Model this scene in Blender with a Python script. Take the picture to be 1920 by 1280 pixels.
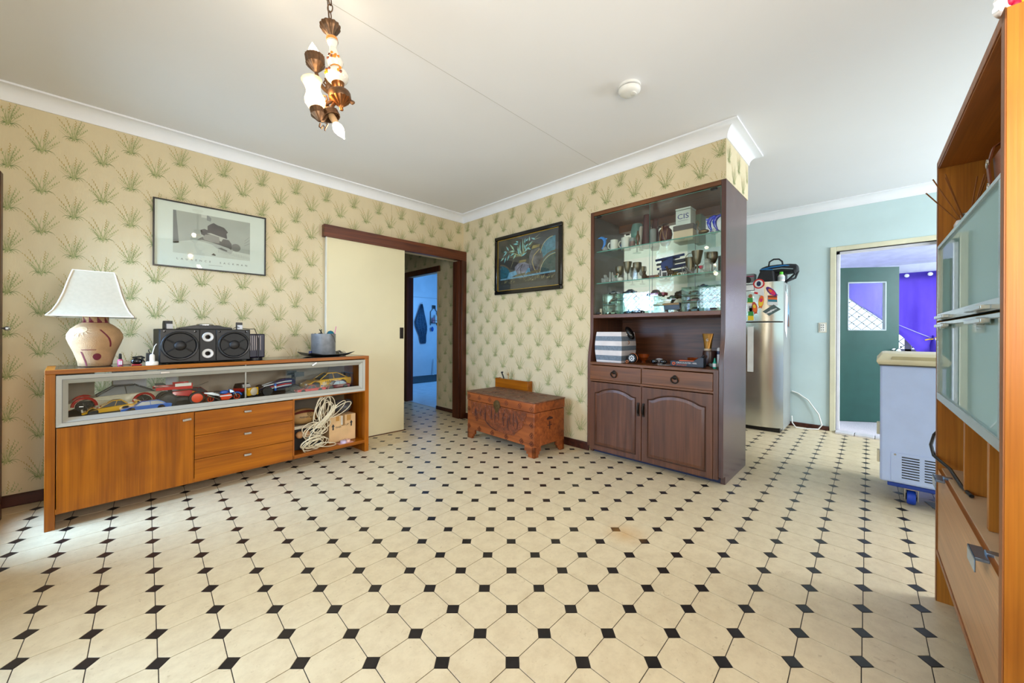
import bpy, bmesh, math, random
from math import sin, cos, pi, radians, atan2, sqrt
from mathutils import Vector, Matrix, Euler
R = random.Random(7)
for o in list(bpy.data.objects): bpy.data.objects.remove(o)
SC = bpy.context.scene; COL = SC.collection

# ------------------------------------------------------------------ camera, light, exposure
TH = 0.00808 + pi/4; ROLL = 0.00483; CAMH = 1.10
FW = Vector((sin(TH), cos(TH), 0)); RT = Vector((cos(TH), -sin(TH), 0)); UP = Vector((0, 0, 1))
cam = bpy.data.cameras.new('camera'); cam.sensor_width = 36; cam.lens = 36*700.46/1920
cam.shift_y = -(640-624.8)/1920; cam.clip_start = 0.02; cam.clip_end = 200
co = bpy.data.objects.new('camera', cam); COL.objects.link(co)
r_ = RT*cos(ROLL)+UP*sin(ROLL); u_ = UP*cos(ROLL)-RT*sin(ROLL); b_ = -FW
co.matrix_world = Matrix(((r_.x, u_.x, b_.x, 0), (r_.y, u_.y, b_.y, 0), (r_.z, u_.z, b_.z, CAMH), (0, 0, 0, 1)))
SC.camera = co
SC.view_settings.view_transform = 'Standard'; SC.view_settings.look = 'None'
SC.view_settings.gamma = 1.0; SC.view_settings.exposure = 0.46; SC.view_settings.use_curve_mapping = False
SC.cycles.use_denoising = True
SC.cycles.max_bounces = 10; SC.cycles.transparent_max_bounces = 24; SC.cycles.sample_clamp_indirect = 6
SC.cycles.caustics_reflective = False; SC.cycles.caustics_refractive = False
wd = bpy.data.worlds.new('daylight'); SC.world = wd; wd.use_nodes = True
wd.node_tree.nodes['Background'].inputs[0].default_value = (0.62, 0.80, 1.0, 1)
wd.node_tree.nodes['Background'].inputs[1].default_value = 2.2

def lamp(name, kind, loc, energy, col, size=(1, 1), to=None, radius=.05):
    l = bpy.data.lights.new(name, kind); l.energy = energy; l.color = col
    o = bpy.data.objects.new(name, l); COL.objects.link(o); o.location = loc
    if kind == 'AREA':
        l.shape = 'RECTANGLE'; l.size, l.size_y = size
        d = Vector(to)-Vector(loc); o.rotation_euler = d.to_track_quat('-Z', 'Y').to_euler()
    else: l.shadow_soft_size = radius
    return o
# daylight through the room's glazed door and windows (all outside the frame)
lamp('daylight_glazed_door', 'AREA', (-1.05, 1.60, 1.05), 52, (.70, .83, 1.0), (1.35, 1.9), (1.5, 1.60, .8))
lamp('daylight_glazed_sidelight', 'AREA', (-1.05, 3.27, 1.05), 42, (.58, .76, 1.0), (.62, 1.9), (1.5, 3.27, .8))
lamp('daylight_sky_at_door', 'AREA', (-1.70, 3.35, 1.95), 240, (.32, .57, 1.0), (1.5, 1.3), (0.2, 3.0, 0))
lamp('daylight_near_window', 'AREA', (0.35, -0.78, 1.55), 46, (1.0, .90, .78), (1.5, 1.1), (1.3, 2.6, 2.5))
lamp('daylight_kitchen_window', 'AREA', (4.3, -2.72, 1.6), 130, (.90, .95, 1.0), (1.9, 1.0), (4.6, 0, -.2))
lamp('daylight_porch_window', 'AREA', (8.3, -0.4, 1.5), 48, (.92, .95, 1.0), (2.6, 2.0), (5, -.2, 1.2))
lamp('daylight_porch_side', 'AREA', (6.6, -2.3, 1.8), 55, (.88, .93, 1.0), (1.6, 1.4), (6.4, .2, 1))
lamp('daylight_bathroom_window', 'AREA', (5.9, 5.6, 1.7), 40, (.14, .46, 1.0), (1.2, 1.2), (3.8, 7.6, .8))

# ------------------------------------------------------------------ materials
def lin(c):
    f = lambda v: v/12.92 if v <= .04045 else ((v+.055)/1.055)**2.4
    return tuple(f(x/255) for x in c)+(1,)
MC = {}
def nt(name):
    m = bpy.data.materials.new(name); m.use_nodes = True
    n = m.node_tree; return m, n, n.nodes['Principled BSDF'], n.nodes['Material Output']
def noise_mix(n, c1, c2, scale, detail=4, lo=.35, hi=.65, vec=(1, 1, 1), coord='Object', dist=0):
    tc = n.nodes.new('ShaderNodeTexCoord'); mp = n.nodes.new('ShaderNodeMapping'); mp.inputs['Scale'].default_value = vec
    n.links.new(tc.outputs[coord], mp.inputs[0])
    t = n.nodes.new('ShaderNodeTexNoise'); t.inputs['Scale'].default_value = scale; t.inputs['Detail'].default_value = detail
    t.inputs['Distortion'].default_value = dist
    n.links.new(mp.outputs[0], t.inputs['Vector'])
    r = n.nodes.new('ShaderNodeValToRGB'); r.color_ramp.elements[0].position = lo; r.color_ramp.elements[1].position = hi
    r.color_ramp.elements[0].color = c1; r.color_ramp.elements[1].color = c2
    n.links.new(t.outputs['Fac'], r.inputs[0]); return t, r, mp
def mat(name, col, rough=.5, metal=0, spec=.5, var=.06, vscale=8, bump=0, bscale=60, coat=0, emit=0, vec=(1, 1, 1)):
    """plain surface with faint procedural mottling"""
    if name in MC: return MC[name]
    m, n, p, o = nt(name); c = lin(col)
    d = tuple(max(0, x*(1-var*2)) for x in c[:3])+(1,)
    t, r, mp = noise_mix(n, d, c, vscale, vec=vec)
    n.links.new(r.outputs[0], p.inputs['Base Color'])
    p.inputs['Roughness'].default_value = rough; p.inputs['Metallic'].default_value = metal
    p.inputs['Specular IOR Level'].default_value = spec; p.inputs['Coat Weight'].default_value = coat
    if bump:
        t2 = n.nodes.new('ShaderNodeTexNoise'); t2.inputs['Scale'].default_value = bscale; n.links.new(mp.outputs[0], t2.inputs['Vector'])
        b = n.nodes.new('ShaderNodeBump'); b.inputs['Strength'].default_value = bump; b.inputs['Distance'].default_value = .004
        n.links.new(t2.outputs['Fac'], b.inputs['Height']); n.links.new(b.outputs[0], p.inputs['Normal'])
    if emit:
        p.inputs['Emission Color'].default_value = c; p.inputs['Emission Strength'].default_value = emit
    MC[name] = m; return m
def wood(name, dark, light, axis='z', scale=3.0, rough=.35, spec=.5, lo=.3, hi=.72, spots=0):
    if name in MC: return MC[name]
    m, n, p, o = nt(name)
    v = {'x': (.55, 9, 9), 'y': (9, .55, 9), 'z': (9, 9, .55)}[axis]
    t, r, mp = noise_mix(n, lin(dark), lin(light), scale, 6, lo, hi, v, dist=.6)
    v2 = tuple(x*5 if x > 1 else x for x in v)
    t2, r2, mp2 = noise_mix(n, (.72, .72, .72, 1), (1, 1, 1, 1), scale*1.6, 3, .3, .62, v2)
    mx = n.nodes.new('ShaderNodeMixRGB'); mx.blend_type = 'MULTIPLY'; mx.inputs[0].default_value = .8
    n.links.new(r.outputs[0], mx.inputs[1]); n.links.new(r2.outputs[0], mx.inputs[2])
    last = mx
    if spots:
        t3, r3, mp3 = noise_mix(n, (.62, .5, .4, 1), (1, 1, 1, 1), 3.2, 2, .3, .52)
        mx2 = n.nodes.new('ShaderNodeMixRGB'); mx2.blend_type = 'MULTIPLY'; mx2.inputs[0].default_value = spots
        n.links.new(mx.outputs[0], mx2.inputs[1]); n.links.new(r3.outputs[0], mx2.inputs[2]); last = mx2
    n.links.new(last.outputs[0], p.inputs['Base Color'])
    p.inputs['Roughness'].default_value = rough; p.inputs['Specular IOR Level'].default_value = spec
    b = n.nodes.new('ShaderNodeBump'); b.inputs['Strength'].default_value = .12; b.inputs['Distance'].default_value = .002
    n.links.new(t2.outputs['Fac'], b.inputs['Height']); n.links.new(b.outputs[0], p.inputs['Normal'])
    MC[name] = m; return m
def glass(name, tint=(255, 255, 255), gloss=1.0, rough=.0, ior=1.5, alpha=1.0):
    """thin clear sheet: fresnel mirror over a tinted see-through body"""
    if name in MC: return MC[name]
    m, n, p, o = nt(name); n.nodes.remove(p)
    tr = n.nodes.new('ShaderNodeBsdfTransparent'); tr.inputs[0].default_value = lin(tint)
    gl = n.nodes.new('ShaderNodeBsdfGlossy'); gl.inputs['Roughness'].default_value = rough; gl.inputs[0].default_value = (gloss,)*3+(1,)
    fr = n.nodes.new('ShaderNodeFresnel'); ge = n.nodes.new('ShaderNodeNewGeometry')
    io = n.nodes.new('ShaderNodeMix'); io.inputs[2].default_value = ior; io.inputs[3].default_value = 1/ior   # thin sheet: same mirror from both faces
    n.links.new(ge.outputs['Backfacing'], io.inputs[0]); n.links.new(io.outputs[0], fr.inputs[0])
    mx = n.nodes.new('ShaderNodeMixShader'); n.links.new(fr.outputs[0], mx.inputs[0])
    n.links.new(tr.outputs[0], mx.inputs[1]); n.links.new(gl.outputs[0], mx.inputs[2]); last = mx
    if alpha < 1:
        df = n.nodes.new('ShaderNodeBsdfDiffuse'); df.inputs[0].default_value = lin(tint)
        m2 = n.nodes.new('ShaderNodeMixShader'); m2.inputs[0].default_value = alpha
        n.links.new(df.outputs[0], m2.inputs[1]); n.links.new(mx.outputs[0], m2.inputs[2]); last = m2
    n.links.new(last.outputs[0], o.inputs[0]); MC[name] = m; return m

# ------------------------------------------------------------------ mesh builder
class MB:
    def __init__(s): s.v = []; s.f = []; s.mi = []; s.M = None
    def _add(s, vs, fs, mi=0):
        k = len(s.v)
        s.v += [tuple(s.M @ Vector(v)) if s.M else tuple(v) for v in vs]
        s.f += [tuple(i+k for i in f) for f in fs]; s.mi += [mi]*len(fs); return s
    def at(s, loc=(0, 0, 0), rot=(0, 0, 0), sc=(1, 1, 1)):
        s.M = Matrix.Translation(loc) @ Euler(rot).to_matrix().to_4x4() @ Matrix.Diagonal((*sc, 1)); return s
    def box(s, x0, x1, y0, y1, z0, z1, mi=0):
        v = [(x, y, z) for z in (z0, z1) for y in (y0, y1) for x in (x0, x1)]
        return s._add(v, [(0, 2, 3, 1), (4, 5, 7, 6), (0, 1, 5, 4), (2, 6, 7, 3), (0, 4, 6, 2), (1, 3, 7, 5)], mi)
    def loft(s, rings, mi=0, cap=True, closed=True):
        n = len(rings[0]); v = [p for r in rings for p in r]; f = []
        for i in range(len(rings)-1):
            for j in range(n if closed else n-1):
                a = i*n+j; b = i*n+(j+1) % n; f.append((a, b, b+n, a+n))
        if cap: f.append(tuple(range(n-1, -1, -1))); f.append(tuple((len(rings)-1)*n+j for j in range(n)))
        return s._add(v, f, mi)
    def lathe(s, prof, c=(0, 0, 0), n=20, mi=0, cap=True, axis=(0, 0, 1), flute=0, nf=12):
        a = Vector(axis).normalized(); q = a.to_track_quat('Z', 'Y').to_matrix()
        rings = []
        for r, z in prof:
            rings.append([Vector(c)+q @ Vector((max(r, 1e-4)*(1+flute*cos(nf*2*pi*j/n))*cos(2*pi*j/n), max(r, 1e-4)*(1+flute*cos(nf*2*pi*j/n))*sin(2*pi*j/n), z)) for j in range(n)])
        return s.loft(rings, mi, cap)
    def ball(s, c, r, sc=(1, 1, 1), n=14, mi=0):
        k = max(5, n//2)
        return s.loft([[(c[0]+r*sc[0]*sin(pi*i/k)*cos(2*pi*j/n), c[1]+r*sc[1]*sin(pi*i/k)*sin(2*pi*j/n), c[2]-r*sc[2]*cos(pi*i/k)) for j in range(n)] for i in [.02]+list(range(1, k))+[k-.02]], mi)
    def tube(s, pts, r, n=8, mi=0, closed=False):
        P = [Vector(p) for p in pts]; rr = r if isinstance(r, (list, tuple)) else [r]*len(P); rings = []; pn = None
        for i, p in enumerate(P):
            if closed: t = P[(i+1) % len(P)]-P[i-1]
            else: t = P[min(i+1, len(P)-1)]-P[max(i-1, 0)]
            t.normalize()
            if pn is None: pn = t.orthogonal().normalized()
            pn = (pn-t*pn.dot(t)); pn = pn.normalized() if pn.length > 1e-6 else t.orthogonal().normalized()
            bn = t.cross(pn); rings.append([p+(pn*cos(2*pi*j/n)+bn*sin(2*pi*j/n))*rr[i] for j in range(n)])
        if closed: rings.append(rings[0])
        return s.loft(rings, mi, cap=not closed)
    def prism(s, poly, d0, d1, ax='y', mi=0):
        """2-D polygon pushed along an axis; ax y: (x,z) points, x: (y,z), z: (x,y)"""
        g = {'y': lambda p, d: (p[0], d, p[1]), 'x': lambda p, d: (d, p[0], p[1]), 'z': lambda p, d: (p[0], p[1], d)}[ax]
        n = len(poly); v = [g(p, d0) for p in poly]+[g(p, d1) for p in poly]
        f = [tuple(range(n)), tuple(range(2*n-1, n-1, -1))]+[(j, j+n, (j+1) % n+n, (j+1) % n) for j in range(n)]
        return s._add(v, f, mi)
    def quad(s, a, b, c, d, mi=0): return s._add([a, b, c, d], [(0, 1, 2, 3)], mi)
    def poly(s, pts, mi=0): return s._add(pts, [tuple(range(len(pts)))], mi)
    def torus(s, c, R_, r, axis=(0, 0, 1), n=20, k=8, mi=0, sc=(1, 1)):
        q = Vector(axis).normalized().to_track_quat('Z', 'Y').to_matrix()
        pts = [Vector(c)+q @ Vector((R_*sc[0]*cos(2*pi*i/n), R_*sc[1]*sin(2*pi*i/n), 0)) for i in range(n)]
        return s.tube(pts, r, k, mi, closed=True)
    def mesh(s, name, mats, smooth=40):
        me = bpy.data.meshes.new(name); me.from_pydata(s.v, [], s.f)
        for m in (mats if isinstance(mats, (list, tuple)) else [mats]): me.materials.append(m)
        me.polygons.foreach_set('material_index', s.mi)
        bm = bmesh.new(); bm.from_mesh(me); bmesh.ops.recalc_face_normals(bm, faces=bm.faces); bm.to_mesh(me); bm.free()
        if smooth:
            me.polygons.foreach_set('use_smooth', [True]*len(me.polygons)); me.set_sharp_from_angle(angle=radians(smooth))
        me.update(); return me
def tag(o, label=None, cat=None, group=None, kind=None):
    for k, v in (('label', label), ('category', cat), ('group', group), ('kind', kind)):
        if v: o[k] = v
    return o
def thing(name, label, cat, loc=(0, 0, 0), rz=0, group=None):
    o = bpy.data.objects.new(name, None); COL.objects.link(o); o.location = loc; o.rotation_euler = (0, 0, rz); o.empty_display_size = .05
    return tag(o, label, cat, group)
def obj(name, mb, mats, parent=None, label=None, cat=None, loc=(0, 0, 0), rz=0, group=None, kind=None, bevel=0, smooth=40):
    me = mb.mesh(name, mats, smooth) if isinstance(mb, MB) else mb
    o = bpy.data.objects.new(name, me); COL.objects.link(o); o.parent = parent; o.location = loc; o.rotation_euler = (0, 0, rz)
    if bevel:
        b = o.modifiers.new('bevel', 'BEVEL'); b.width = bevel; b.segments = 2; b.limit_method = 'ANGLE'; b.harden_normals = False
    return tag(o, label, cat, group, kind)
def box(name, m, parent, x0, x1, y0, y1, z0, z1, bevel=.002, **k):
    return obj(name, MB().box(x0, x1, y0, y1, z0, z1), m, parent, bevel=bevel, **k)
def text(name, s, size, loc, right, up, m, parent, align='CENTER', depth=.0004, sx=1, label=None, spacing=1):
    c = bpy.data.curves.new(name, 'FONT'); c.body = s; c.size = size; c.align_x = align; c.align_y = 'CENTER'; c.extrude = depth; c.space_character = spacing
    c.resolution_u = 3
    t = bpy.data.objects.new(name, c); me = bpy.data.meshes.new_from_object(t); bpy.data.objects.remove(t)
    rt = Vector(right).normalized()*sx; up = Vector(up).normalized(); nn = Vector(right).normalized().cross(up)
    me.transform(Matrix(((rt.x, up.x, nn.x, loc[0]), (rt.y, up.y, nn.y, loc[1]), (rt.z, up.z, nn.z, loc[2]), (0, 0, 0, 1))))
    me.materials.clear(); me.materials.append(m)
    o = bpy.data.objects.new(name, me); COL.objects.link(o); o.parent = parent; return tag(o, label)
def arc(cx, cy, r, a0, a1, n=10): return [(cx+r*cos(a0+(a1-a0)*i/n), cy+r*sin(a0+(a1-a0)*i/n)) for i in range(n+1)]
def copy_tree(o, loc, rz, label=None):
    c = o.copy(); COL.objects.link(c); c.location = loc; c.rotation_euler = (0, 0, rz)
    if label: c['label'] = label
    for ch in o.children:
        d = ch.copy(); COL.objects.link(d); d.parent = c
        for g in ch.children:
            e = g.copy(); COL.objects.link(e); e.parent = d
    return c

# ------------------------------------------------------------------ setting
PAPER = mat('wallpaper_ground', (220, 205, 170), .75, var=.03, vscale=3, bump=.1, bscale=180, vec=(1, 1, .25))
WHITE = mat('ceiling_white', (235, 235, 239), .8, var=.012, vscale=1.2)
CORN = mat('cornice_white', (242, 244, 250), .6, var=.01)
BLUEW = mat('pale_blue_paint', (200, 222, 224), .55, var=.05, vscale=2, bump=.08, bscale=30)
CREAM = mat('cream_paint', (232, 222, 184), .5, var=.03, vscale=2)
FRAMEC = mat('cream_frame_paint', (222, 218, 190), .5, var=.06, vscale=5)
DARKW = wood('dark_stained_timber', (52, 22, 9), (96, 46, 18), 'z', 3, .4)
DARKWX = wood('dark_stained_timber_x', (66, 28, 10), (122, 60, 24), 'x', 3, .4)
SKIRT = wood('skirting_timber', (46, 18, 12), (82, 36, 22), 'x', 3, .4)
XB = 3.03; YA = 3.88; CZ = 2.62; XK = 5.62
def struct(name, mb, m, **k): return obj(name, mb, m, kind='structure', **k)

# floor: dark joint bed, cream octagon tiles and small dark square inset tiles
fl = struct('floor', MB().box(-1.15, 3.15, -.75, 4.0, -.05, -.0016).box(3.15, 5.66, -2.65, 2.1, -.05, -.0016).box(.9, 3.2, 4.0, 5.85, -.05, -.0016).box(2.37, 3.15, -2.65, -.75, -.05, -.0016),
            mat('tile_joint', (44, 36, 30), .6), smooth=0)
def tile_mat(name, dark, light, stain):
    m, n, p, o = nt(name)
    tc = n.nodes.new('ShaderNodeNewGeometry'); t = n.nodes.new('ShaderNodeTexNoise'); t.inputs['Scale'].default_value = 14; t.inputs['Detail'].default_value = 9; t.inputs['Roughness'].default_value = .72
    n.links.new(tc.outputs['Position'], t.inputs['Vector'])
    r = n.nodes.new('ShaderNodeValToRGB'); r.color_ramp.elements[0].position = .3; r.color_ramp.elements[1].position = .58
    r.color_ramp.elements[0].color = lin(dark); r.color_ramp.elements[1].color = lin(light); n.links.new(t.outputs['Fac'], r.inputs[0])
    t2 = n.nodes.new('ShaderNodeTexNoise'); t2.inputs['Scale'].default_value = 30; t2.inputs['Detail'].default_value = 5; t2.inputs['Distortion'].default_value = 2.5
    n.links.new(tc.outputs['Position'], t2.inputs['Vector'])
    r2 = n.nodes.new('ShaderNodeValToRGB'); r2.color_ramp.elements[0].position = .64; r2.color_ramp.elements[1].position = .74
    r2.color_ramp.elements[0].color = (0, 0, 0, 1); r2.color_ramp.elements[1].color = (.45, .45, .45, 1); n.links.new(t2.outputs['Fac'], r2.inputs[0])
    mx = n.nodes.new('ShaderNodeMixRGB'); n.links.new(r2.outputs[0], mx.inputs[0]); n.links.new(r.outputs[0], mx.inputs[1]); mx.inputs[2].default_value = lin(stain)
    ds = n.nodes.new('ShaderNodeVectorMath'); ds.operation = 'DISTANCE'; ds.inputs[1].default_value = (1.905, .995, 0); n.links.new(tc.outputs['Position'], ds.inputs[0])   # one rusty spill on the floor
    r3 = n.nodes.new('ShaderNodeValToRGB'); r3.color_ramp.elements[0].position = .0; r3.color_ramp.elements[1].position = .13
    r3.color_ramp.elements[0].color = (.5, .5, .5, 1); r3.color_ramp.elements[1].color = (0, 0, 0, 1); n.links.new(ds.outputs['Value'], r3.inputs[0])
    m3 = n.nodes.new('ShaderNodeMixRGB'); n.links.new(r3.outputs[0], m3.inputs[0]); n.links.new(mx.outputs[0], m3.inputs[1]); m3.inputs[2].default_value = lin((196, 140, 62)); mx = m3
    n.links.new(mx.outputs[0], p.inputs['Base Color']); p.inputs['Roughness'].default_value = .33; p.inputs['Specular IOR Level'].default_value = .45
    return m
TILE = tile_mat('cream_tile', (201, 182, 148), (217, 200, 166), (160, 134, 100))
INSET = tile_mat('dark_inset_tile', (18, 15, 15), (34, 28, 27), (60, 50, 44))
PC, PR, X0, D0 = .2141*1.1, .11037*1.1, .00636*1.1, 1.13665*1.1
CA = Vector((.70711, -.70711)); RA = Vector((.70711, .70711)); O2 = Vector((RT.x, RT.y))*X0+Vector((FW.x, FW.y))*D0
def cr(c, r): return O2+CA*(c*PC)+RA*(r*PR)
s_ = .0215; q_ = .983
octo = [(-s_, -PR+s_), (s_, -PR+s_), (PC/2-s_, -s_), (PC/2-s_, s_), (s_, PR-s_), (-s_, PR-s_), (-PC/2+s_, s_), (-PC/2+s_, -s_)]
def flat(poly, f): return [tuple(CA*(a*f)+RA*(b*f)) for a, b in poly]
def slab(poly, f, mb, c=(0, 0)):
    P = flat(poly, f); P2 = flat(poly, f*.994)
    mb.loft([[(c[0]+x, c[1]+y, -.0016) for x, y in P], [(c[0]+x, c[1]+y, -.0004) for x, y in P], [(c[0]+x, c[1]+y, 0) for x, y in P2]])
sq = [(-s_, -s_), (s_, -s_), (s_, s_), (-s_, s_)]
mo = MB(); slab(octo, q_, mo); mo = mo.mesh('octagon_tile', TILE, 0)
md = MB(); slab(sq, .955, md); md = md.mesh('inset_tile', INSET, 0)
def on_floor(p): return (-1.05 < p.x < 3.1 and -.7 < p.y < 3.95) or (3.1 <= p.x < 5.6 and -1.5 < p.y < 1.95) or (1.6 < p.x < 3.12 and 3.95 <= p.y < 5.75) or (2.4 < p.x < 3.2 and -1.5 < p.y <= -.7)
def view(p):
    d = p.x*FW.x+p.y*FW.y
    if d < .3: return None
    x = 960+700.46*(p.x*RT.x+p.y*RT.y)/d; y = 624.8+700.46*1.1/d
    return d if -90 < x < 2010 and y < 1370 else None
def hid(p):  # under the furniture, so not shown by the photograph
    return (3.05 < p.x < 3.55 and .85 < p.y < 1.9)
cells = {'octo': [], 'dot': []}
for r in range(-12, 60):
    for i in range(-45, 46):
        c = i+(.5 if r % 2 else 0)
        p = cr(c, r); pc = cr(c, r+1)
        if on_floor(p): cells['dot'].append(p)
        if on_floor(pc): cells['octo'].append(pc)
for key, me, nm, poly, m, f in (('octo', mo, 'tile', octo, TILE, q_), ('dot', md, 'inset_tile', sq, INSET, .955)):
    L = sorted([p for p in cells[key] if view(p) and not hid(p)], key=view)
    near, rest = L[:295], L[295:]+[p for p in cells[key] if not view(p) or hid(p)]
    for p in near:
        o = bpy.data.objects.new(nm, me); COL.objects.link(o); o.parent = fl; o.location = (p.x, p.y, 0)
    mb = MB()
    for p in rest: slab(poly, f, mb, p)
    obj('far_tiles' if key == 'octo' else 'far_inset_tiles', mb, m, fl, kind='stuff', smooth=0)

# walls
struct('wall_left', MB().box(-1.15, 1.95, YA, YA+.1, -.05, CZ+.02).box(1.95, 2.95, YA, YA+.1, 2.035, CZ+.02).box(2.95, XB+.001, YA, YA+.1, -.05, CZ+.02), PAPER, smooth=0)
struct('wall_right', MB().box(XB, 3.12, 1.946, 3.985, -.05, CZ+.02).box(XB, 3.66, .80, 1.946, 2.237, CZ+.02), PAPER, smooth=0)
struct('wall_window_side', MB().box(-.68, -.58, -.8, .9, -.05, CZ).box(-.68, -.58, 3.66, 4.0, -.05, CZ).box(-.68, -.58, .9, 3.66, 2.0, CZ).box(-.68, -.575, 2.24, 2.96, -.05, 2.01), PAPER, smooth=0)
struct('wall_near', MB().box(-.68, -.45, -.75, -.65, -.05, CZ).box(1.15, 2.40, -.75, -.65, -.05, CZ).box(-.45, 1.15, -.75, -.65, -.05, .95).box(-.45, 1.15, -.75, -.65, 2.12, CZ), PAPER, smooth=0)
struct('wall_hall_right', MB().box(3.1, 3.2, 3.985, 4.58, -.05, CZ).box(3.1, 3.2, 5.42, 5.85, -.05, CZ).box(3.1, 3.2, 4.58, 5.42, 1.99, CZ), PAPER, smooth=0)
struct('wall_hall_far', MB().box(.9, 3.1, 5.72, 5.82, -.05, CZ), PAPER, smooth=0)
struct('wall_hall_left', MB().box(.9, 1.0, 3.98, 5.72, -.05, CZ), PAPER, smooth=0)
struct('wall_far', MB().box(XK, XK+.12, .355, 2.1, -.05, CZ).box(XK, XK+.12, -2.65, -.43, -.05, CZ).box(XK, XK+.12, -.43, .355, 2.05, CZ), BLUEW, smooth=0)
struct('wall_kitchen_left', MB().box(3.12, 5.7, 1.98, 2.08, -.05, CZ), mat('kitchen_cream', (230, 224, 206), .6, var=.02), smooth=0)
struct('wall_kitchen_right', MB().box(2.35, 3.3, -2.62, -2.52, -.05, CZ).box(5.3, 5.62, -2.62, -2.52, -.05, CZ).box(3.3, 5.3, -2.62, -2.52, -.05, 1.0).box(3.3, 5.3, -2.62, -2.52, 2.2, CZ), BLUEW, smooth=0)
struct('wall_kitchen_near', MB().box(2.30, 2.40, -2.52, -.75, -.05, CZ), BLUEW, smooth=0)
ce = struct('ceiling', MB().box(-1.25, 5.8, -2.7, 5.9, CZ, CZ+.06), WHITE, smooth=0)
obj('panel_joint', MB().box(-.9, 2.94, 1.808, 1.811, CZ-.0006, CZ), mat('joint_shadow', (190, 188, 186), .8), ce, smooth=0)
# cove cornice swept round the room
def cornice(name, path, s=.085):
    prof = [(0, -s-.006), (.008, -s-.006), (.008, -s)]+[(.008+(s-.012)*(1-cos(t)), -s+(s-.012)*sin(t)) for t in [i*pi/2/8 for i in range(1, 9)]]+[(s, -.012), (s+.006, -.012), (s+.006, 0), (0, 0)]
    P = [Vector(p) for p in path]; rings = []
    for i, p in enumerate(P):
        ds = []
        if i > 0: ds.append((P[i]-P[i-1]).normalized())
        if i < len(P)-1: ds.append((P[i+1]-P[i]).normalized())
        ns = [Vector((d.y, -d.x)) for d in ds]
        m = ns[0] if len(ns) == 1 else (ns[0]+ns[1])/(1+ns[0].dot(ns[1]))
        rings.append([(p.x+m.x*a, p.y+m.y*a, CZ+b) for a, b in prof])
    return struct(name, MB().loft(rings), CORN, smooth=30)
cornice('trim_1', [(-.58, YA), (XB, YA), (XB, .80), (3.66, .80), (3.66, 1.98)])
cornice('trim_2', [(XK, 1.98), (XK, -2.5)])
def skirting(name, x0, x1, y0, y1, h=.075, m=SKIRT): return obj(name, MB().box(x0, x1, y0, y1, 0, h), m, kind='structure', bevel=.006)
skirting('baseboard_left', -.58, 1.31, YA-.018, YA)
skirting('baseboard_right', XB-.016, XB, 1.947, 3.80)
skirting('baseboard_far', XK-.015, XK, .41, 1.98, .05)
skirting('baseboard_hall', 3.085, 3.1, 3.99, 4.58, .05)
# grass-tuft print on the wallpaper (thin ink layer, one object per wall)
INK = [mat('ink_green', (158, 170, 112), .8), mat('ink_dark_green', (128, 144, 92), .8), mat('ink_pale', (178, 180, 128), .8), mat('ink_gold', (184, 156, 86), .8)]
def tuft_polys(seed):
    r = random.Random(seed); L = []
    def blade(x0, z0, x1, z1, bend, w, mi, n=5):
        mx, mz = (x0+x1)/2+bend*(z1-z0)*.5, (z0+z1)/2+abs(bend)*abs(x1-x0)*.45
        pts = [((1-t)**2*x0+2*t*(1-t)*mx+t*t*x1, (1-t)**2*z0+2*t*(1-t)*mz+t*t*z1) for t in [i/n for i in range(n+1)]]
        for i in range(n):
            (a, b), (c, d) = pts[i], pts[i+1]; ln = sqrt((c-a)**2+(d-b)**2)+1e-6; px, pz = -(d-b)/ln, (c-a)/ln
            wa = w*(1-(i/n)**1.6)+.0003; wb = w*(1-((i+1)/n)**1.6)+.0003
            L.append(([(a-px*wa, b-pz*wa), (c-px*wb, d-pz*wb), (c+px*wb, d+pz*wb), (a+px*wa, b+pz*wa)], mi))
        return pts
    for k in range(22):                                  # upright blades
        t = r.uniform(-1, 1); ln = r.uniform(.05, .125)*(1-.25*abs(t))
        x0 = r.uniform(-.02, .02); blade(x0, -.064+r.uniform(-.012, .01), x0+t*ln*.80, -.062+ln*cos(t*1.05), -t*.3, r.uniform(.0004, .0009), r.choice([0, 1, 2, 2]))
    for sx in (-1, -.75, -.55, .5, .8, 1.05):                     # drooping blades
        pts = blade(sx*.008, -.05, sx*.052, -.07+r.uniform(-.01, .02), -sx*1.1, .0015, 1, 7)
    for k, (tx, tz) in enumerate(((-.068, .06), (-.045, .085), (.012, .085), (.05, .06), (.066, .028), (-.066, .012), (.03, .075))):   # seeded stalks
        tx += r.uniform(-.008, .008); pts = blade(0, -.06, tx, tz, -tx*1.5, .0010, 2, 6)
        for i in range(9):
            t = .5+.5*i/8; j = min(5, int(t*6)); f = t*6-j; a = pts[j]; b = pts[min(6, j+1)]
            cx, cz = a[0]+(b[0]-a[0])*f, a[1]+(b[1]-a[1])*f; sd = 1 if i % 2 else -1
            e = .0055*(1.25-t*.5); L.append(([(cx, cz-e*.4), (cx+sd*e, cz+e*.5), (cx+sd*e*.5, cz+e*1.5), (cx, cz+e*.6)], 3 if k in (0, 1, 2) and t > .6 else r.choice([0, 2])))
    return L
T1, T2 = tuft_polys(3), tuft_polys(8)
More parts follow.
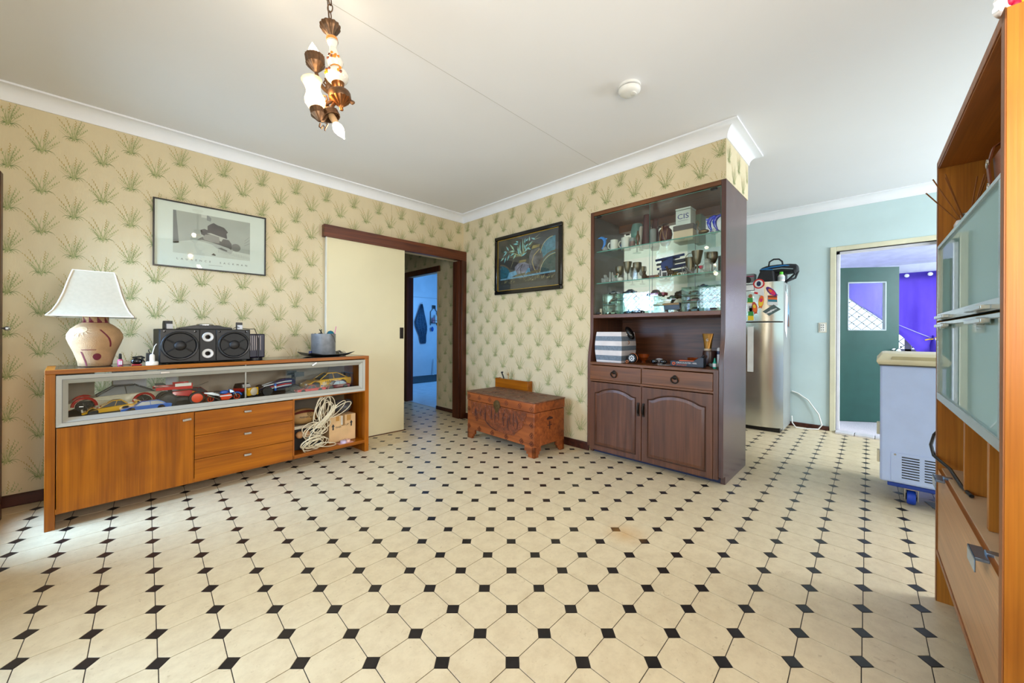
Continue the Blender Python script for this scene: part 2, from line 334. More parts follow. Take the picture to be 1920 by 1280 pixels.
def print_wall(name, to3, xs, flip, z0, z1, skip=lambda x, z: False, ph=0, zoff=0):
    """xs: (start, end) along the wall; columns every .1345 m, rows every .264 m, alternate columns half a step down"""
    mb = MB(); k0 = math.floor((xs[0]-ph)/.1345); k = k0
    while ph+k*.1345 < xs[1]:
        x = ph+k*.1345; z = 2.448+zoff-(0 if k % 2 == 0 else .125)
        while z > z0-.15:
            if not skip(x, z):
                for q, (poly, mi) in enumerate(T1 if k % 2 == 0 else T2):
                    P = [(x+(-a if flip else a), z+b) for a, b in poly]
                    if all(xs[0] < p[0] < xs[1] and z0 < p[1] < z1 and not (name[-1] == 'l' and p[0] > 1.3 and p[1] < 2.04) for p in P): mb.poly([to3(*p, .0004+q*6e-6) for p in P], mi)
            z -= .264
        k += 1
    me = bpy.data.meshes.new(name); me.from_pydata(mb.v, [], mb.f)
    for m in INK: me.materials.append(m)
    me.polygons.foreach_set('material_index', mb.mi)
    o = bpy.data.objects.new(name, me); COL.objects.link(o); o.parent = bpy.data.objects[{'l': 'wall_left', 'r': 'wall_right', 'h': 'wall_hall_right', 'f': 'wall_hall_far'}[name[-1]]]
    o.name = 'grass_print'; o['kind'] = 'stuff'
print_wall('print_l', lambda a, b, d: (a, YA-d, b), (-.578, 3.015), False, .08, 2.53, lambda x, z: x > 1.36 and z < 2.02, ph=-.548)
print_wall('print_r', lambda a, b, d: (XB-d, a, b), (1.948, 3.86), True, .08, 2.53, ph=.836, zoff=.025)
print_wall('print_r', lambda a, b, d: (XB-d, a, b), (.803, 1.948), True, 2.24, 2.53, ph=.836, zoff=.025)
print_wall('print_r', lambda a, b, d: (a, .80-d, b), (XB+.005, 3.64), False, 2.24, 2.53, ph=3.1, zoff=-.01)
print_wall('print_h', lambda a, b, d: (3.1-d, a, b), (3.99, 4.575), True, .06, 2.5, ph=4.1)
print_wall('print_h', lambda a, b, d: (3.1-d, a, b), (4.58, 5.72), True, 2.0, 2.5, ph=4.1)
print_wall('print_f', lambda a, b, d: (a, 5.72-d, b), (1.9, 3.09), False, .06, 2.5, ph=2.2)

# sliding door with timber pelmet and jamb
d = struct('door_1', MB().box(1.325, 2.16, 3.835, 3.868, .006, 2.045), CREAM, bevel=.002)
box('door_edge_strip', mat('edge_white', (240, 238, 224), .5), d, 1.318, 1.326, 3.832, 3.868, .006, 2.04, .001)
obj('flush_pull', MB().box(2.103, 2.15, 3.8335, 3.836, 1.035, 1.16).box(2.112, 2.141, 3.832, 3.8345, 1.05, 1.145), mat('black_bronze', (38, 30, 24), .4, .6), d, bevel=.001)
obj('floor_guide', MB().box(1.5, 2.18, 3.825, 3.875, 0, .005), DARKWX, d)
obj('trim_3', MB().box(1.292, 3.03, 3.812, YA, 2.03, 2.148), DARKWX, kind='structure', bevel=.003)
obj('trim_4', MB().box(2.955, 3.03, 3.81, 3.985, 0, 2.03).box(2.94, 2.956, 3.85, 3.985, 0, 2.03), DARKW, kind='structure', bevel=.003)
obj('trim_5', MB().box(3.082, 3.102, 5.40, 5.50, 0, 2.07).box(3.082, 3.102, 4.5, 4.58, 1.99, 2.07).box(3.082, 3.102, 4.58, 5.40, 1.985, 2.07).box(3.1, 3.2, 5.40, 5.42, 0, 1.99), DARKW, kind='structure', bevel=.003)
for x in (2.02, 2.53): obj('paper_seam', MB().box(x, x+.004, YA-.0012, YA, 2.15, 2.53), mat('seam', (206, 196, 160), .8), bpy.data.objects['wall_left'])
# timber-framed glazed doors on the window side, with a diamond screen outside them
ALU = mat('aluminium', (176, 178, 178), .38, .85, var=.04)
SCR = mat('screen_dark', (40, 42, 46), .5, .4)
w1 = struct('window_1', MB().box(-.66, -.533, 3.60, 3.66, 0, 2.02).box(-.66, -.541, .9, .96, 0, 2.02).box(-.66, -.541, .96, 3.60, 1.95, 2.02), DARKW, bevel=.003)
GP = glass('window_glass', (253, 255, 254))
for a, b in ((.96, 1.60), (1.60, 2.24), (2.96, 3.60)):
    l = obj('glazed_leaf', MB().box(-.62, -.59, a, a+.05, .01, 1.95).box(-.62, -.59, b-.05, b, .01, 1.95).box(-.62, -.59, a+.05, b-.05, .01, .22).box(-.62, -.59, a+.05, b-.05, 1.88, 1.95).box(-.62, -.59, a+.05, b-.05, 1.50, 1.54), DARKW, w1)
    obj('pane', MB().box(-.607, -.603, a+.05, b-.05, .22, 1.88), GP, l, smooth=0)
obj('door_knob', MB().lathe([(.004, 0), (.006, .012), (.013, .018), (.013, .028), (.006, .034)], (-.5335, 3.62, 1.115), 14, axis=(1, 0, 0)), mat('brushed_steel', (190, 186, 180), .3, 1), w1)
mb = MB()
def lattice(mb, a0, a1, z0, z1, step, f):
    L = a1-a0; Hh = z1-z0; n = int((L+Hh)/step)+1
    for i in range(n):
        c = i*step
        s, e = max(0, c-Hh), min(c, L)
        if e > s: mb.tube([f(a0+s, z0+c-s), f(a0+e, z0+c-e)], .006, 4); mb.tube([f(a1-s, z0+c-s), f(a1-e, z0+c-e)], .006, 4)
lattice(mb, .96, 3.60, .02, 1.95, .11, lambda a, z: (-.70, a, z))
obj('diamond_screen', mb, SCR, w1, kind='stuff')
w2 = struct('window_2', MB().box(-.45, 1.15, -.73, -.68, .95, 1.0).box(-.45, 1.15, -.73, -.68, 2.07, 2.12).box(-.45, -.4, -.73, -.68, .95, 2.12).box(1.1, 1.15, -.73, -.68, .95, 2.12).box(.32, .38, -.73, -.68, .95, 2.12), ALU, bevel=.003)
w3 = struct('window_3', MB().box(3.3, 5.3, -2.6, -2.55, 1.0, 1.05).box(3.3, 5.3, -2.6, -2.55, 2.15, 2.2).box(3.3, 3.35, -2.6, -2.55, 1, 2.2).box(5.25, 5.3, -2.6, -2.55, 1, 2.2).box(4.27, 4.33, -2.6, -2.55, 1, 2.2), ALU, bevel=.003)
struct('ground', MB().box(-30, 30, -30, 30, -.4, -.3), mat('lawn', (120, 140, 84), .9, var=.2, vscale=2))

# kitchen door frame, step, porch beyond
obj('trim_6', MB().box(XK-.02, XK+.13, .355, .407, 0, 2.10).box(XK-.02, XK+.13, -.48, -.43, 0, 2.10).box(XK-.02, XK+.13, -.43, .355, 2.05, 2.10), FRAMEC, kind='structure', bevel=.004)
obj('trim_7', MB().box(XK+.05, XK+.09, .325, .355, .02, 2.05).box(XK+.05, XK+.09, -.43, .355, 2.02, 2.05), mat('stop_white', (232, 232, 240), .5), kind='structure', bevel=.002)
pf = struct('floor_porch', MB().box(XK-.0, 8.2, -2.4, .75, -.05, .018), mat('speckled_terrazzo', (216, 210, 214), .5, var=.16, vscale=120), smooth=0)
for i, y in enumerate((.352, .19, .03, -.13, -.29)):
    box('edge_tile', mat('step_tile', (206, 204, 206), .4, var=.08), pf, 5.50, XK+.02, y-.155, y, -.001, .020, .004)
struct('wall_porch_left', MB().box(XK+.12, 8.3, .62, .72, -.05, 2.3), mat('porch_white', (226, 228, 240), .7), smooth=0)
struct('wall_porch_far', MB().box(7.9, 8.0, -2.4, .72, -.05, .85).box(7.9, 8.0, -2.4, .72, 1.98, 2.35).box(7.9, 8.0, .5, .72, .85, 1.98), mat('porch_white', (226, 228, 240), .7), smooth=0)
struct('ceiling_porch', MB().prism([(XK+.1, 2.35), (8.0, 2.12), (8.0, 2.18), (XK+.1, 2.45)], -2.4, .75, 'y'), mat('porch_ceiling', (222, 224, 244), .8), smooth=0)
w4 = struct('window_4', MB().box(7.92, 7.97, -2.4, .5, .85, .9).box(7.92, 7.97, -2.4, .5, 1.93, 1.98).box(7.92, 7.97, .38, .5, .85, 1.98).box(7.92, 7.97, -.33, -.26, .85, 1.98).box(7.92, 7.97, -1.2, -1.13, .85, 1.98), mat('porch_frame', (126, 124, 128), .5), bevel=.003)
mb = MB(); lattice(mb, -1.13, .38, .9, 1.93, .115, lambda a, z: (7.985, a, z))
for i in range(14):
    for j in range(9): mb.ball((7.985, .38-i*.115+(.0575 if j % 2 else 0)-.03, .93+j*.115), .011, (.5, 1, 1), 6)
obj('diamond_screen', mb, SCR, w4, kind='stuff')

# bathroom beyond the hall
TILEW = mat('bathroom_marble', (226, 230, 236), .25, var=.06, vscale=2.2)
struct('wall_bath_far', MB().box(3.2, 6.4, 8.3, 8.4, -.05, CZ), TILEW, smooth=0)
obj('trim_8', MB().box(3.2, 6.4, 8.293, 8.30, 2.0, 2.006), mat('tile_joint_grey', (150, 156, 164), .5), kind='structure')
struct('wall_bath_right', MB().box(6.3, 6.4, 4.2, 8.3, -.05, CZ), TILEW, smooth=0)
struct('wall_bath_near', MB().box(3.2, 6.4, 4.1, 4.2, -.05, CZ), TILEW, smooth=0)
struct('wall_bath_left', MB().box(3.1, 3.2, 5.85, 8.4, -.05, CZ), TILEW, smooth=0)
struct('floor_bath', MB().box(3.12, 6.3, 4.2, 8.3, -.05, .004), mat('bath_floor_tile', (206, 210, 216), .25, var=.05), smooth=0)
struct('ceiling_bath', MB().box(3.1, 6.5, 4.0, 8.5, CZ, CZ+.05), WHITE, smooth=0)

# ------------------------------------------------------------------ sideboard (stands a little askew to the wall)
SA = atan2(.150, 1.895); SO = Vector((-.335, 3.245, 0)); SX = Vector((cos(SA), sin(SA), 0)); SY = Vector((-sin(SA), cos(SA), 0))
def SW(lx, ly, z=0): return SO+SX*lx+SY*ly+Vector((0, 0, z))
OAKX = wood('honey_timber_x', (138, 72, 2), (182, 106, 8), 'x', 2.2, .36, .3, spots=.35)
OAKZ = wood('honey_timber_z', (136, 72, 2), (180, 104, 8), 'z', 2.2, .36, .3, spots=.45)
BLACKG = mat('black_gloss', (16, 16, 18), .12, var=.02)
BLACK = mat('black_plastic', (20, 20, 22), .45, var=.1)
CHROME = mat('chrome', (214, 214, 214), .15, 1, var=.02)
STEEL = mat('brushed_steel', (190, 186, 180), .3, 1)
ALUF = mat('anodised_frame', (170, 168, 158), .45, .15, var=.005)
GREYB = mat('grey_brown_board', (160, 146, 128), .7, var=.06)
PANE = glass('clear_pane', (253, 255, 254))
sb = thing('sideboard', 'long honey timber sideboard with glass-fronted display, door and drawers', 'sideboard', SO, SA)
DEP = .42
box('top', OAKX, sb, 0, 1.89, 0, DEP, .860, .885, .002)
box('top_inlay', BLACKG, sb, .035, 1.855, .03, DEP-.02, .884, .8862, 0, label='black glass inlay of the top')
box('side_panel', OAKZ, sb, 0, .038, .0, DEP, 0, .860, .002); box('side_panel', OAKZ, sb, 1.850, 1.89, .0, DEP, 0, .860, .002)
def ring(mb, o, m, i, yo, ym, yi, mi=0):
    def c(r, y): return [(r[0], y, r[2]), (r[1], y, r[2]), (r[1], y, r[3]), (r[0], y, r[3])]
    A, B, Cc, D = c(o, yo), c(m, ym), c(i, yi), c(o, .016)
    for P, Q in ((D, A), (A, B), (B, Cc)):
        for k in range(4): mb.quad(P[k], P[(k+1) % 4], Q[(k+1) % 4], Q[k], mi)
mb = MB(); ring(mb, (.040, 1.846, .567, .852), (.062, 1.824, .589, .830), (.084, 1.796, .614, .806), -.012, -.010, .008)
obj('display_frame', mb, ALUF, sb, smooth=0, label='silver aluminium frame of the display case')
mb = MB(); ring(mb, (.061, 1.825, .588, .831), (.062, 1.824, .589, .830), (.063, 1.823, .590, .829), -.0106, -.0106, -.0106)
obj('frame_groove', mb, mat('dark_groove', (90, 88, 84), .6), sb, smooth=0)
box('display_pane', PANE, sb, .080, 1.800, .008, .012, .610, .810, 0)
box('display_floor', mat('dark_shelf', (70, 60, 52), .5), sb, .038, 1.85, .012, DEP-.01, .575, .597, 0)
obj('display_back', MB().box(.038, .195, .40, .41, .1, .86).box(.272, .278, .40, .41, .597, .86).box(.61, 1.85, .40, .41, .1, .86).box(.195, .61, .40, .41, .1, .60), GREYB, sb, smooth=0)
obj('paper_sheet', MB().box(.279, .44, .408, .411, .6, .85).box(.54, .60, .408, .411, .6, .85), mat('white_paper', (226, 226, 232), .7), sb, label='white sheet behind the display')
box('display_post', STEEL, sb, .926, .936, .03, .042, .597, .86, .001)
for x, rz in ((.484, 0), (1.398, .6)):
    o = box('latch', STEEL, sb, -.022, .022, -.007, .004, -.006, .006, .001); o.location = (x, -.012, .838); o.rotation_euler = (0, -rz, 0)
dr = box('door', OAKZ, sb, .042, .630, -.004, .016, .085, .560, .0015)
o = box('handle', STEEL, dr, -.022, .022, -.022, -.004, -.007, .007, .002); o.location = (.593, 0, .516); o.rotation_euler = (0, -.12, 0)
for z0, z1 in ((.398, .558), (.238, .395), (.085, .235)):
    w = box('drawer', OAKX, sb, .634, 1.240, -.004, .016, z0, z1, .0015)
    box('handle', STEEL, w, .912, .956, -.022, -.004, (z0+z1)/2+.034, (z0+z1)/2+.048, .002)
box('divider', OAKZ, sb, .628, .640, .016, DEP-.02, .085, .575, 0); box('divider', OAKZ, sb, 1.241, 1.253, -.002, DEP-.02, .085, .575, 0)
box('bottom_board', OAKX, sb, .038, 1.85, -.002, DEP-.01, .083, .112, .0015); box('shelf_rail', OAKX, sb, 1.253, 1.85, .0, DEP-.02, .556, .568, 0)
obj('cubby_back', MB().box(1.25, 1.85, DEP-.02, DEP-.012, .1, .57), mat('cubby_back', (188, 166, 124), .7), sb)

# --- model vehicles
RUB = mat('tyre_rubber', (22, 22, 22), .7)
GLS = mat('dark_car_glass', (52, 58, 66), .12, var=.05)
def paint(n, c): return mat('paint_'+n, c, .22, var=.03, coat=.5)
def wheel(parent, x, y, r, w, rim, name='wheel'):
    s = 1 if y > 0 else -1
    t = obj(name, MB().lathe([(r*.55, -w/2), (r*.95, -w/2), (r, -w*.3), (r, w*.3), (r*.95, w/2), (r*.55, w/2)], (x, y, r), 18, axis=(0, s, 0)), RUB, parent)
    mb = MB().lathe([(r*.66, -w*.3), (r*.68, w*.48), (r*.58, w*.5), (r*.5, w*.3), (r*.12, w*.34), (r*.05, w*.45)], (x, y, r), 18, axis=(0, s, 0))
    for k in range(5):
        a = k*2*pi/5; mb.tube([(x+cos(a)*r*.1, y+s*w*.42, r+sin(a)*r*.1), (x+cos(a)*r*.58, y+s*w*.42, r+sin(a)*r*.58)], r*.07, 5)
    obj('rim', mb, rim, t)
    return t
def car(label, loc, rz, L, W, H, body, roof=None, glassm=None, kind='sedan', rim=None, trim=None, spoiler=None, group=None, wheels=True, arch=None, name='model_car', cat='model car', pillar=True):
    """nose at +x; parts: body, cabin glass, roof, wheels > rims"""
    t = thing(name, label, cat, loc, rz, group); rim = rim or STEEL; glassm = glassm or GLS
    r = H*.25; xf, xr = L*.31, -L*.29; zb = H*.12
    belt = {'sedan': .58, 'wedge': .56, 'coupe': .6, 'truck': .55}[kind]*H
    top = {'sedan': [(L*.5, H*.26), (L*.49, H*.40), (L*.43, H*.46), (L*.22, belt), (-L*.36, belt*1.06), (-L*.48, belt*1.0), (-L*.5, H*.5)],
           'coupe': [(L*.5, H*.24), (L*.49, H*.36), (L*.36, H*.5), (L*.16, belt), (-L*.38, belt*1.08), (-L*.49, belt*1.04), (-L*.5, H*.45)],
           'wedge': [(L*.5, H*.18), (L*.49, H*.25), (L*.2, belt*.86), (-L*.05, belt), (-L*.42, belt*1.15), (-L*.5, belt*1.1), (-L*.49, H*.45)],
           'truck': [(L*.5, H*.28), (L*.49, H*.46), (L*.44, H*.52), (L*.16, belt), (-L*.49, belt), (-L*.5, belt*.95), (-L*.5, H*.4)]}[kind]
    ra = r*1.22
    bot = [(-L*.48, zb)]+[(xr-ra*cos(a), max(zb, r+ra*sin(a))) for a in [pi*i/8-.25 for i in range(0, 10)] if r+ra*sin(a) > zb*.98]+[(xf-ra*cos(a), max(zb, r+ra*sin(a))) for a in [pi*i/8-.25 for i in range(0, 10)] if r+ra*sin(a) > zb*.98]+[(L*.48, zb)]
    mb = MB()
    poly = bot+top; n = len(poly); cy = .5*W
    rings = [[(x, -cy*s, z) for x, z in poly] for s in (1,)]
    def ringy(y, k): return [(x*(1-k*.03), y, zb+(z-zb)*(1-k*.07)) for x, z in poly]
    mb.loft([ringy(-cy, 1), ringy(-cy*.94, .1), ringy(-cy*.5, 0), ringy(cy*.5, 0), ringy(cy*.94, .1), ringy(cy, 1)])
    obj('body', mb, body, t, smooth=35)
    c = {'sedan': (.24, .10, -.22, -.38), 'coupe': (.2, .02, -.2, -.42), 'wedge': (.18, -.04, -.2, -.34), 'truck': (.19, .08, -.10, -.16)}[kind]
    k = .4*W
    lo = [(L*c[0], -k, belt*.97), (L*c[0], k, belt*.97), (L*c[3], k, belt*1.02), (L*c[3], -k, belt*1.02)]
    kt = .31*W; hi = [(L*c[1], -kt, H*.95), (L*c[1], kt, H*.95), (L*c[2], kt, H*.96), (L*c[2], -kt, H*.96)]
    obj('cabin_glass', MB().loft([lo, hi]), glassm, t, bevel=H*.02)
    pl = [(x*1.0, y*1.02, H*.945) for x, y, z in hi]; ph = [(x*.96, y*.9, H) for x, y, z in hi]
    mb = MB().loft([pl, ph])
    if pillar:
        for a, b in zip(lo, hi): mb.tube([Vector(a)*1.005, Vector(b)*1.005], H*.028, 5)
        for s in (-1, 1): mb.tube([((lo[0][0]+lo[3][0])/2, s*k*1.01, belt), ((hi[0][0]+hi[3][0])/2, s*kt*1.01, H*.95)], H*.022, 5)
    obj('roof', mb, roof or body, t, bevel=H*.015)
    if wheels:
        for x in (xf, xr):
            for s in (-1, 1): wheel(t, x, s*(W*.5-W*.09), r, W*.18, rim)
    if arch:
        mb = MB()
        for x in (xf, xr):
            for s in (-1, 1): mb.tube([(x-ra*1.08*cos(a), s*cy*1.005, r+ra*1.08*sin(a)) for a in [pi*i/10 for i in range(11)]], H*.055, 6)
        mb.box(L*.44, L*.505, -cy*.92, cy*.92, zb, H*.34)
        obj('wheel_arch_flare', mb, arch, t, kind='stuff')
    if trim: obj('side_trim', MB().box(xr+ra*1.1, xf-ra*1.1, -cy*1.01, cy*1.01, H*.14, H*.26), trim, t)
    if spoiler:
        obj('spoiler', MB().box(-L*.54, -L*.44, -cy*.95, cy*.95, belt*1.42, belt*1.50).box(-L*.5, -L*.46, -cy*.6, -cy*.5, belt, belt*1.45).box(-L*.5, -L*.46, cy*.5, cy*.6, belt, belt*1.45), spoiler, t)
    lm = mat('lamp_lens', (236, 230, 206), .2)
    for s in (-1, 1): obj('headlamp', MB().box(L*.465, L*.497, min(s*cy*.5, s*cy*.85), max(s*cy*.5, s*cy*.85), H*.32, H*.40), lm, t)
    return t
RED, YEL, BLU = paint('red', (196, 20, 22)), paint('yellow', (232, 176, 14)), paint('blue', (20, 92, 186))
ZF = .598; WEST = SA+pi
car('large white and red model touring car with black roof, behind yellow wedge car', SW(.285, .318, ZF), WEST, .44, .14, .150, paint('ivory', (236, 226, 196)), roof=paint('graphite', (40, 44, 52)), glassm=mat('grey_car_glass', (120, 122, 124), .15), kind='coupe', arch=RED, spoiler=BLACK)
car('yellow wedge-shaped model sports car in front of large white touring car', SW(.250, .122, ZF), WEST, .235, .09, .078, YEL, kind='wedge', spoiler=YEL, rim=CHROME)
car('small blue model saloon car at the front of the glass display', SW(.405, .045, ZF), WEST, .235, .06, .064, BLU, kind='sedan', glassm=mat('pale_car_glass', (120, 122, 124), .15), wheels=False)
# red buggy: wing, body, shock tower and big wheels
t = thing('model_buggy', 'red radio-controlled model buggy with tall rear wing and orange wheel hubs', 'model car', SW(.597, .158, ZF), SA)
mb = MB(); mb.loft([[(-.14, -.066, .125), (-.14, .066, .125), (-.14, .066, .132), (-.14, -.066, .132)], [(-.05, -.066, .118), (-.05, .066, .118), (-.05, .066, .124), (-.05, -.066, .124)], [(.03, -.066, .136), (.03, .066, .136), (.03, .066, .143), (.03, -.066, .143)]])
mb.box(-.045, .04, -.069, -.064, .112, .15).box(-.045, .04, .064, .069, .112, .15).box(-.145, -.045, -.069, -.064, .114, .134).box(-.145, -.045, .064, .069, .114, .134); obj('rear_wing', mb, RED, t)
obj('wing_decal', MB().box(-.05, .034, -.0705, -.069, .132, .152), mat('decal_white', (232, 230, 224), .4), t)
mb = MB().loft([[(-.06, -.03, .07), (-.06, .03, .07), (-.06, .025, .095), (-.06, -.025, .095)], [(.03, -.035, .055), (.03, .035, .055), (.03, .028, .098), (.03, -.028, .098)], [(.13, -.025, .03), (.13, .025, .03), (.13, .02, .055), (.13, -.02, .055)], [(.16, -.02, .022), (.16, .02, .022), (.16, .015, .035), (.16, -.015, .035)]]); obj('body', mb, RED, t, bevel=.004)
obj('body_stripe', MB().box(.045, .056, -.034, -.0285, .05, .085, 0).box(.06, .068, -.033, -.0275, .048, .08, 1).box(.072, .080, -.032, -.0265, .046, .076, 1), [YEL, mat('decal_white', (232, 230, 224))], t)
mb = MB().box(-.1, .12, -.03, .03, .03, .05)
for s in (-1, 1): mb.tube([(-.06, s*.03, .05), (-.07, s*.05, .125)], .006, 6); mb.tube([(.08, s*.02, .04), (.085, s*.06, .03)], .005, 6); mb.tube([(-.07, s*.02, .04), (-.066, s*.06, .035)], .005, 6)
mb.box(-.1, -.085, -.05, .05, .06, .075); obj('chassis', mb, BLACK, t)
HUB = mat('orange_hub', (240, 74, 16), .4)
for x, r in ((.065, .042), (-.085, .046)):
    for s in (-1, 1):
        w = obj('wheel', MB().lathe([(r*.6, -.014), (r, -.014), (r*1.02, 0), (r, .014), (r*.6, .014)], (x, s*.058, r), 20, axis=(0, s, 0)), RUB, t); obj('rim', MB().lathe([(r*.74, -.01), (r*.74, .015), (r*.5, .018), (.003, .017)], (x, s*.058, r), 18, axis=(0, s, 0)), HUB if x > 0 else BLACK, w)
car('dark red model coupe with whip aerial behind blue motorcycle', SW(.715, .30, ZF), SA, .20, .085, .095, paint('maroon', (112, 14, 18)), kind='coupe')
tag(obj('whip_aerial', MB().tube([SW(.655, .34, ZF+.09), SW(.72, .33, ZF+.105), SW(.77, .33, ZF+.125)], .0012, 5).tube([SW(.657, .34, ZF), SW(.655, .34, ZF+.09)], .0012, 5), BLACK), 'thin black curved aerial wire behind the red buggy', 'aerial')
# motorcycle
t = thing('model_motorcycle', 'blue, white and orange model racing motorcycle in the glass display', 'model motorcycle', SW(.80, .065, ZF), SA)
ORG = paint('orange', (228, 70, 24)); WHT = paint('white', (226, 232, 240))
for x in (-.068, .085):
    w = obj('wheel', MB().torus((x, 0, .028), .023, .0055, (0, 1, 0), 18, 6), RUB, t); obj('rim', MB().torus((x, 0, .028), .017, .0025, (0, 1, 0), 16, 5).tube([(x-.016, 0, .028), (x+.016, 0, .028)], .0015, 4).tube([(x, 0, .012), (x, 0, .044)], .0015, 4), ORG, w)
obj('tail_fairing', MB().loft([[(-.105, -.007, .070), (-.105, .007, .070), (-.105, .006, .078), (-.105, -.006, .078)], [(-.06, -.014, .055), (-.06, .014, .055), (-.06, .012, .076), (-.06, -.012, .076)], [(-.02, -.015, .044), (-.02, .015, .044), (-.02, .012, .058), (-.02, -.012, .058)]]), WHT, t, bevel=.003)
obj('fuel_tank', MB().ball((.01, 0, .068), .022, (1.25, .7, .65)), BLU, t)
obj('fairing', MB().loft([[(-.01, -.016, .014), (-.01, .016, .014), (-.02, .015, .05), (-.02, -.015, .05)], [(.03, -.019, .012), (.03, .019, .012), (.03, .018, .058), (.03, -.018, .058)], [(.058, -.012, .03), (.058, .012, .03), (.05, .012, .055), (.05, -.012, .055)]]), ORG, t, bevel=.004)
obj('fairing_stripe', MB().box(-.02, .05, -.0205, .0205, .040, .048), WHT, t)
obj('front_cowl', MB().loft([[(.04, -.014, .06), (.04, .014, .06), (.035, .012, .088), (.035, -.012, .088)], [(.075, -.010, .06), (.075, .010, .06), (.06, .008, .08), (.06, -.008, .08)]]), BLU, t, bevel=.003)
obj('fork', MB().tube([(.085, -.010, .028), (.06, -.010, .08)], .003, 6).tube([(.085, .010, .028), (.06, .010, .08)], .003, 6).tube([(-.09, -.018, .06), (-.04, -.02, .03), (-.02, -.02, .016)], .004, 6), STEEL, t)
obj('front_mudguard', MB().tube([(.085+.031*cos(a), 0, .028+.031*sin(a)) for a in [.3+i*.3 for i in range(8)]], .006, 6), BLU, t)
obj('seat', MB().box(-.05, -.015, -.012, .012, .072, .080), BLACK, t, bevel=.002)
# stubby hot rod seen nose-on
t = thing('model_truck', 'stubby yellow and red toy truck with round silver grille, behind display post', 'model car', SW(.955, .17, ZF), SA-radians(62))
obj('body', MB().box(-.06, .075, -.043, .043, .018, .074), RED, t, bevel=.008)
obj('nose', MB().box(.055, .092, -.043, .043, .02, .078), YEL, t, bevel=.004)
obj('grille', MB().lathe([(.030, 0), (.030, .003), (.027, .005), (.003, .006)], (.0925, 0, .049), 20, axis=(1, 0, 0)), mat('cream_badge', (216, 200, 176), .3), t)
obj('cab', MB().loft([[(.03, -.04, .074), (.03, .04, .074), (-.06, .04, .074), (-.06, -.04, .074)], [(.015, -.033, .108), (.015, .033, .108), (-.05, .033, .108), (-.05, -.033, .108)]]), BLACK, t, bevel=.006)
obj('windscreen', MB().quad((.030, -.034, .079), (.030, .034, .079), (.0185, .03, .102), (.0185, -.03, .102)), mat('silver_glass', (200, 200, 200), .2), t)
for x in (-.035, .05):
    for s in (-1, 1): wheel(t, x, s*.05, .026, .022, STEEL)
# second buggy
t = thing('model_buggy', 'black radio-controlled model buggy with white, red and blue striped shell', 'model car', SW(1.20, .215, ZF), WEST)
shell = MB().loft([[(x, -w, z0), (x, w, z0), (x, w*.55, z1), (x, -w*.55, z1)] for x, w, z0, z1 in ((.13, .025, .03, .045), (.06, .045, .04, .075), (-.02, .05, .045, .115), (-.09, .045, .05, .118), (-.13, .03, .06, .10))])
obj('shell', shell, paint('navy', (44, 46, 84)), t, bevel=.005)
for k, (m, z) in enumerate(((WHT, .052), (RED, .064), (WHT, .084))):
    obj('shell_stripe', MB().tube([(.11, .034, z-.016), (.04, .050, z), (-.04, .052, z+.012), (-.09, .047, z+.012)], .0045, 6).tube([(.10, -.034, z-.016), (.04, -.050, z), (-.04, -.052, z+.012), (-.09, -.047, z+.012)], .0045, 6), m, t)
obj('chassis', MB().box(-.13, .14, -.04, .04, .025, .04).tube([(.1, -.09, .03), (.1, .09, .03)], .006, 6).tube([(-.1, -.09, .03), (-.1, .09, .03)], .006, 6).box(-.135, -.11, -.012, .012, .06, .15), BLACK, t)
obj('rear_wing', MB().loft([[(-.17, -.08, .150), (-.17, .08, .150), (-.17, .08, .157), (-.17, -.08, .157)], [(-.11, -.08, .143), (-.11, .08, .143), (-.11, .08, .150), (-.11, -.08, .150)]]).box(-.175, -.1, -.083, -.079, .13, .168).box(-.175, -.1, .079, .083, .13, .168), BLACK, t)
obj('damper', MB().lathe([(.009, 0), (.009, .02)], (.035, .062, .03), 12).lathe([(.009, 0), (.009, .02)], (.035, .062, .068), 12), BLU, t); obj('damper_body', MB().lathe([(.008, 0), (.008, .02)], (.035, .062, .049), 12), WHT, t)
for x in (.1, -.1):
    for s in (-1, 1): wheel(t, x, s*.085, .036, .032, BLACK)
car('bright red model coupe at the front right of the glass display', SW(1.40, .068, ZF), WEST, .23, .08, .060, RED, kind='truck', rim=CHROME)
car('dark red model sedan with pale window, right end of the glass display', SW(1.635, .10, ZF), WEST, .21, .09, .072, paint('maroon', (112, 14, 18)), kind='sedan', glassm=mat('pale_blue_glass', (170, 190, 200), .2))
ty = car('yellow and blue model race car with black spoiler behind the red cars', SW(1.60, .23, ZF), WEST, .40, .16, .138, YEL, kind='coupe', trim=BLU, spoiler=BLACK, glassm=mat('brown_glass', (60, 48, 34), .15))
text('number_patch_lettering', 'HANUB', .03, (-.02, .081, .062), (-1, 0, 0), (0, 0, 1), BLACK, ty, sx=1.2)
obj('number_patch', MB().box(.03, .065, .0795, .081, .03, .062), mat('decal_cream', (216, 190, 140), .5), ty)
obj('aerial', MB().tube([(.0, .02, .13), (-.03, .02, .24)], .0012, 5), BLACK, ty)

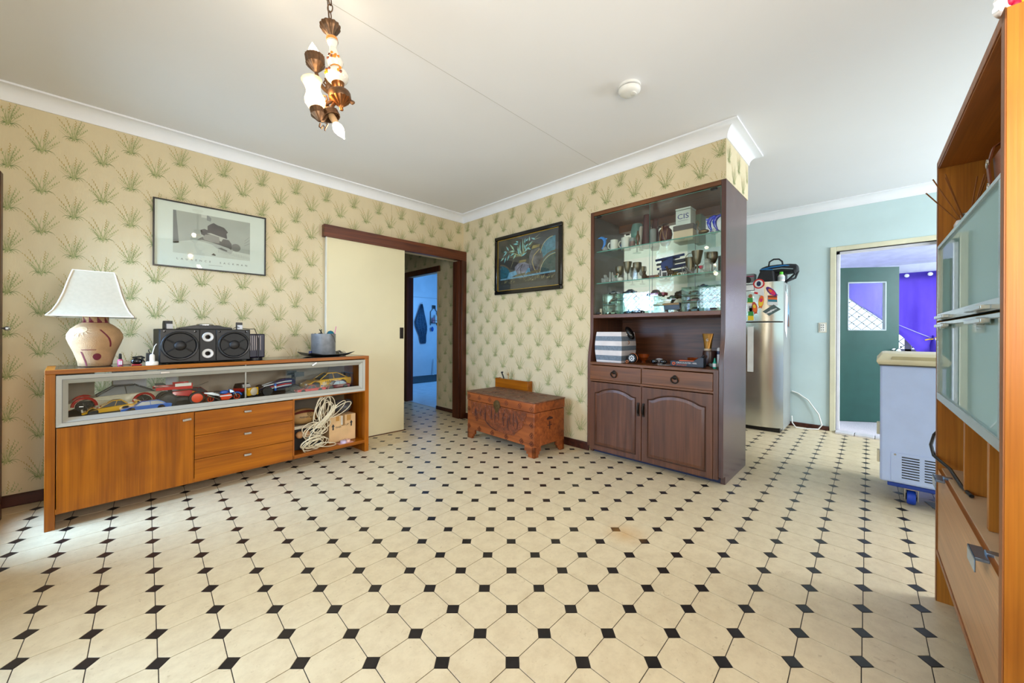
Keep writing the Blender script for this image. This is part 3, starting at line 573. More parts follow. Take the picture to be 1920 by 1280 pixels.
# --- cubby contents
t = thing('cardboard_box', 'brown cardboard carton with two black arrows in the open cubby', 'box', SW(1.572, .10, .113), SA+.02)
CARD = mat('cardboard', (222, 184, 134), .8, var=.08)
obj('carton', MB().box(0, .245, 0, .22, 0, .236), CARD, t, bevel=.003)
obj('packing_tape', MB().box(.112, .142, -.0015, 0, .14, .237), mat('brown_tape', (150, 112, 62), .3), t)
obj('label_remnant', MB().box(.105, .122, -.0022, 0, .15, .232).box(.06, .09, -.001, 0, .19, .232, 1).box(.16, .2, -.001, 0, .18, .232, 1), [mat('paper_grey', (206, 200, 186)), mat('torn_card', (190, 140, 70), .8)], t)
def arrow(x, z): return [(x-.006, z-.03), (x+.006, z-.03), (x+.006, z), (x+.014, z), (x, z+.024), (x-.014, z), (x-.006, z)]
obj('printed_arrow', MB().prism(arrow(.035, .145), -.001, 0, 'y'), BLACK, t); obj('printed_arrow', MB().prism(arrow(.203, .155), -.001, 0, 'y'), BLACK, t)
text('printed_words', 'THIS', .022, (.082, -.0012, .133), (1, 0, .05), (0, 0, 1), BLACK, t, sx=1.2); text('printed_words', 'UP', .022, (.163, -.0012, .145), (1, 0, .05), (0, 0, 1), BLACK, t, sx=1.2)
t = thing('rugby_ball', 'tan rugby ball with dark lettering lying in the open cubby', 'ball', SW(1.385, .17, .312), SA)
obj('ball', MB().lathe([(.068*sqrt(max(0, 1-(x/.112)**2))**.9, x) for x in [-.112+.0112*i for i in range(21)]], (0, 0, .069), 24, axis=(1, 0, .0)), mat('tan_leather', (176, 138, 84), .5, var=.1, bump=.3, bscale=400), t)
obj('dark_panel', MB().loft([[(x, -.0685*cos(a)*k, .069+.0685*sin(a)*k) for a in (.62, .8, 1.0)] for x, k in [(-.112+.0112*i, sqrt(max(.0, 1-((-.112+.0112*i)/.112)**2))**.9) for i in range(21)]], cap=False, closed=False), mat('maroon_panel', (92, 34, 22), .5), t)
text('ball_lettering', 'MUDNEY AJOES', .020, (.008, -.0685, .070), (1, 0, -.08), (0, 0, 1), BLACK, t, sx=.9); text('ball_lettering', 'P', .018, (.022, -.064, .097), (1, 0, 0), (0, .3, 1), BLACK, t)
obj('ball_emblem', MB().torus((.022, -.0645, .097), .014, .0012, (0, -1, .3), 20, 5), BLACK, t)
obj('wooden_tray', MB().box(0, .25, 0, .2, 0, .012).box(0, .25, 0, .012, .012, .024), mat('pale_board', (206, 196, 172), .6), None, 'pale flat tray carrying the rugby ball in the cubby', 'tray', SW(1.268, .10, .293), SA)
obj('crate', MB().box(0, .25, 0, .008, 0, .18).box(0, .25, .192, .2, 0, .18).box(0, .008, .008, .192, 0, .18).box(.242, .25, .008, .192, 0, .18).box(0, .25, 0, .2, 0, .006), mat('black_crate', (26, 24, 24), .6), None, 'black plastic crate under the rugby ball, behind white cable', 'crate', SW(1.268, .12, .113), SA, bevel=.003)
for i, (x, z, n) in enumerate(((1.325, .247, 'left'), (1.378, .247, 'right'))):
    t = obj('round_bulb', MB().ball((0, 0, 0), .03, (1, 1, 1), 16), mat('tan_ball', (196, 150, 104), .5), None, f'tan ball resting behind white cable, {n} one of the pair', 'ball', SW(x, .085, z), SA, group='tan balls in the cubby')
CORD = mat('cream_cord', (226, 214, 184), .45, var=.04)
mb = MB(); r = random.Random(5)
def loop(cx, cz, a, b, tilt, y0, y1, n=22):
    L = []
    for i in range(n):
        t_ = 2*pi*i/n; u = a*cos(t_); v = b*sin(t_)
        L.append((cx+u*cos(tilt)-v*sin(tilt), y0+(y1-y0)*.5*(1+cos(t_+1)), cz+u*sin(tilt)+v*cos(tilt)))
    mb.tube(L, .0036, 7, closed=True)
for i in range(8): loop(1.485+r.uniform(-.03, .035)+.006*i, .425+r.uniform(-.02, .03), .105+r.uniform(-.02, .012), .030+.006*i, 1.25+r.uniform(-.32, .25), .00+r.uniform(0, .05), .05+r.uniform(0, .03))
loop(1.63, .425, .11, .042, .42, -.012, .03); loop(1.60, .43, .10, .035, .62, .0, .04)
for i in range(9): loop(1.44+r.uniform(-.03, .05), .275+r.uniform(-.03, .03), .085+r.uniform(-.02, .02), .048+r.uniform(-.015, .012), .35+r.uniform(-.5, .4), -.012+r.uniform(0, .04), .05)
for i in range(8): loop(1.405+r.uniform(-.035, .05), .168+r.uniform(-.02, .02), .09+r.uniform(-.02, .012), .040+r.uniform(-.015, .012), r.uniform(-.25, .2), -.02+r.uniform(0, .03), .05)
loop(1.50, .145, .095, .022, -.22, -.03, .03)
for i in range(4): mb.tube([(1.42+.012*i, .0, .30), (1.46+.012*i, -.012, .355), (1.52+.01*i, -.008, .41), (1.56+.012*i, 0, .47)], .0036, 7)
obj('extension_cord', mb, CORD, None, 'long coiled cream extension cord spilling over the open cubby', 'cord', SO, SA)
obj('grey_bag', MB().ball((0, 0, .055), .07, (1.15, .8, .8), 12).ball((.055, .02, .085), .05, (1, .9, .75), 10).ball((-.03, .01, .10), .04, (1.1, .9, .6), 10), mat('grey_plastic_bag', (88, 88, 90), .4, var=.3, bump=.9, bscale=30), None, 'crumpled grey bag on top of the cardboard carton', 'bag', SW(1.74, .20, .350), SA)
t = obj('paper_slip', MB().box(0, .13, 0, .07, 0, .002), mat('pink_paper', (222, 170, 166), .6), None, 'pink paper slip on the cubby floor beneath two tape rolls', 'paper', SW(1.62, .005, .1125), SA)
for lx, ly, c, n in ((1.668, .035, (214, 200, 232), 'lilac'), (1.712, .05, (232, 190, 176), 'peach')):
    obj('tape_roll', MB().lathe([(.012, 0), (.026, 0), (.026, .022), (.012, .022), (.012, 0)], (0, 0, 0), 20, cap=False), mat('tape_'+n, c, .3), None, f'{n} roll of tape at the front of the cubby floor', 'tape roll', SW(lx, ly, .1148), SA, group='tape rolls')

# ------------------------------------------------------------------ on the sideboard
ZT = .8864
t = thing('table_lamp', 'southwestern pottery lamp with flared cream square shade on sideboard', 'lamp', SW(.192, .20, ZT), SA-.12)
prof = [(.064, 0), (.072, .004), (.075, .03), (.090, .085), (.110, .140), (.1195, .172), (.118, .196), (.104, .226), (.078, .252), (.058, .266), (.054, .272), (.0555, .295), (.055, .308)]
POT = mat('sand_pottery', (190, 152, 110), .75, var=.12, vscale=14, bump=.5, bscale=220)
obj('base', MB().lathe(prof, (0, 0, 0), 40), POT, t, smooth=60)
def rad(z):
    for (r0, z0), (r1, z1) in zip(prof, prof[1:]):
        if z0 <= z <= z1: return r0+(r1-r0)*(z-z0)/(z1-z0)
    return prof[-1][0]
def patch(mb, poly, e=.0012, mi=0):       # polygon in (angle, z) laid on the pot, angle 0 faces the room (-y)
    P = []
    for i in range(len(poly)):
        a, b = poly[i], poly[(i+1) % len(poly)]; n = max(1, int(max(abs(b[0]-a[0])/.12, abs(b[1]-a[1])/.012)))
        P += [(a[0]+(b[0]-a[0])*k/n, a[1]+(b[1]-a[1])*k/n) for k in range(n)]
    ca, cz = sum(p[0] for p in poly)/len(poly), sum(p[1] for p in poly)/len(poly); Q = lambda a, z: ((rad(z)+e)*sin(a), -(rad(z)+e)*cos(a), z)
    for s0, s1 in ((0, .5), (.5, 1)):
        for i in range(len(P)):
            a, b = P[i], P[(i+1) % len(P)]; m_ = lambda p, s: Q(ca+(p[0]-ca)*s, cz+(p[1]-cz)*s)
            mb.poly([m_(a, s0), m_(a, s1), m_(b, s1), m_(b, s0)] if s0 else [m_(a, 0), m_(a, s1), m_(b, s1)], mi)
MAR = mat('maroon_glaze', (110, 28, 44), .6)
mb = MB()
for k in range(8):
    a = -2.9+k*.62
    for i, h in enumerate((.030, .022, .015, .008)): patch(mb, [(a+i*.09, .268), (a+i*.09+.09, .268), (a+i*.09+.09, .270+h), (a+i*.09, .270+h)])
for z in (.2675,): mb.tube([((rad(z)+.0008)*sin(a), -(rad(z)+.0008)*cos(a), z) for a in [2*pi*i/40 for i in range(41)]], .0012, 5)
n = 10
for i in range(n):                                                           # curved band right of centre
    z0 = .225-.105*i/n; z1 = .225-.105*(i+1)/n; f = lambda z: .16+.52*sin((.235-z)/.11*1.35)
    patch(mb, [(f(z0), z0), (f(z0)+.08, z0), (f(z1)+.08, z1), (f(z1), z1)])
patch(mb, [(-.55, .101), (.12, .101), (.12, .105), (-.55, .105)])
for i in range(6): patch(mb, [(-.62+.05*i*.5, .092-.0145*i), (-.53+.05*i*.5, .092-.0145*i), (-.53+.05*(i+1)*.5, .092-.0145*(i+1)), (-.62+.05*(i+1)*.5, .092-.0145*(i+1))])
patch(mb, [(.16+.21*cos(a), .060+.021*sin(a)) for a in [2*pi*i/16 for i in range(16)]])
obj('painted_band', mb, MAR, t, smooth=0, label='maroon stepped and curved decoration on the pot')
mb = MB()
for k in range(9):
    a = pi+k*pi/8; patch(mb, [(-.52+.33*cos(a-.14), .222+.022*sin(a-.14)), (-.52+.33*cos(a+.14), .222+.022*sin(a+.14)), (-.52+.56*cos(a), .222+.042*sin(a))], .002)
patch(mb, [(-.52+.3*cos(a), .222+.019*sin(a)) for a in [2*pi*i/18 for i in range(18)]], .0022)
obj('sun_relief', mb, mat('pale_pottery', (214, 184, 142), .75), t, smooth=0, label='raised sun on the pot shoulder')
prof_s = [(.172, .302), (.150, .334), (.132, .380), (.115, .440), (.100, .510), (.084, .575)]
rings = [[(w*sx, w*sy, z) for sx, sy in ((-1, -1), (1, -1), (1, 1), (-1, 1))] for w, z in prof_s]
SH = mat('cream_linen', (198, 186, 162), .85, var=.03, vscale=60, bump=.2, bscale=500)
mb = MB().loft(rings, cap=False); mb.loft([[(x*.975, y*.975, z) for x, y, z in rr] for rr in rings], cap=False)
obj('lamp_shade', mb, SH, t, smooth=30)
mb = MB()
for k in range(4): mb.tube([rr[k] for rr in rings], .0035, 6)
mb.tube(rings[0], .003, 6, closed=True); mb.tube(rings[-1], .003, 6, closed=True)
obj('shade_piping', mb, mat('cream_piping', (248, 242, 226), .8), t)
obj('lamp_stem', MB().lathe([(.012, .30), (.012, .36), (.02, .365), (.02, .40)], n=12).tube([(-.10, 0, .50), (0, 0, .36), (.10, 0, .50)], .002, 6), mat('brass', (176, 138, 66), .3, 1), t)
t = thing('nail_polish', 'pink nail polish bottle with black cap beside the lamp', 'nail polish', SW(.293, .127, ZT), SA)
obj('bottle', MB().lathe([(.010, 0), (.0125, .003), (.0125, .034), (.010, .038), (.006, .041)], n=14), mat('pink_polish', (226, 110, 150), .15), t)
obj('cap', MB().lathe([(.0068, .041), (.0078, .043), (.006, .074), (.004, .075)], n=12), BLACK, t); obj('label', MB().box(-.008, .008, -.0135, -.012, .006, .03), mat('label_white', (236, 222, 226)), t)
obj('cream_block', MB().box(-.02, .02, -.012, .012, 0, .022), mat('cream_plastic', (226, 216, 196), .5), None, 'small cream block behind the nail polish', 'block', SW(.325, .19, ZT), SA, bevel=.004)
t = thing('pocket_gadget', 'small black gadget with red base and clip between polish and plug', 'gadget', SW(.362, .07, ZT), SA)
obj('body', MB().ball((0, 0, .026), .026, (1.05, .7, .8), 14), BLACKG, t); obj('base', MB().box(-.022, .022, -.016, .016, 0, .008), mat('red_plastic', (178, 20, 34), .3), t, bevel=.002); obj('clip', MB().tube([(-.02, 0, .05), (.02, -.005, .055), (.035, -.005, .045)], .006, 6).tube([(.02, -.012, .048), (.034, -.012, .02)], .004, 6), BLACK, t)
t = thing('plug_adaptor', 'white round charger with plug and cable at the speaker corner', 'charger', SW(.428, .028, ZT), SA)
obj('puck', MB().lathe([(.028, 0), (.030, .004), (.030, .018), (.026, .024)], n=22), mat('white_plastic', (236, 236, 232), .35), t); obj('plug', MB().lathe([(.012, .024), (.013, .03), (.012, .062), (.008, .07)], n=14), mat('white_plastic', (236, 236, 232)), t)
obj('cable', MB().tube([(0, 0, .066), (.004, .0, .09), (.012, .01, .12), (.022, .02, .135)], .0025, 6), mat('white_plastic', (236, 236, 232)), t)
obj('black_adaptor', MB().box(-.018, .018, -.012, .012, 0, .075).tube([(0, 0, .07), (-.008, 0, .095), (.005, .0, .10)], .0025, 6), BLACK, None, 'black power adaptor standing behind the white charger', 'charger', SW(.425, .10, ZT), SA, bevel=.003)
# speaker
t = thing('stereo_speaker', 'wide black twin-woofer speaker box with two white ports', 'speaker', SW(.462, .055, ZT), SA)
SPK = mat('speaker_black', (10, 10, 11), .5, var=.08); SPG = mat('speaker_grey', (26, 27, 30), .35, var=.05)
box('cabinet', SPK, t, 0, .504, .004, .25, .006, .233, .004)
box('baffle', mat('baffle_black', (14, 14, 15), .42), t, .004, .205, -.004, .006, .01, .229, .003); box('baffle', mat('baffle_black', (14, 14, 15), .42), t, .298, .50, -.004, .006, .01, .229, .003)
box('centre_panel', SPK, t, .207, .296, .0, .006, .012, .229, .002)
for cx, r in ((.103, .098), (.402, .098)):
    rg = obj('woofer', MB().lathe([(r, 0), (r, .010), (r*.95, .014), (r*.88, .012), (r*.84, .004), (r*.8, 0)], (cx, -.004, .121), 40, axis=(0, -1, 0), cap=False), SPG, t)
    obj('cone', MB().lathe([(r*.82, .004), (r*.62, -.004), (r*.36, -.012), (.004, -.014)], (cx, -.006, .121), 32, axis=(0, -1, 0)), mat('cone_black', (4, 4, 4), .55), rg)
    obj('dust_cap', MB().lathe([(r*.34, 0), (r*.33, .008), (r*.26, .016), (r*.14, .021), (.002, .023)], (cx, -.006, .121), 24, axis=(0, -1, 0)), mat('cap_grey', (26, 23, 23), .5), rg)
    mb = MB()
    for a in (.56, pi-.56, pi+.56, -.56): mb.tube([(cx+r*.3*cos(a), -.016, .121+r*.3*sin(a)), (cx+r*.86*cos(a), -.014, .121+r*.86*sin(a))], .0045, 6)
    obj('strut', mb, SPG, rg)
for z in (.063, .178): obj('port', MB().lathe([(.0325, 0), (.0325, .004), (.028, .008), (.018, .005), (.0125, -.004), (.0125, -.012)], (.251, -.001, z), 28, axis=(0, -1, 0), cap=False), [mat('port_white', (222, 222, 222), .3)], t, label='white ring port')
for z in (.063, .178): obj('port_hole', MB().lathe([(.0128, 0), (.001, .0003)], (.251, -.0022, z), 20, axis=(0, -1, 0)), BLACKG, t)
mb = MB()
for cx in (.026, .182, .318, .474): mb.lathe([(.007, 0), (.007, .002), (.002, .0025)], (cx, -.004, .216), 10, axis=(0, -1, 0))
obj('screw', mb, BLACKG, t)
obj('disc_player', MB().prism([(-.15, 0), (.15, 0), (.15, .012), (.10, .018), (.07, .028), (-.06, .028), (-.11, .016), (-.15, .010)], -.06, .06, 'y'), mat('player_black', (36, 36, 38), .3), None, 'flat black disc player lying on top of the speaker', 'disc player', SW(.722, .19, 1.1195), SA, bevel=.003)
tag(obj('player_dial', MB().lathe([(.05, 0), (.05, .006), (.035, .012), (.03, .010)], n=28), STEEL, bpy.data.objects['disc_player'], loc=(.0, 0, .028)))
for lx, ly, n, rz in ((.515, .15, 'left', .1), (.93, .20, 'right', -.2)):
    t = thing('mini_speaker', f'little silver and black satellite block on the {n} end of the speaker', 'small speaker', SW(lx, ly, 1.1195), SA+rz)
    obj('case', MB().prism([(-.03, 0), (.03, 0), (.03, .036), (.02, .054), (-.03, .054)], -.02, .02, 'x'), BLACK, t, bevel=.002); box('face', mat('silver_plastic', (206, 206, 208), .35), t, -.012, .021, -.033, .02, 0, .034, .002)
tag(obj('thin_cable', MB().tube([SW(.88, .15, 1.125), SW(.905, .16, 1.14), SW(.95, .18, 1.128), SW(1.0, .2, 1.124), SW(1.03, .2, 1.126)], .0025, 6).tube([SW(1.03, .19, 1.126), SW(1.055, .185, 1.05), SW(1.055, .18, .889)], .0025, 6), BLACK), 'thin black cable trailing off the right of the speaker top', 'cable')
t = thing('fan_heater', 'dark purple ribbed heater block right of the speaker', 'fan heater', SW(1.045, .25, ZT), SA)
PUR = mat('dark_purple', (24, 12, 40), .35); obj('case', MB().box(-.06, .06, -.05, .05, .012, .20), PUR, t, bevel=.008)
for i in range(6): box('fin', mat('fin_grey', (186, 176, 176), .4), t, -.046+.014*i, -.040+.014*i, -.054, -.05, .07, .185, .001)
obj('foot', MB().lathe([(.055, 0), (.055, .01), (.03, .014)], n=20), BLACK, t)
t = thing('serving_tray', 'black tray with turned-up corners under the grey tin', 'tray', SW(1.60, .225, ZT), SA+.04)
TR = mat('tray_black', (28, 27, 28), .35); g = []
for j in range(13):
    for i in range(13):
        x, y = (i-6)/6, (j-6)/6; e = max(abs(x), abs(y)); z = .003+.014*max(0, e-.72)/.28+.022*max(0, abs(x)+abs(y)-1.45)/.55
        g.append((x*.195, y*.135, z))
mb = MB()._add(g, [(j*13+i, j*13+i+1, (j+1)*13+i+1, (j+1)*13+i) for j in range(12) for i in range(12)])
o = obj('dish', mb, TR, t); m_ = o.modifiers.new('thickness', 'SOLIDIFY'); m_.thickness = .003
t = thing('storage_tin', 'round grey metal tin holding odds and ends on black tray', 'tin', SW(1.578, .235, ZT+.0045), SA)
TIN = mat('galvanised_tin', (136, 140, 145), .4, .25, var=.12, vscale=20)
obj('tin', MB().lathe([(.098, 0), (.1, .003), (.1, .03), (.1005, .031), (.1005, .196), (.0985, .198), (.097, .196), (.097, .004)], n=40, cap=False).lathe([(.098, 0), (.001, .0005)], (0, 0, .002), 32), TIN, t)
obj('crack_wire', MB().tube([(.02, -.1, .197), (.045, -.103, .17), (.062, -.096, .12)], .0018, 5), BLACK, t)
def ontin(lx, ly, z): return SW(1.578+lx, .235+ly, ZT+z)
obj('teal_cloth', MB().ball((0, 0, 0), .035, (1.0, .8, 1.0), 10), mat('teal_fabric', (14, 108, 130), .7, var=.2), None, 'teal bundle poking out of the grey tin', 'cloth', ontin(.058, -.01, .196), SA)
obj('drinking_straw', MB().tube([(0, 0, 0), (.028, 0, .14)], .003, 6), mat('pink_straw', (226, 110, 170), .4), None, 'pink straw standing in the grey tin', 'straw', ontin(.072, -.03, .13), SA)
obj('black_pliers', MB().tube([(0, 0, 0), (-.02, 0, .09)], .007, 6).tube([(-.02, 0, .09), (-.036, 0, .11)], .004, 6).tube([(-.02, 0, .09), (-.018, 0, .113)], .004, 6), BLACK, None, 'black handled pliers sticking up from the grey tin', 'pliers', ontin(-.01, -.02, .13), SA)
obj('bottle_stopper', MB().ball((0, 0, 0), .013, (2, 1, 1), 10).ball((-.045, 0, .0), .009, (1, 1, 1), 8), BLACK, None, 'black stoppers at the left rim of the grey tin', 'stopper', ontin(-.04, -.03, .198), SA)
obj('blue_lighter', MB().box(-.012, .012, -.008, .008, 0, .045), mat('dark_blue_plastic', (20, 34, 110), .3), None, 'dark blue lighter on the tray left of the tin', 'lighter', SW(1.470, .245, ZT+.004), SA, bevel=.003)
obj('spectacles', MB().torus((-.03, 0, .014), .02, .0022, (0, -1, .3), 16, 5).torus((.025, 0, .014), .02, .0022, (0, -1, .3), 16, 5).tube([(-.01, 0, .016), (.006, 0, .016)], .002, 5).tube([(.045, 0, .02), (.06, .05, .016)], .002, 5).tube([(-.05, 0, .02), (-.045, .05, .016)], .002, 5), STEEL, None, 'folded spectacles on the tray right of the tin', 'spectacles', SW(1.725, .205, ZT+.0055), SA)

# ------------------------------------------------------------------ dark timber dresser built into the end of the wall
MAHZ = wood('dark_mahogany_z', (72, 42, 28), (114, 70, 46), 'z', 3.2, .34, lo=.25, hi=.75)
MAHY = wood('dark_mahogany_y', (84, 48, 20), (134, 80, 38), 'y', 3.2, .34, lo=.25, hi=.75)
MAHP = wood('mahogany_side', (66, 44, 42), (98, 68, 62), 'z', 3.6, .26, lo=.25, hi=.75)
IRON = mat('dark_iron', (40, 34, 30), .45, .5)
GLASSE = mat('green_glass_edge', (96, 160, 146), .15)
SHELFG = glass('shelf_glass', (244, 254, 250))
Y0, Y1 = .80, 1.945
db = thing('display_dresser', 'tall dark timber dresser with glass display, drawers and arched doors', 'cabinet', (0, 0, 0))
side = [(3.04, .06), (2.985, .06), (2.985, .845), (2.99, .90), (3.005, .98), (3.022, 1.05), (3.03, 1.12), (3.03, 2.235), (3.62, 2.235), (3.62, .0), (3.04, 0)]
obj('side_panel', MB().prism(side, Y0, Y0+.032, 'y'), MAHP, db, bevel=.002); obj('side_panel', MB().prism(side, Y1-.032, Y1, 'y'), MAHZ, db, bevel=.002)
yi0, yi1 = Y0+.032, Y1-.032
box('top_board', MAHY, db, 3.03, 3.62, yi0, yi1, 2.200, 2.235, .002)
box('middle_rail', MAHY, db, 3.028, 3.60, yi0, yi1, 1.245, 1.278, .002)
box('counter', MAHY, db, 2.975, 3.60, yi0, yi1, .818, .842, .003)
box('niche_back', wood('niche_back', (70, 40, 26), (124, 76, 50), 'y', 3.5, .4), db, 3.59, 3.6, yi0, yi1, .84, 1.25, 0)
for a, b in ((yi0+.002, 1.20), (1.204, 1.60), (1.604, yi1-.002)):
    g = obj('rear_glass_door', MB().box(3.59, 3.594, a, b, 1.285, 2.192), PANE, db, smooth=0); obj('edge', MB().box(3.589, 3.595, b-.003, b, 1.285, 2.192), mat('edge_grey', (110, 116, 120), .4), g, smooth=0)
    box('hinge', mat('dark_iron', (40, 34, 30)), g, 3.585, 3.60, b-.07, b-.03, 2.12, 2.135, .001)
box('valance', MAHY, db, 3.50, 3.585, yi0, yi1, 2.13, 2.2, 0)
obj('inner_lining', MB().box(3.05, 3.585, yi1-.004, yi1-.001, 1.28, 2.2), mat('brown_lining', (82, 72, 62), .4), db)
for z in (1.872, 1.576):
    g = obj('glass_shelf', MB().box(3.075, 3.58, yi0+.004, yi1-.006, z-.008, z), SHELFG, db, smooth=0)
    obj('shelf_edge', MB().box(3.0735, 3.076, yi0+.004, yi1-.006, z-.008, z), GLASSE, g, smooth=0)
for a, b in ((yi0+.002, 1.371), (1.375, yi1-.002)):
    g = obj('glass_door', MB().box(3.034, 3.038, a, b, 1.285, 2.192), glass('dresser_pane', (253, 255, 254), gloss=.6), db, smooth=0)
    obj('edge', MB().box(3.034, 3.038, a-.0003, a+.0012, 1.285, 2.192).box(3.034, 3.038, a, b, 2.1905, 2.1925), GLASSE, g, smooth=0)
    hy = b-.05 if a > 1.3 else a+.05
    for z in (1.292, 2.185): box('hinge', IRON, g, 3.030, 3.046, hy-.022, hy+.022, z-.008, z+.006, .001)
for a, b in ((yi0+.034, 1.41), (1.416, yi1-.004)):
    w = box('drawer', MAHY, db, 2.972, 2.99, a, b, .686, .812, .002)
    c = (a+b)/2
    h = obj('ring_pull', MB().torus((2.960, c, .742), .026, .005, (1, -.0, .25), 24, 8), IRON, w, label='dark iron ring pull')
    obj('back_plate', MB().lathe([(.018, 0), (.018, .004), (.012, .008), (.006, .014)], (2.972, c, .762), 14, axis=(-1, 0, 0)), IRON, w)
box('stile', MAHZ, db, 2.974, 3.01, yi0-.001, yi0+.032, .045, .84, .001)
box('carcass_back', MAHZ, db, 3.56, 3.58, yi0, yi1, .03, .83, 0)
box('front_rail', MAHY, db, 2.975, 3.0, yi0, yi1, .666, .684, .002)
obj('face_frame', MB().box(2.985, 3.01, yi0, yi1, .045, .066).box(2.985, 3.01, yi1-.014, yi1, .06, .82).box(2.985, 3.01, yi0, yi0+.006, .06, .82).box(2.985, 3.01, 1.40, 1.425, .06, .82), MAHZ, db)
def arched(y0, y1, z0, z1, rise, n=14):
    P = [(y0, z0), (y1, z0), (y1, z1-rise)]; w = y1-y0
    P += [(y1-w*.04, z1-rise)]
    for i in range(n+1):
        t = i/n; P.append((y1-w*.1-(w*.8)*t, z1-rise+rise*(.12+.88*sin(pi*t)**.75)))
    P += [(y0+w*.04, z1-rise), (y0, z1-rise)]
    return P
for a, b, hy in ((yi0+.034, 1.408, 1.392), (1.413, yi1-.005, 1.436)):
    w = box('cupboard_door', MAHZ, db, 2.972, 2.99, a, b, .042, .660, .002)
    pa = arched(a+.045, b-.048, .085, .618, .05)
    pb = arched(a+.055, b-.058, .097, .606, .048)
    pc = arched(a+.075, b-.078, .118, .585, .045)
    mb = MB(); n = len(pa)
    mb.loft([[(2.9716, y, z) for y, z in pa], [(2.966, y*.98+.02*(a+b)/2, z*.98+.02*.35) for y, z in pa], [(2.9712, y, z) for y, z in pb]], cap=False)
    obj('moulding', mb, wood('dark_moulding', (52, 28, 18), (84, 48, 32), 'z', 3, .3), w, smooth=20)
    mb = MB().loft([[(2.9714, y, z) for y, z in pb], [(2.967, y, z) for y, z in pc]], cap=False); mb.poly([(2.967, y, z) for y, z in pc])
    obj('raised_panel', mb, MAHZ, w, smooth=20)
    obj('handle', MB().box(2.962, 2.972, hy-.008, hy+.008, .415, .525).tube([(2.962, hy, .43), (2.952, hy, .45), (2.950, hy, .47), (2.952, hy, .49), (2.962, hy, .51)], .006, 6), IRON, w)
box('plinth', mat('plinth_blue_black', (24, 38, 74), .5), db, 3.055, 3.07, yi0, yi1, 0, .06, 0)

# --- dresser: niche contents
ZC = .8425
t = thing('striped_basket', 'square fabric basket with white and blue-grey stripes in dresser niche', 'basket', (3.16, 1.755, ZC), 0)
STRW = mat('stripe_white', (232, 228, 232), .85, bump=.2, bscale=400); STRB = mat('stripe_slate', (126, 142, 160), .85, var=.12, vscale=60, bump=.2, bscale=400)
zs = [0, .018, .063, .108, .150, .193, .236, .275]; bw = .128
for i in range(7):
    f = lambda z: bw-.004+.012*sin(pi*z/.275)
    mb = MB()
    mb.loft([[(-f(z), -f(z), z), (f(z), -f(z), z), (f(z), f(z), z), (-f(z), f(z), z)] for z in (zs[i], (zs[i]+zs[i+1])/2, zs[i+1])], cap=(i == 0))
    obj('white_stripe' if i % 2 == 0 else 'slate_stripe', mb, STRB if i % 2 else STRW, t, smooth=20)
t = thing('sun_cap', 'black rounded cap hung over the corner of the striped basket', 'cap', (3.16, 1.612, ZC+.255), 0)
obj('crown', MB().at((0, 0, .01), (radians(-32), 0, 0)).ball((0, 0, 0), .05, (.7, .62, 1.35), 16), BLACKG, t)
obj('badge', MB().ball((-.035, .018, .0), .013, (.4, 1, .6), 10), CHROME, t); obj('strap', MB().torus((-.02, .01, -.075), .016, .003, (1, 0, 0), 14, 5), mat('tan_strap', (140, 92, 60), .5), t)
t = thing('round_torch', 'round black torch with white lens lying beside the striped basket', 'torch', (3.045, 1.535, ZC+.047), 0)
obj('casing', MB().lathe([(.036, 0), (.041, .006), (.041, .05), (.03, .07)], (0, 0, 0), 22, axis=(1, -.0, 0)), BLACK, t)
mb = MB()
for k in range(8): mb.lathe([(.0075, 0), (.006, .003)], (-.001, .020*cos(k*pi/4), .020*sin(k*pi/4)), 8, axis=(-1, 0, 0))
mb.lathe([(.008, 0), (.007, .003)], (-.001, 0, 0), 8, axis=(-1, 0, 0)); obj('lens', mb, mat('lens_white', (226, 232, 240), .15), t, kind='stuff')
obj('trim_ring', MB().torus((.02, 0, 0), .0425, .003, (1, 0, 0), 22, 5), mat('copper_trim', (196, 116, 70), .3, .6), t)
AMB = glass('amber_glass', (206, 110, 44), alpha=.75)
t = thing('amber_ashtray', 'amber glass dish behind the torch in the dresser niche', 'dish', (3.20, 1.50, ZC), 0)
obj('bowl', MB().lathe([(.022, 0), (.014, .012), (.02, .022), (.045, .05), (.05, .078), (.046, .078), (.03, .04), (.003, .028)], n=18), AMB, t, smooth=15)
t = thing('amber_ashtray', 'low amber glass dish behind the brown tube', 'dish', (3.30, 1.105, ZC), 0); obj('bowl', MB().lathe([(.03, 0), (.045, .01), (.055, .06), (.05, .06), (.035, .015), (.003, .012)], n=16), AMB, t, smooth=15)
t = thing('sunglasses', 'dark sunglasses lying folded in the middle of the niche', 'sunglasses', (3.16, 1.345, ZC), .15)
for s in (-1, 1): obj('lens', MB().ball((0, s*.036, .022), .026, (.35, 1.1, .8), 12), BLACKG, t)
obj('frame', MB().tube([(.0, -.065, .032), (-.006, 0, .036), (.0, .065, .032)], .003, 6).tube([(0, .065, .032), (.09, .05, .012)], .003, 6).tube([(0, -.065, .032), (.09, -.05, .012)], .003, 6), BLACK, t)
obj('white_pouch', MB().ball((0, 0, .022), .03, (1, 1.3, .7), 12), mat('pale_pouch', (206, 210, 216), .5), None, 'pale grey pouch beside the sunglasses', 'pouch', (3.30, 1.40, ZC))
obj('clear_tray', MB().box(-.07, .07, -.06, .06, 0, .004).box(-.07, .07, -.062, -.058, 0, .014).box(-.07, .07, .058, .062, 0, .014), glass('acrylic', (236, 240, 244), alpha=.8), None, 'shallow clear tray left of the spotlight box', 'tray', (3.14, 1.255, ZC))
t = thing('spotlight_box', 'dark navy open box lettered in orange and white in the niche', 'box', (3.065, 1.085, ZC), 0)
NAVY = mat('navy_card', (34, 38, 54), .4)
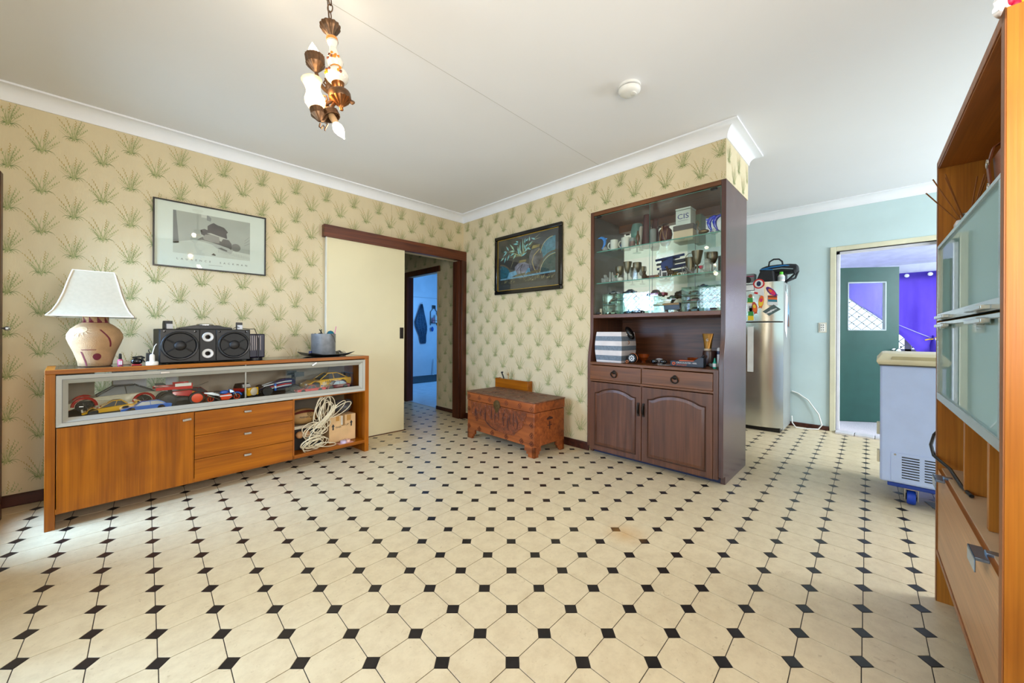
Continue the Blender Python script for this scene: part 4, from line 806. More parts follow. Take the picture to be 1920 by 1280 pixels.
mb = MB().prism([(-.128, 0), (-.128, .074), (-.09, .074), (-.05, .046), (.126, .042), (.126, 0)], 0, .003, 'x').box(0, .05, -.128, .126, 0, .003).prism([(-.128, 0), (-.128, .074), (-.09, .074), (-.05, .046), (.126, .042), (.126, 0)], .05, .053, 'x').box(0, .05, -.128, -.125, 0, .074).box(0, .05, .123, .126, 0, .042)
obj('sleeve', mb, NAVY, t, smooth=0)
ORT = mat('orange_print', (240, 104, 52), .5); WHP = mat('white_print', (232, 232, 236), .5)
obj('orange_insert', MB().box(.01, .04, -.06, .06, .036, .05), ORT, t)
obj('ring_logo', MB().torus((-.0005, .098, .022), .0095, .0035, (1, 0, 0), 20, 6), ORT, t)
text('lettering', 'CROCHUNTER 1400L', .0165, (-.0006, .078, .030), (0, -1, 0), (0, 0, 1), WHP, t, 'LEFT'); text('lettering', 'SPOTLIGHT', .0155, (-.0006, .078, .013), (0, -1, 0), (0, 0, 1), ORT, t, 'LEFT')
t = thing('brown_mug', 'dark brown rounded jar carrying the gold tube in the niche', 'jar', (3.30, .985, ZC), 0)
obj('jar', MB().lathe([(.04, 0), (.052, .01), (.054, .1), (.05, .122), (.046, .125)], n=24), mat('brown_jar', (72, 48, 42), .3), t)
t = thing('cosmetic_tube', 'gold squeeze tube standing cap-down on the brown jar', 'tube', (3.30, 1.000, ZC+.125), 0)
GOLD = mat('gold_tube', (160, 116, 50), .25, .6)
obj('cap', MB().lathe([(.027, 0), (.027, .016)], n=20), mat('tan_cap', (214, 196, 166), .35), t); obj('sleeve', MB().loft([[(.026*cos(a), .026*sin(a), .016) for a in [2*pi*i/20 for i in range(20)]], [(.014*cos(a), .034*sin(a), .08) for a in [2*pi*i/20 for i in range(20)]], [(.003*cos(a), .044*sin(a), .138) for a in [2*pi*i/20 for i in range(20)]]]), GOLD, t)
text('emblem', 'G', .026, (-.019, .0, .085), (0, -1, 0), (.15, 0, 1), WHP, t)
obj('pipe', MB().tube([(0, 0, 0), (0, -.035, .045), (0, -.06, .07)], [.006, .008, .011], 8).ball((0, .006, -.003), .012, (1, 1, 1), 10), mat('pen_black', (34, 34, 38), .3), None, 'black and steel pipe leaning on the brown jar', 'pipe', (3.22, 1.062, ZC+.016))
t = thing('dropper_bottle', 'small teal dropper bottle with white label at dresser right', 'bottle', (3.08, .885, ZC), 0)
TEAL = mat('teal_plastic', (20, 156, 136), .3)
obj('bottle', MB().lathe([(.012, 0), (.0135, .003), (.0135, .045), (.008, .052)], n=16), TEAL, t); obj('label', MB().lathe([(.0138, .012), (.0138, .038)], n=16, cap=False), WHP, t); obj('cap', MB().lathe([(.008, .052), (.0085, .056), (.005, .075), (.003, .08)], n=12), TEAL, t)
t = thing('white_tube', 'slim white and navy roll-on tube by the right dresser side', 'tube', (3.25, .905, ZC), 0); obj('body', MB().lathe([(.012, 0), (.013, .004), (.013, .10)], n=14), WHP, t); obj('collar', MB().lathe([(.014, .10), (.014, .125)], n=14), mat('navy_band', (22, 44, 84), .3), t); obj('dome', MB().ball((0, 0, .136), .014, (1, 1, 1.3), 12), WHP, t)
obj('glass_bowl', MB().lathe([(.012, 0), (.02, .006), (.028, .03), (.026, .03), (.016, .008), (.002, .005)], n=16), glass('clear_pale', (226, 240, 240), alpha=.85), None, 'tiny clear bowl beside the teal dropper bottle', 'bowl', (3.16, .925, ZC), smooth=20)
obj('small_ring', MB().torus((0, 0, 0), .011, .004, (1, 0, 0), 14, 6), mat('copper_trim', (196, 116, 70)), None, 'small copper ring standing left of the torch', 'ring', (3.06, 1.585, ZC+.015))

# --- dresser: top glass shelf
S1 = 1.8725; S2 = 1.5765; S3 = 1.2785
CLR = glass('clear_crystal', (244, 248, 246), alpha=.8); CLR2 = glass('smoky_crystal', (206, 214, 212), alpha=.7)
CERW = mat('white_ceramic', (222, 226, 214), .3); BLUG = mat('cobalt_glass', (24, 60, 206), .08, coat=.6); SKYG = mat('sky_glass', (40, 136, 226), .08, coat=.6)
PLUM = wood('plum_streaks', (58, 26, 30), (102, 56, 58), 'z', 9, .25); PEW = mat('pewter', (120, 114, 96), .35, .75, var=.1)
def dolphin(label, loc, rz, blue, n=1, s=1):
    t = thing('dolphin_ornament', label, 'ornament', loc, rz)
    obj('base', MB().ball((0, 0, .0225*s), .026*s, (1, 1, .8), 12), CLR, t)
    for k in range(n):
        o = k*.035*s
        P = [(.02*s-o, 0, .03*s), (.005*s-o, 0, .06*s), (.0*s-o, 0, .09*s), (.012*s-o, 0, .115*s), (.035*s-o, 0, .125*s), (.06*s-o, 0, .118*s)]
        b = obj('dolphin', MB().tube(P, [.004*s, .010*s, .014*s, .014*s, .010*s, .003*s], 10), blue, t)
        obj('fins', MB().loft([[(.0-o, -.002*s, .095*s), (.0-o, .002*s, .095*s), (.015*s-o, .002*s, .12*s), (.015*s-o, -.002*s, .12*s)], [(-.02*s-o, -.001*s, .112*s), (-.02*s-o, .001*s, .112*s), (-.018*s-o, .001*s, .116*s), (-.018*s-o, -.001*s, .116*s)]]).box(.012*s-o, .028*s-o, -.018*s, .018*s, .024*s, .029*s), blue, b)
    return t
dolphin('blue glass dolphin at the left end of the top glass shelf', (3.105, 1.838, S1), pi/2+.4, SKYG, s=1.05)
def mug(label, loc, rz, r, h, m, group=None):
    t = thing('mug', label, 'mug', loc, rz, group)
    obj('cup', MB().lathe([(r*.9, 0), (r, .006), (r, h), (r*.93, h), (r*.9, .01), (.002, .008)], n=24, cap=False), m, t)
    obj('handle', MB().tube([(r*.95+.028*cos(a)*.9, 0, h*.5+.03*sin(a)) for a in [-1.3+2.6*i/8 for i in range(9)]], .0055, 6), m, t); return t
mug('plain white mug, left of the two on the top shelf', (3.13, 1.757, S1), pi/2+.2, .034, .095, CERW)
m = mug('white mug with small dark emblem on the top glass shelf', (3.20, 1.672, S1), pi/2+.6, .045, .115, CERW)
obj('emblem', MB().prism([(-.012, -.008), (.012, -.008), (0, .012)], -.0475, -.0462, 'y').at((0, 0, 0)), BLACK, m); bpy.data.objects['emblem.001' if 'emblem.001' in bpy.data.objects else 'emblem'].location = (0, 0, .06)
bpy.data.objects['emblem.001' if 'emblem.001' in bpy.data.objects else 'emblem'].rotation_euler = (0, 0, -2.1)
obj('blue_ball', MB().ball((0, 0, .055), .03, (1, 1, 1.6), 12), SKYG, None, 'small bright blue glass form behind the two white mugs', 'ornament', (3.30, 1.755, S1+.01))
t = thing('jar', 'small clear jar with printed side next to the white mugs', 'jar', (3.16, 1.592, S1), 0); obj('glass', MB().lathe([(.024, 0), (.027, .004), (.027, .085), (.024, .092)], n=18), CLR2, t); obj('print', MB().lathe([(.0275, .015), (.0275, .06)], n=18, cap=False), mat('jar_print', (150, 120, 112), .5, var=.4, vscale=60), t)
t = thing('green_goblet', 'large pale green glass goblet on the top shelf', 'goblet', (3.38, 1.655, S1), 0); obj('glass', MB().lathe([(.04, 0), (.008, .01), (.008, .09), (.03, .11), (.056, .16), (.058, .21), (.044, .275)], n=22, cap=False), glass('sea_green', (150, 196, 184), alpha=.55), t)
t = thing('candle_bust', 'cream carved candle in front of the green goblet', 'candle', (3.30, 1.575, S1), 0); obj('column', MB().lathe([(.022, 0), (.016, .03), (.012, .10), (.018, .14), (.022, .17), (.018, .21), (.012, .222)], n=14), mat('ivory', (214, 206, 186), .6), t)
t = thing('brown_figurine', 'turned brown oil-lamp figurine on the top shelf', 'figurine', (3.17, 1.545, S1), 0); obj('body', MB().lathe([(.022, 0), (.02, .008), (.012, .02), (.009, .05), (.014, .07), (.018, .085), (.016, .105), (.008, .12), (.007, .145), (.004, .15)], n=16), mat('dark_amber', (96, 60, 26), .25), t)
for lab, x, y, h, r in (('taller plum streaked tapered vase on the top shelf', 3.25, 1.50, .30, .042), ('shorter plum streaked tapered vase behind the taller one', 3.37, 1.475, .285, .040)):
    t = thing('vase', lab, 'vase', (x, y, S1), 0); obj('body', MB().lathe([(r*.9, 0), (r*1.0, .012), (r*1.02, .04), (r*.6, h), (r*.5, h), (r*.9, .03)], n=22, cap=False), PLUM, t)
t = thing('clear_cup', 'clear square glass tumbler in front of plum vases', 'glass', (3.17, 1.405, S1), 0); obj('glass', MB().lathe([(.045, 0), (.045, .008), (.026, .012), (.026, .13), (.022, .138)], n=18), CLR2, t)
t = thing('maroon_vase', 'maroon heart-shaped vase tied with dark bow and ribbons', 'vase', (3.26, 1.335, S1), 0)
obj('body', MB().lathe([(.03, 0), (.045, .03), (.058, .09), (.052, .13), (.03, .155), (.034, .165)], n=20), mat('maroon_glass', (84, 34, 34), .2), t)
obj('bow', MB().ball((-.03, .03, .165), .022, (1, 1.4, .5), 10).ball((-.03, -.01, .178), .022, (1, 1.4, .5), 10).ball((-.03, .012, .17), .012, (1, 1, 1), 8), mat('brown_ribbon', (62, 34, 20), .4), t)
obj('ribbon', MB().tube([(-.045, .012, .16), (-.062, .02, .08), (-.05, .03, .01)], .003, 5).tube([(-.045, .012, .16), (-.064, -.01, .07), (-.05, -.025, .02)], .003, 5).tube([(-.05, -.035, .13), (-.062, -.03, .06)], .002, 5), mat('gold_ribbon', (166, 130, 84), .3), t)
t = thing('cream_box', 'cream box with grey lid under the white lettered box', 'box', (3.20, 1.165, S1), 0); box('base', mat('cream_card', (222, 204, 172), .6), t, 0, .15, -.078, .078, 0, .092, .002); box('lid', mat('grey_lid', (92, 84, 78), .5), t, -.003, .153, -.081, .081, .092, .135, .002)
t = thing('lettered_box', 'white box with blue capital letters CIS on the top shelf', 'box', (3.20, 1.165, S1+.1355), 0)
PALE = mat('pale_card', (214, 226, 218), .6); box('box', PALE, t, .0, .12, -.06, .06, 0, .122, .002); box('lid', PALE, t, -.004, .124, -.061, .061, .126, .140, .002)
BLT = mat('blue_print', (34, 50, 132), .6); text('lettering', 'CIS', .058, (-.0008, 0, .068), (0, -1, 0), (0, 0, 1), BLT, t, sx=1.15); obj('underline', MB().box(-.0008, 0, -.042, .042, .034, .0355), BLT, t)
obj('green_box', MB().box(0, .12, -.03, .03, 0, .24), mat('sage_card', (96, 122, 100), .6), None, 'sage green box standing behind the white lettered box', 'box', (3.345, 1.10, S1), bevel=.002)
t = thing('brass_swan', 'brass swan dish with curled neck on the top shelf', 'ornament', (3.17, 1.005, S1), 0)
BRS = mat('aged_brass', (128, 108, 78), .3, .8); obj('dish', MB().ball((0, -.01, .04), .034, (.8, 1.2, .5), 14), BRS, t); obj('neck', MB().tube([(0, .02, .045), (0, .038, .075), (0, .028, .115), (0, .036, .135), (0, .048, .128), (0, .044, .115)], .005, 7), BRS, t)
obj('crystal_bird', MB().ball((0, 0, .06), .016, (1, 1, 2.4), 10).ball((0, 0, .115), .009, (1, 1, 1), 8), CLR2, None, 'small clear bird ornament beside the brass swan', 'ornament', (3.20, 1.045, S1))
dolphin('pair of cobalt blue glass dolphins at the right end of the top shelf', (3.17, .918, S1), pi/2+pi, BLUG, 2, 1.15)
t = thing('brown_vase', 'brown flared vase half hidden by right upright of dresser', 'vase', (3.27, .872, S1), 0); obj('body', MB().lathe([(.03, 0), (.02, .08), (.03, .18), (.036, .2), (.016, .215), (.016, .25)], n=18), mat('brown_glaze', (98, 62, 46), .3), t); obj('stopper', MB().lathe([(.018, .25), (.022, .28), (.01, .30), (.014, .315)], n=12), mat('sea_glass', (110, 150, 130), .2), t)
# --- middle shelf
def goblet(label, x, y, h, r, shape, group=None):
    t = thing('pewter_goblet', label, 'goblet', (x, y, S2), 0, group)
    if shape == 'flare': p = [(r*.75, 0), (r*.7, .004), (.006, .012), (.006, h*.42), (r*.55, h*.5), (r*.75, h*.72), (r, h), (r*.94, h), (r*.5, h*.55)]
    else: p = [(r*.75, 0), (r*.7, .004), (.006, .012), (.006, h*.45), (r*.6, h*.52), (r, h*.75), (r*.97, h), (r*.9, h), (r*.85, h*.75), (r*.4, h*.55)]
    o = obj('cup', MB().lathe(p, n=24, cap=False), PEW, t); return t
goblet('round dark pewter goblet, leftmost on the middle shelf', 3.20, 1.738, .152, .040, 'round')
goblet('flared pewter goblet, left group of the middle shelf', 3.20, 1.657, .186, .040, 'flare')
goblet('round pewter goblet right of flared one, left group', 3.20, 1.565, .168, .040, 'round')
goblet('goblet copy at the back between left goblets, standing in for a reflection', 3.42, 1.72, .17, .040, 'flare'); goblet('goblet copy at the back beside blue plane wings, standing in for a reflection', 3.42, 1.62, .165, .038, 'round')  # solid copies added in place of the left goblets' dark reflections
goblet('tall flared pewter goblet, right group of the middle shelf', 3.20, 1.052, .196, .044, 'flare')
goblet('round pewter goblet reflecting bulbs, far right of the middle shelf', 3.22, .948, .172, .042, 'round')
def crystal(label, x, y, kind, h, group='clear crystal ornaments'):
    t = thing('crystal_ornament', label, 'ornament', (x, y, S2), R.uniform(-.4, .4), group)
    if kind == 'peak': mb = MB().loft([[(-.012, -.022, 0), (.012, -.022, 0), (.012, .022, 0), (-.012, .022, 0)], [(-.009, -.015, h*.55), (.009, -.018, h*.5), (.009, .018, h*.6), (-.009, .018, h*.62)], [(-.003, -.004, h), (.003, -.004, h), (.003, .004, h*.97), (-.003, .004, h*.97)]])
    elif kind == 'tower': mb = MB().lathe([(.014, 0), (.009, .01), (.008, h*.9), (.002, h)], n=6)
    else: mb = MB().ball((0, 0, h*.375), h*.4, (1, 1.2, .9), 10).ball((0, .01, h*.8), h*.22, (1, 1, 1), 8).tube([(0, .02, h*.8), (0, .03, h*1.0)], h*.06, 5)
    obj('crystal', mb, CLR, t, smooth=10); return t
for lab, x, y, k, h in (('low clear crystal animal, leftmost on middle shelf', 3.12, 1.862, 'a', .05), ('clear crystal animal beside the leftmost one', 3.13, 1.838, 'a', .08), ('tall clear crystal column on the left of the middle shelf', 3.14, 1.803, 'tower', .105),
                        ('pointed clear crystal spire right of crystal column', 3.14, 1.778, 'tower', .10), ('clear crystal animal in front of round dark goblet', 3.13, 1.748, 'a', .07), ('clear crystal peak in front of flared goblet', 3.16, 1.652, 'peak', .095),
                        ('yellowish crystal peak beside the flared goblet stem', 3.15, 1.606, 'peak', .10), ('large clear crystal peak in front of right round goblet', 3.13, 1.552, 'peak', .115), ('clear crystal peak left of the brown bear', 3.14, 1.505, 'peak', .09),
                        ('clear crystal skull-shaped lump at right of middle shelf', 3.125, .945, 'a', .11), ('clear crystal drop below the rose', 3.15, .995, 'a', .05)): crystal(lab, x, y, k, h)
t = thing('white_swan', 'small white glass swan with orange beak on the middle shelf', 'ornament', (3.12, 1.702, S2), 0)
obj('body', MB().ball((0, -.012, .022), .022, (.8, 1.4, .9), 12), CERW, t); obj('neck', MB().tube([(0, .01, .025), (0, .014, .05), (0, .004, .066), (0, .012, .076)], [.008, .007, .006, .005], 7), CERW, t); obj('beak', MB().tube([(0, .012, .076), (0, .026, .070)], [.005, .002], 6), mat('orange_beak', (230, 150, 30), .4), t); obj('green_leaf', MB().ball((.01, .03, .05), .02, (.5, 1, .6), 8), mat('leaf_green', (40, 110, 80), .4), t)
t = thing('brown_bear', 'dark brown bear figurine left of the carved board', 'figurine', (3.15, 1.472, S2), 0); mb = MB().ball((0, 0, .028), .022, (1, 1, 1.2), 10).ball((-.004, 0, .058), .014, (1, 1, 1), 10).ball((-.002, .01, .07), .005).ball((-.002, -.01, .07), .005); obj('body', mb, mat('bear_brown', (62, 42, 26), .6), t)
t = thing('inlaid_board', 'reddish brown wooden plaque with gold inlay on the middle shelf', 'plaque', (3.17, 1.405, S2), 0); box('board', wood('red_board', (92, 48, 40), (140, 84, 70), 'y', 3, .4), t, 0, .06, -.068, .068, 0, .036, .003); obj('inlay', MB().torus((-.001, -.03, .018), .008, .0018, (1, 0, 0), 12, 5).torus((-.001, -.05, .018), .008, .0018, (1, 0, 0), 12, 5).box(-.001, 0, .02, .05, .008, .012), mat('gold', (216, 168, 50), .3, .7), t, kind='stuff')
t = thing('model_aeroplane', 'dark blue model multi-wing aeroplane on stand on the middle shelf', 'model aeroplane', (3.36, 1.35, S2), 0)
NB = mat('navy_metal', (28, 54, 110), .35, .3); GM = mat('gunmetal', (62, 72, 92), .4, .4)
for k, (z, o) in enumerate(((.205, .05), (.165, .0), (.125, -.03), (.082, -.08))): obj('wing', MB().tube([(-.01, .10+o*.2, z-.012), (.0, -.19+o, z+.012)], .011, 8).tube([(.03, .07, z-.018), (.03, -.14+o, z)], .007, 6), NB if k % 2 == 0 else GM, t)
obj('fuselage', MB().loft([[(-.02, .06, .09), (.03, .06, .09), (.03, .06, .17), (-.02, .06, .17)], [(-.02, -.05, .11), (.03, -.05, .11), (.03, -.05, .215), (-.02, -.05, .215)]]), NB, t, bevel=.006)
for y in (.055, -.02): obj('strut', MB().tube([(0, y, .02), (0, y, .2)], .006, 6), BLACK, t)
obj('stand', MB().box(-.03, .03, -.03, .07, 0, .014).box(-.006, .006, .01, .03, 0, .1), BLACK, t, bevel=.002)
for lab, y, w, h, a in (('narrow white photo frame in front of the model aeroplane', 1.328, .018, .085, .0), ('small tilted picture frame with dark photo on the middle shelf', 1.292, .055, .055, .25)):
    t = thing('photo_frame', lab, 'photo frame', (3.14, y, S2), a); o = box('frame', WHP, t, 0, .006, -w/2, w/2, 0, h, .001); obj('photo', MB().box(-.0008, 0, -w*.3, w*.3, h*.2, h*.8), mat('dark_photo', (70, 76, 84), .4, var=.4, vscale=80), t)
t = thing('horse_figurine', 'dark brown animal figurine right of the photo frames', 'figurine', (3.15, 1.245, S2), 0); mb = MB().ball((0, 0, .04), .022, (.8, 1.4, .9), 12).tube([(0, .02, .045), (0, .032, .085)], [.012, .008], 8).ball((0, .035, .088), .01, (1, 1.4, .8), 8)
for y in (-.02, .02): mb.tube([(.008, y, .03), (.008, y, 0)], .005, 6).tube([(-.008, y, .03), (-.008, y, 0)], .005, 6)
obj('body', mb, mat('bear_brown', (62, 42, 26)), t)
obj('gold_cluster', MB().ball((0, -.02, .012), .012).ball((0, .01, .014), .013).ball((0, .03, .012), .011).ball((0, .0, .032), .008).ball((.01, .02, .03), .008), mat('gold_scrap', (150, 128, 60), .35, .6, var=.3, vscale=40), None, 'clustered gold ornament beside the wire figure', 'ornament', (3.14, 1.19, S2))
t = thing('pewter_bucket', 'pewter bucket with hoop handle on the middle shelf', 'bucket', (3.26, 1.125, S2), 0); obj('pail', MB().lathe([(.026, 0), (.028, .02), (.036, .10), (.042, .155), (.044, .16), (.038, .155), (.026, .02)], n=22, cap=False), PEW, t); obj('handle', MB().tube([(0, .042*cos(a), .15+.05*sin(a)) for a in [pi*i/10 for i in range(11)]], .0025, 6), PEW, t)
mb = MB(); r = random.Random(4)
for i in range(14): mb.tube([(r.uniform(-.02, .02), r.uniform(-.05, .05), r.uniform(0, .03)), (r.uniform(-.02, .02), r.uniform(-.05, .05), r.uniform(.03, .09))], .003, 5)
obj('wire_figure', mb, mat('silver_wire', (190, 192, 196), .25, .8), None, 'tangled silver wire ornament before the pewter bucket', 'ornament', (3.15, 1.105, S2))
t = thing('tall_tumbler', 'tall clear tapered glass behind the flared goblet', 'glass', (3.32, 1.012, S2), 0); obj('glass', MB().lathe([(.018, 0), (.02, .08), (.026, .20), (.024, .2)], n=18), CLR2, t)
t = thing('rose_ornament', 'pink glass rose on the middle shelf', 'ornament', (3.13, 1.0, S2), 0); obj('bloom', MB().ball((0, 0, .05), .014, (1, 1.2, 1), 10).ball((0, .008, .055), .009).ball((0, -.008, .055), .009), mat('rose_pink', (206, 50, 90), .2), t); obj('stem', MB().tube([(0, 0, 0), (0, .004, .04)], .003, 6), CLR, t)
obj('black_box', MB().box(0, .1, -.03, .03, 0, .135), mat('black_speckle', (40, 44, 52), .5, var=.4, vscale=90), None, 'black speckled box at the right end of the middle shelf', 'box', (3.20, .87, S2), bevel=.003)
# --- dresser floor: display cases with model cars
def case(label, y0, y1, h, tiers, x0=3.12, x1=3.30):
    t = thing('display_case', label, 'display case', (x0, y0, S3), 0, 'clear display cases')
    w = y1-y0; d = x1-x0; G = glass('case_acrylic', (240, 252, 250))
    obj('clear_box', MB().box(0, .003, 0, w, 0, h).box(0, d, 0, .003, 0, h).box(0, d, w-.003, w, 0, h).box(0, d, 0, w, h-.003, h), G, t, smooth=0)
    for z in tiers: obj('tier', MB().box(.004, d-.002, .004, w-.004, z-.004, z), mat('case_tier', (120, 160, 164), .2), t)
    return t
case('clear tiered case of pale model cars at the left of the dresser floor', 1.735, 1.868, .195, (.004, .10))
case('clear case of model cars second from the left', 1.555, 1.722, .19, (.004, .14))
case('clear tiered case of model cars, left one of the right-hand pair', 1.008, 1.146, .20, (.004, .085, .14))
case('clear tiered case of model cars at the dresser right end', .86, .985, .20, (.004, .085, .14))
def mini(label, y, z, L, H, m, kind='sedan', rz=pi/2, x=3.21, W=None, group='small model cars in the dresser'): return car(label, (x, y, z), rz, L, W or L*.42, H, m, kind=kind, group=group, name='toy_car', cat='toy car', pillar=False)
SIL, PGRN, DBL, MRN = paint('silver', (150, 152, 148)), paint('pale_green', (160, 186, 160)), paint('dark_blue', (30, 50, 84)), paint('brick_red', (176, 62, 54))
mini('silver toy car on top of the leftmost display case', 1.80, S3+.1955, .105, .034, SIL)
mini('pale green toy van inside the leftmost case', 1.80, S3+.104, .105, .042, PGRN, 'truck'); mini('cream toy car on the floor of the leftmost case', 1.80, S3+.0045, .10, .04, paint('cream', (214, 214, 176)))
mini('black toy car on top of the second display case', 1.64, S3+.1905, .12, .040, paint('black', (30, 34, 40))); mini('red toy coupe inside the second display case', 1.63, S3+.145, .14, .032, MRN, 'coupe', x=3.22)
mini('dark blue toy car at the front of the second case', 1.642, S3+.0045, .12, .045, DBL, x=3.22)
mini('black-blue toy car with round lamps beside the second case', 1.512, S3, .08, .05, paint('ink', (24, 34, 60)), 'truck', rz=pi, x=3.13, W=.07)
car('large dark red toy pickup truck standing on the middle display case', (3.21, 1.395, S3+.1455), pi/2, .18, .075, .062, paint('crimson', (146, 22, 52)), kind='truck', name='toy_car', cat='toy car', trim=CHROME, rim=CHROME)
case('clear case carrying the red toy pickup in the dresser', 1.352, 1.50, .145, (.004, .075))
t = thing('black_stallion', 'large black model horse rearing over dresser floor items', 'figurine', (3.34, 1.215, S3), 0)
mb = MB().tube([(0, .08, .13), (0, .04, .165), (0, -.01, .16), (0, -.035, .11), (0, -.03, .05), (0, -.035, 0)], [.012, .034, .038, .032, .022, .016], 12).tube([(0, .06, .15), (0, .09, .11), (0, .1, .07)], [.018, .014, .01], 8).tube([(0, -.02, .16), (0, -.07, .185)], [.02, .006], 8).tube([(.02, .0, .1), (.02, .03, .04), (.02, .02, 0)], [.016, .012, .012], 8)
obj('body', mb, mat('black_lacquer', (22, 24, 28), .2), t); obj('mane', MB().tube([(-.012, .06, .175), (-.02, .0, .195), (-.02, -.05, .17), (-.02, -.06, .12)], .010, 8), mat('dark_mane', (44, 50, 56), .3), t)
t = thing('model_wagon', 'navy model wagon with tan plank and chrome pieces', 'model', (3.24, 1.26, S3), 0)
box('body', DBL, t, 0, .05, -.055, .08, .03, .09, .003); box('plank', mat('tan_wood', (186, 140, 88), .5), t, -.003, .0, -.05, .09, .072, .088, .001); box('rail', WHP, t, -.004, 0, -.03, .1, .118, .124, .001); mb = MB()
for i in range(9): mb.ball((-.01, -.06+.016*i, .008+.006*(i % 3)), .007, (1, 1, 1), 8)
obj('chrome_parts', mb, CHROME, t, kind='stuff')
for y in (-.04, .06): wheel(t, .02, y, .022, .014, STEEL)
mini('green toy car lying above the navy model wagon', 1.285, S3+.126, .07, .03, paint('green', (20, 100, 60)), x=3.27)
mini('pale teal toy car on the top tier of the right-hand cases', 1.077, S3+.1405, .105, .038, paint('teal_grey', (120, 150, 156)), x=3.22); mini('faded red toy car on the middle tier of the right-hand cases', 1.077, S3+.0855, .11, .036, paint('rose', (168, 84, 96)), x=3.22); mini('blue toy car on the lowest tier of the right-hand cases', 1.075, S3+.0045, .11, .04, paint('steel_blue', (90, 130, 164)), x=3.22)
mini('pale toy car on the top tier of the rightmost case', .925, S3+.1405, .09, .034, paint('ice', (180, 196, 200)), x=3.22); mini('pale pink toy car on the middle tier of the rightmost case', .925, S3+.0855, .09, .034, paint('blush', (206, 180, 186)), x=3.22)
mini('dark blue toy convertible on top of the left right-hand case', 1.02, S3+.2005, .08, .025, paint('ocean', (40, 74, 110)), 'wedge', x=3.22)
obj('match_tube', MB().lathe([(.011, 0), (.011, .06)], n=14), mat('cream_plastic', (226, 216, 196)), None, 'upright cream tube by the left wall of the dresser display', 'tube', (3.13, 1.893, S3), )
for o in [bpy.data.objects['match_tube']]: o.location.z = S3

# ------------------------------------------------------------------ carved camphor chest, with a small wooden box behind
CA_ = atan2(2.155-3.108, 2.472-2.494)   # front runs along local +x, depth along local +y
CW = wood('camphor_wood', (116, 54, 18), (172, 92, 40), 'x', 3.0, .42, spots=.5); CWD = mat('camphor_carved', (128, 62, 26), .45, var=.25, vscale=22, bump=.9, bscale=90); CWL = mat('camphor_carved_top', (122, 80, 54), .5, var=.25, vscale=18, bump=1.0, bscale=70)
ct = thing('carved_chest', 'carved reddish camphor-wood chest with brass lock on stepped feet', 'chest', (2.494, 3.108, 0), CA_)
LC, DC = .953, .425
box('body', CW, ct, 0, LC, 0, DC, .095, .395, .004); box('lid', CW, ct, -.004, LC+.004, -.004, DC+.004, .399, .482, .006)
obj('lid_top', MB().box(-.008, LC+.008, -.008, DC+.008, .482, .494), CWL, ct, bevel=.004)
foot = [(0, 0), (.075, 0), (.075, .025), (.095, .025), (.095, .05), (.118, .05), (.118, .098), (0, .098)]
for sx in (0, 1):
    for yy in (0, DC-.028):
        pts = [((LC-x) if sx else x, z) for x, z in foot]; w = obj('foot', MB().prism(pts, yy, yy+.028, 'y'), CW, ct, bevel=.003)
        xx = LC-.028 if sx else 0
        f2 = [((DC-y) if yy else y, z) for y, z in [(a*.8, b) for a, b in foot]]; obj('foot_return', MB().prism(f2, xx, xx+.028, 'x'), CW, w, bevel=.003)
r = random.Random(12)
def inset(mb, P, y, d): pass
mb = MB()
ship = [(.30+.5*0, 0)]
pan = [(.06, .385), (.86, .385), (.86, .36)]+[(.82-.0*i, .3) for i in range(1)]+[(.80, .24), (.70, .165), (.58, .145), (.46, .155), (.36, .19), (.30, .225), (.08, .24)]
obj('carved_panel', MB().prism(pan, -.004, .002, 'y'), CWD, ct, smooth=0, label='carved scene on the chest front')
DG = mat('carving_groove', (58, 22, 10), .7)
mb = MB()
for x, z0, z1 in ((.135, .25, .33), (.15, .25, .33), (.235, .26, .33), (.30, .22, .37), (.385, .255, .375), (.44, .23, .35), (.50, .27, .37), (.565, .22, .375), (.63, .19, .35), (.655, .25, .36), (.70, .24, .36), (.745, .22, .345)):
    mb.tube([(x, -.0045, z0), (x+r.uniform(-.012, .012), -.005, (z0+z1)/2), (x+r.uniform(-.015, .015), -.0045, z1)], [.0035, .006, .0025], 5)
mb.tube([(.30, -.0045, .225), (.33, -.0045, .20), (.38, -.0045, .178), (.45, -.0045, .158)], .004, 5)
obj('carved_groove', mb, DG, ct, kind='stuff')
mb = MB()
for i in range(120):
    x = r.uniform(.08, .84); z = r.uniform(.25, .375)
    mb.at((x, -.0045, z), (0, r.uniform(-.8, .8), 0)).ball((0, 0, 0), 1, (r.uniform(.003, .008), .003, r.uniform(.008, .022)), 6)
for j in range(6):
    for i in range(14-j): mb.at((.40+.028*i+.014*j, -.0035, .235-.015*j)).ball((0, 0, 0), 1, (.012, .002, .007), 6)
for i in range(11): mb.at((.08+.075*i, -.0045, .392+.0*i), (0, 0, 0)).ball((0, 0, 0), 1, (.014, .003, .006), 6)
mb.M = None
obj('carved_relief', mb, CWD, ct, kind='stuff')
mb = MB()
for x, z in ((.03, .44), (.2, .44), (.36, .443), (.6, .443), (.78, .445), (.925, .43), (.03, .31), (.925, .29), (.03, .13), (.2, .125), (.4, .122), (.6, .122), (.8, .125), (.925, .125), (.16, .225), (.925, .2)):
    for a in range(4): mb.torus((x+.014*cos(a*pi/2), -.0045, z+.014*sin(a*pi/2)), .010, .0018, (0, 1, 0), 10, 4)
obj('carved_scrolls', mb, mat('carving_dark', (84, 34, 14), .6), ct, kind='stuff')
mb = MB()
for i in range(46): mb.at((r.uniform(.2, .75), r.uniform(.09, .33), .494), (0, 0, r.uniform(-.6, .6))).ball((0, 0, 0), 1, (r.uniform(.02, .05), r.uniform(.008, .016), .006), 6)
mb.M = None
for yy in (.075, .345): mb.box(.16, .80, yy-.004, yy+.004, .494, .498)
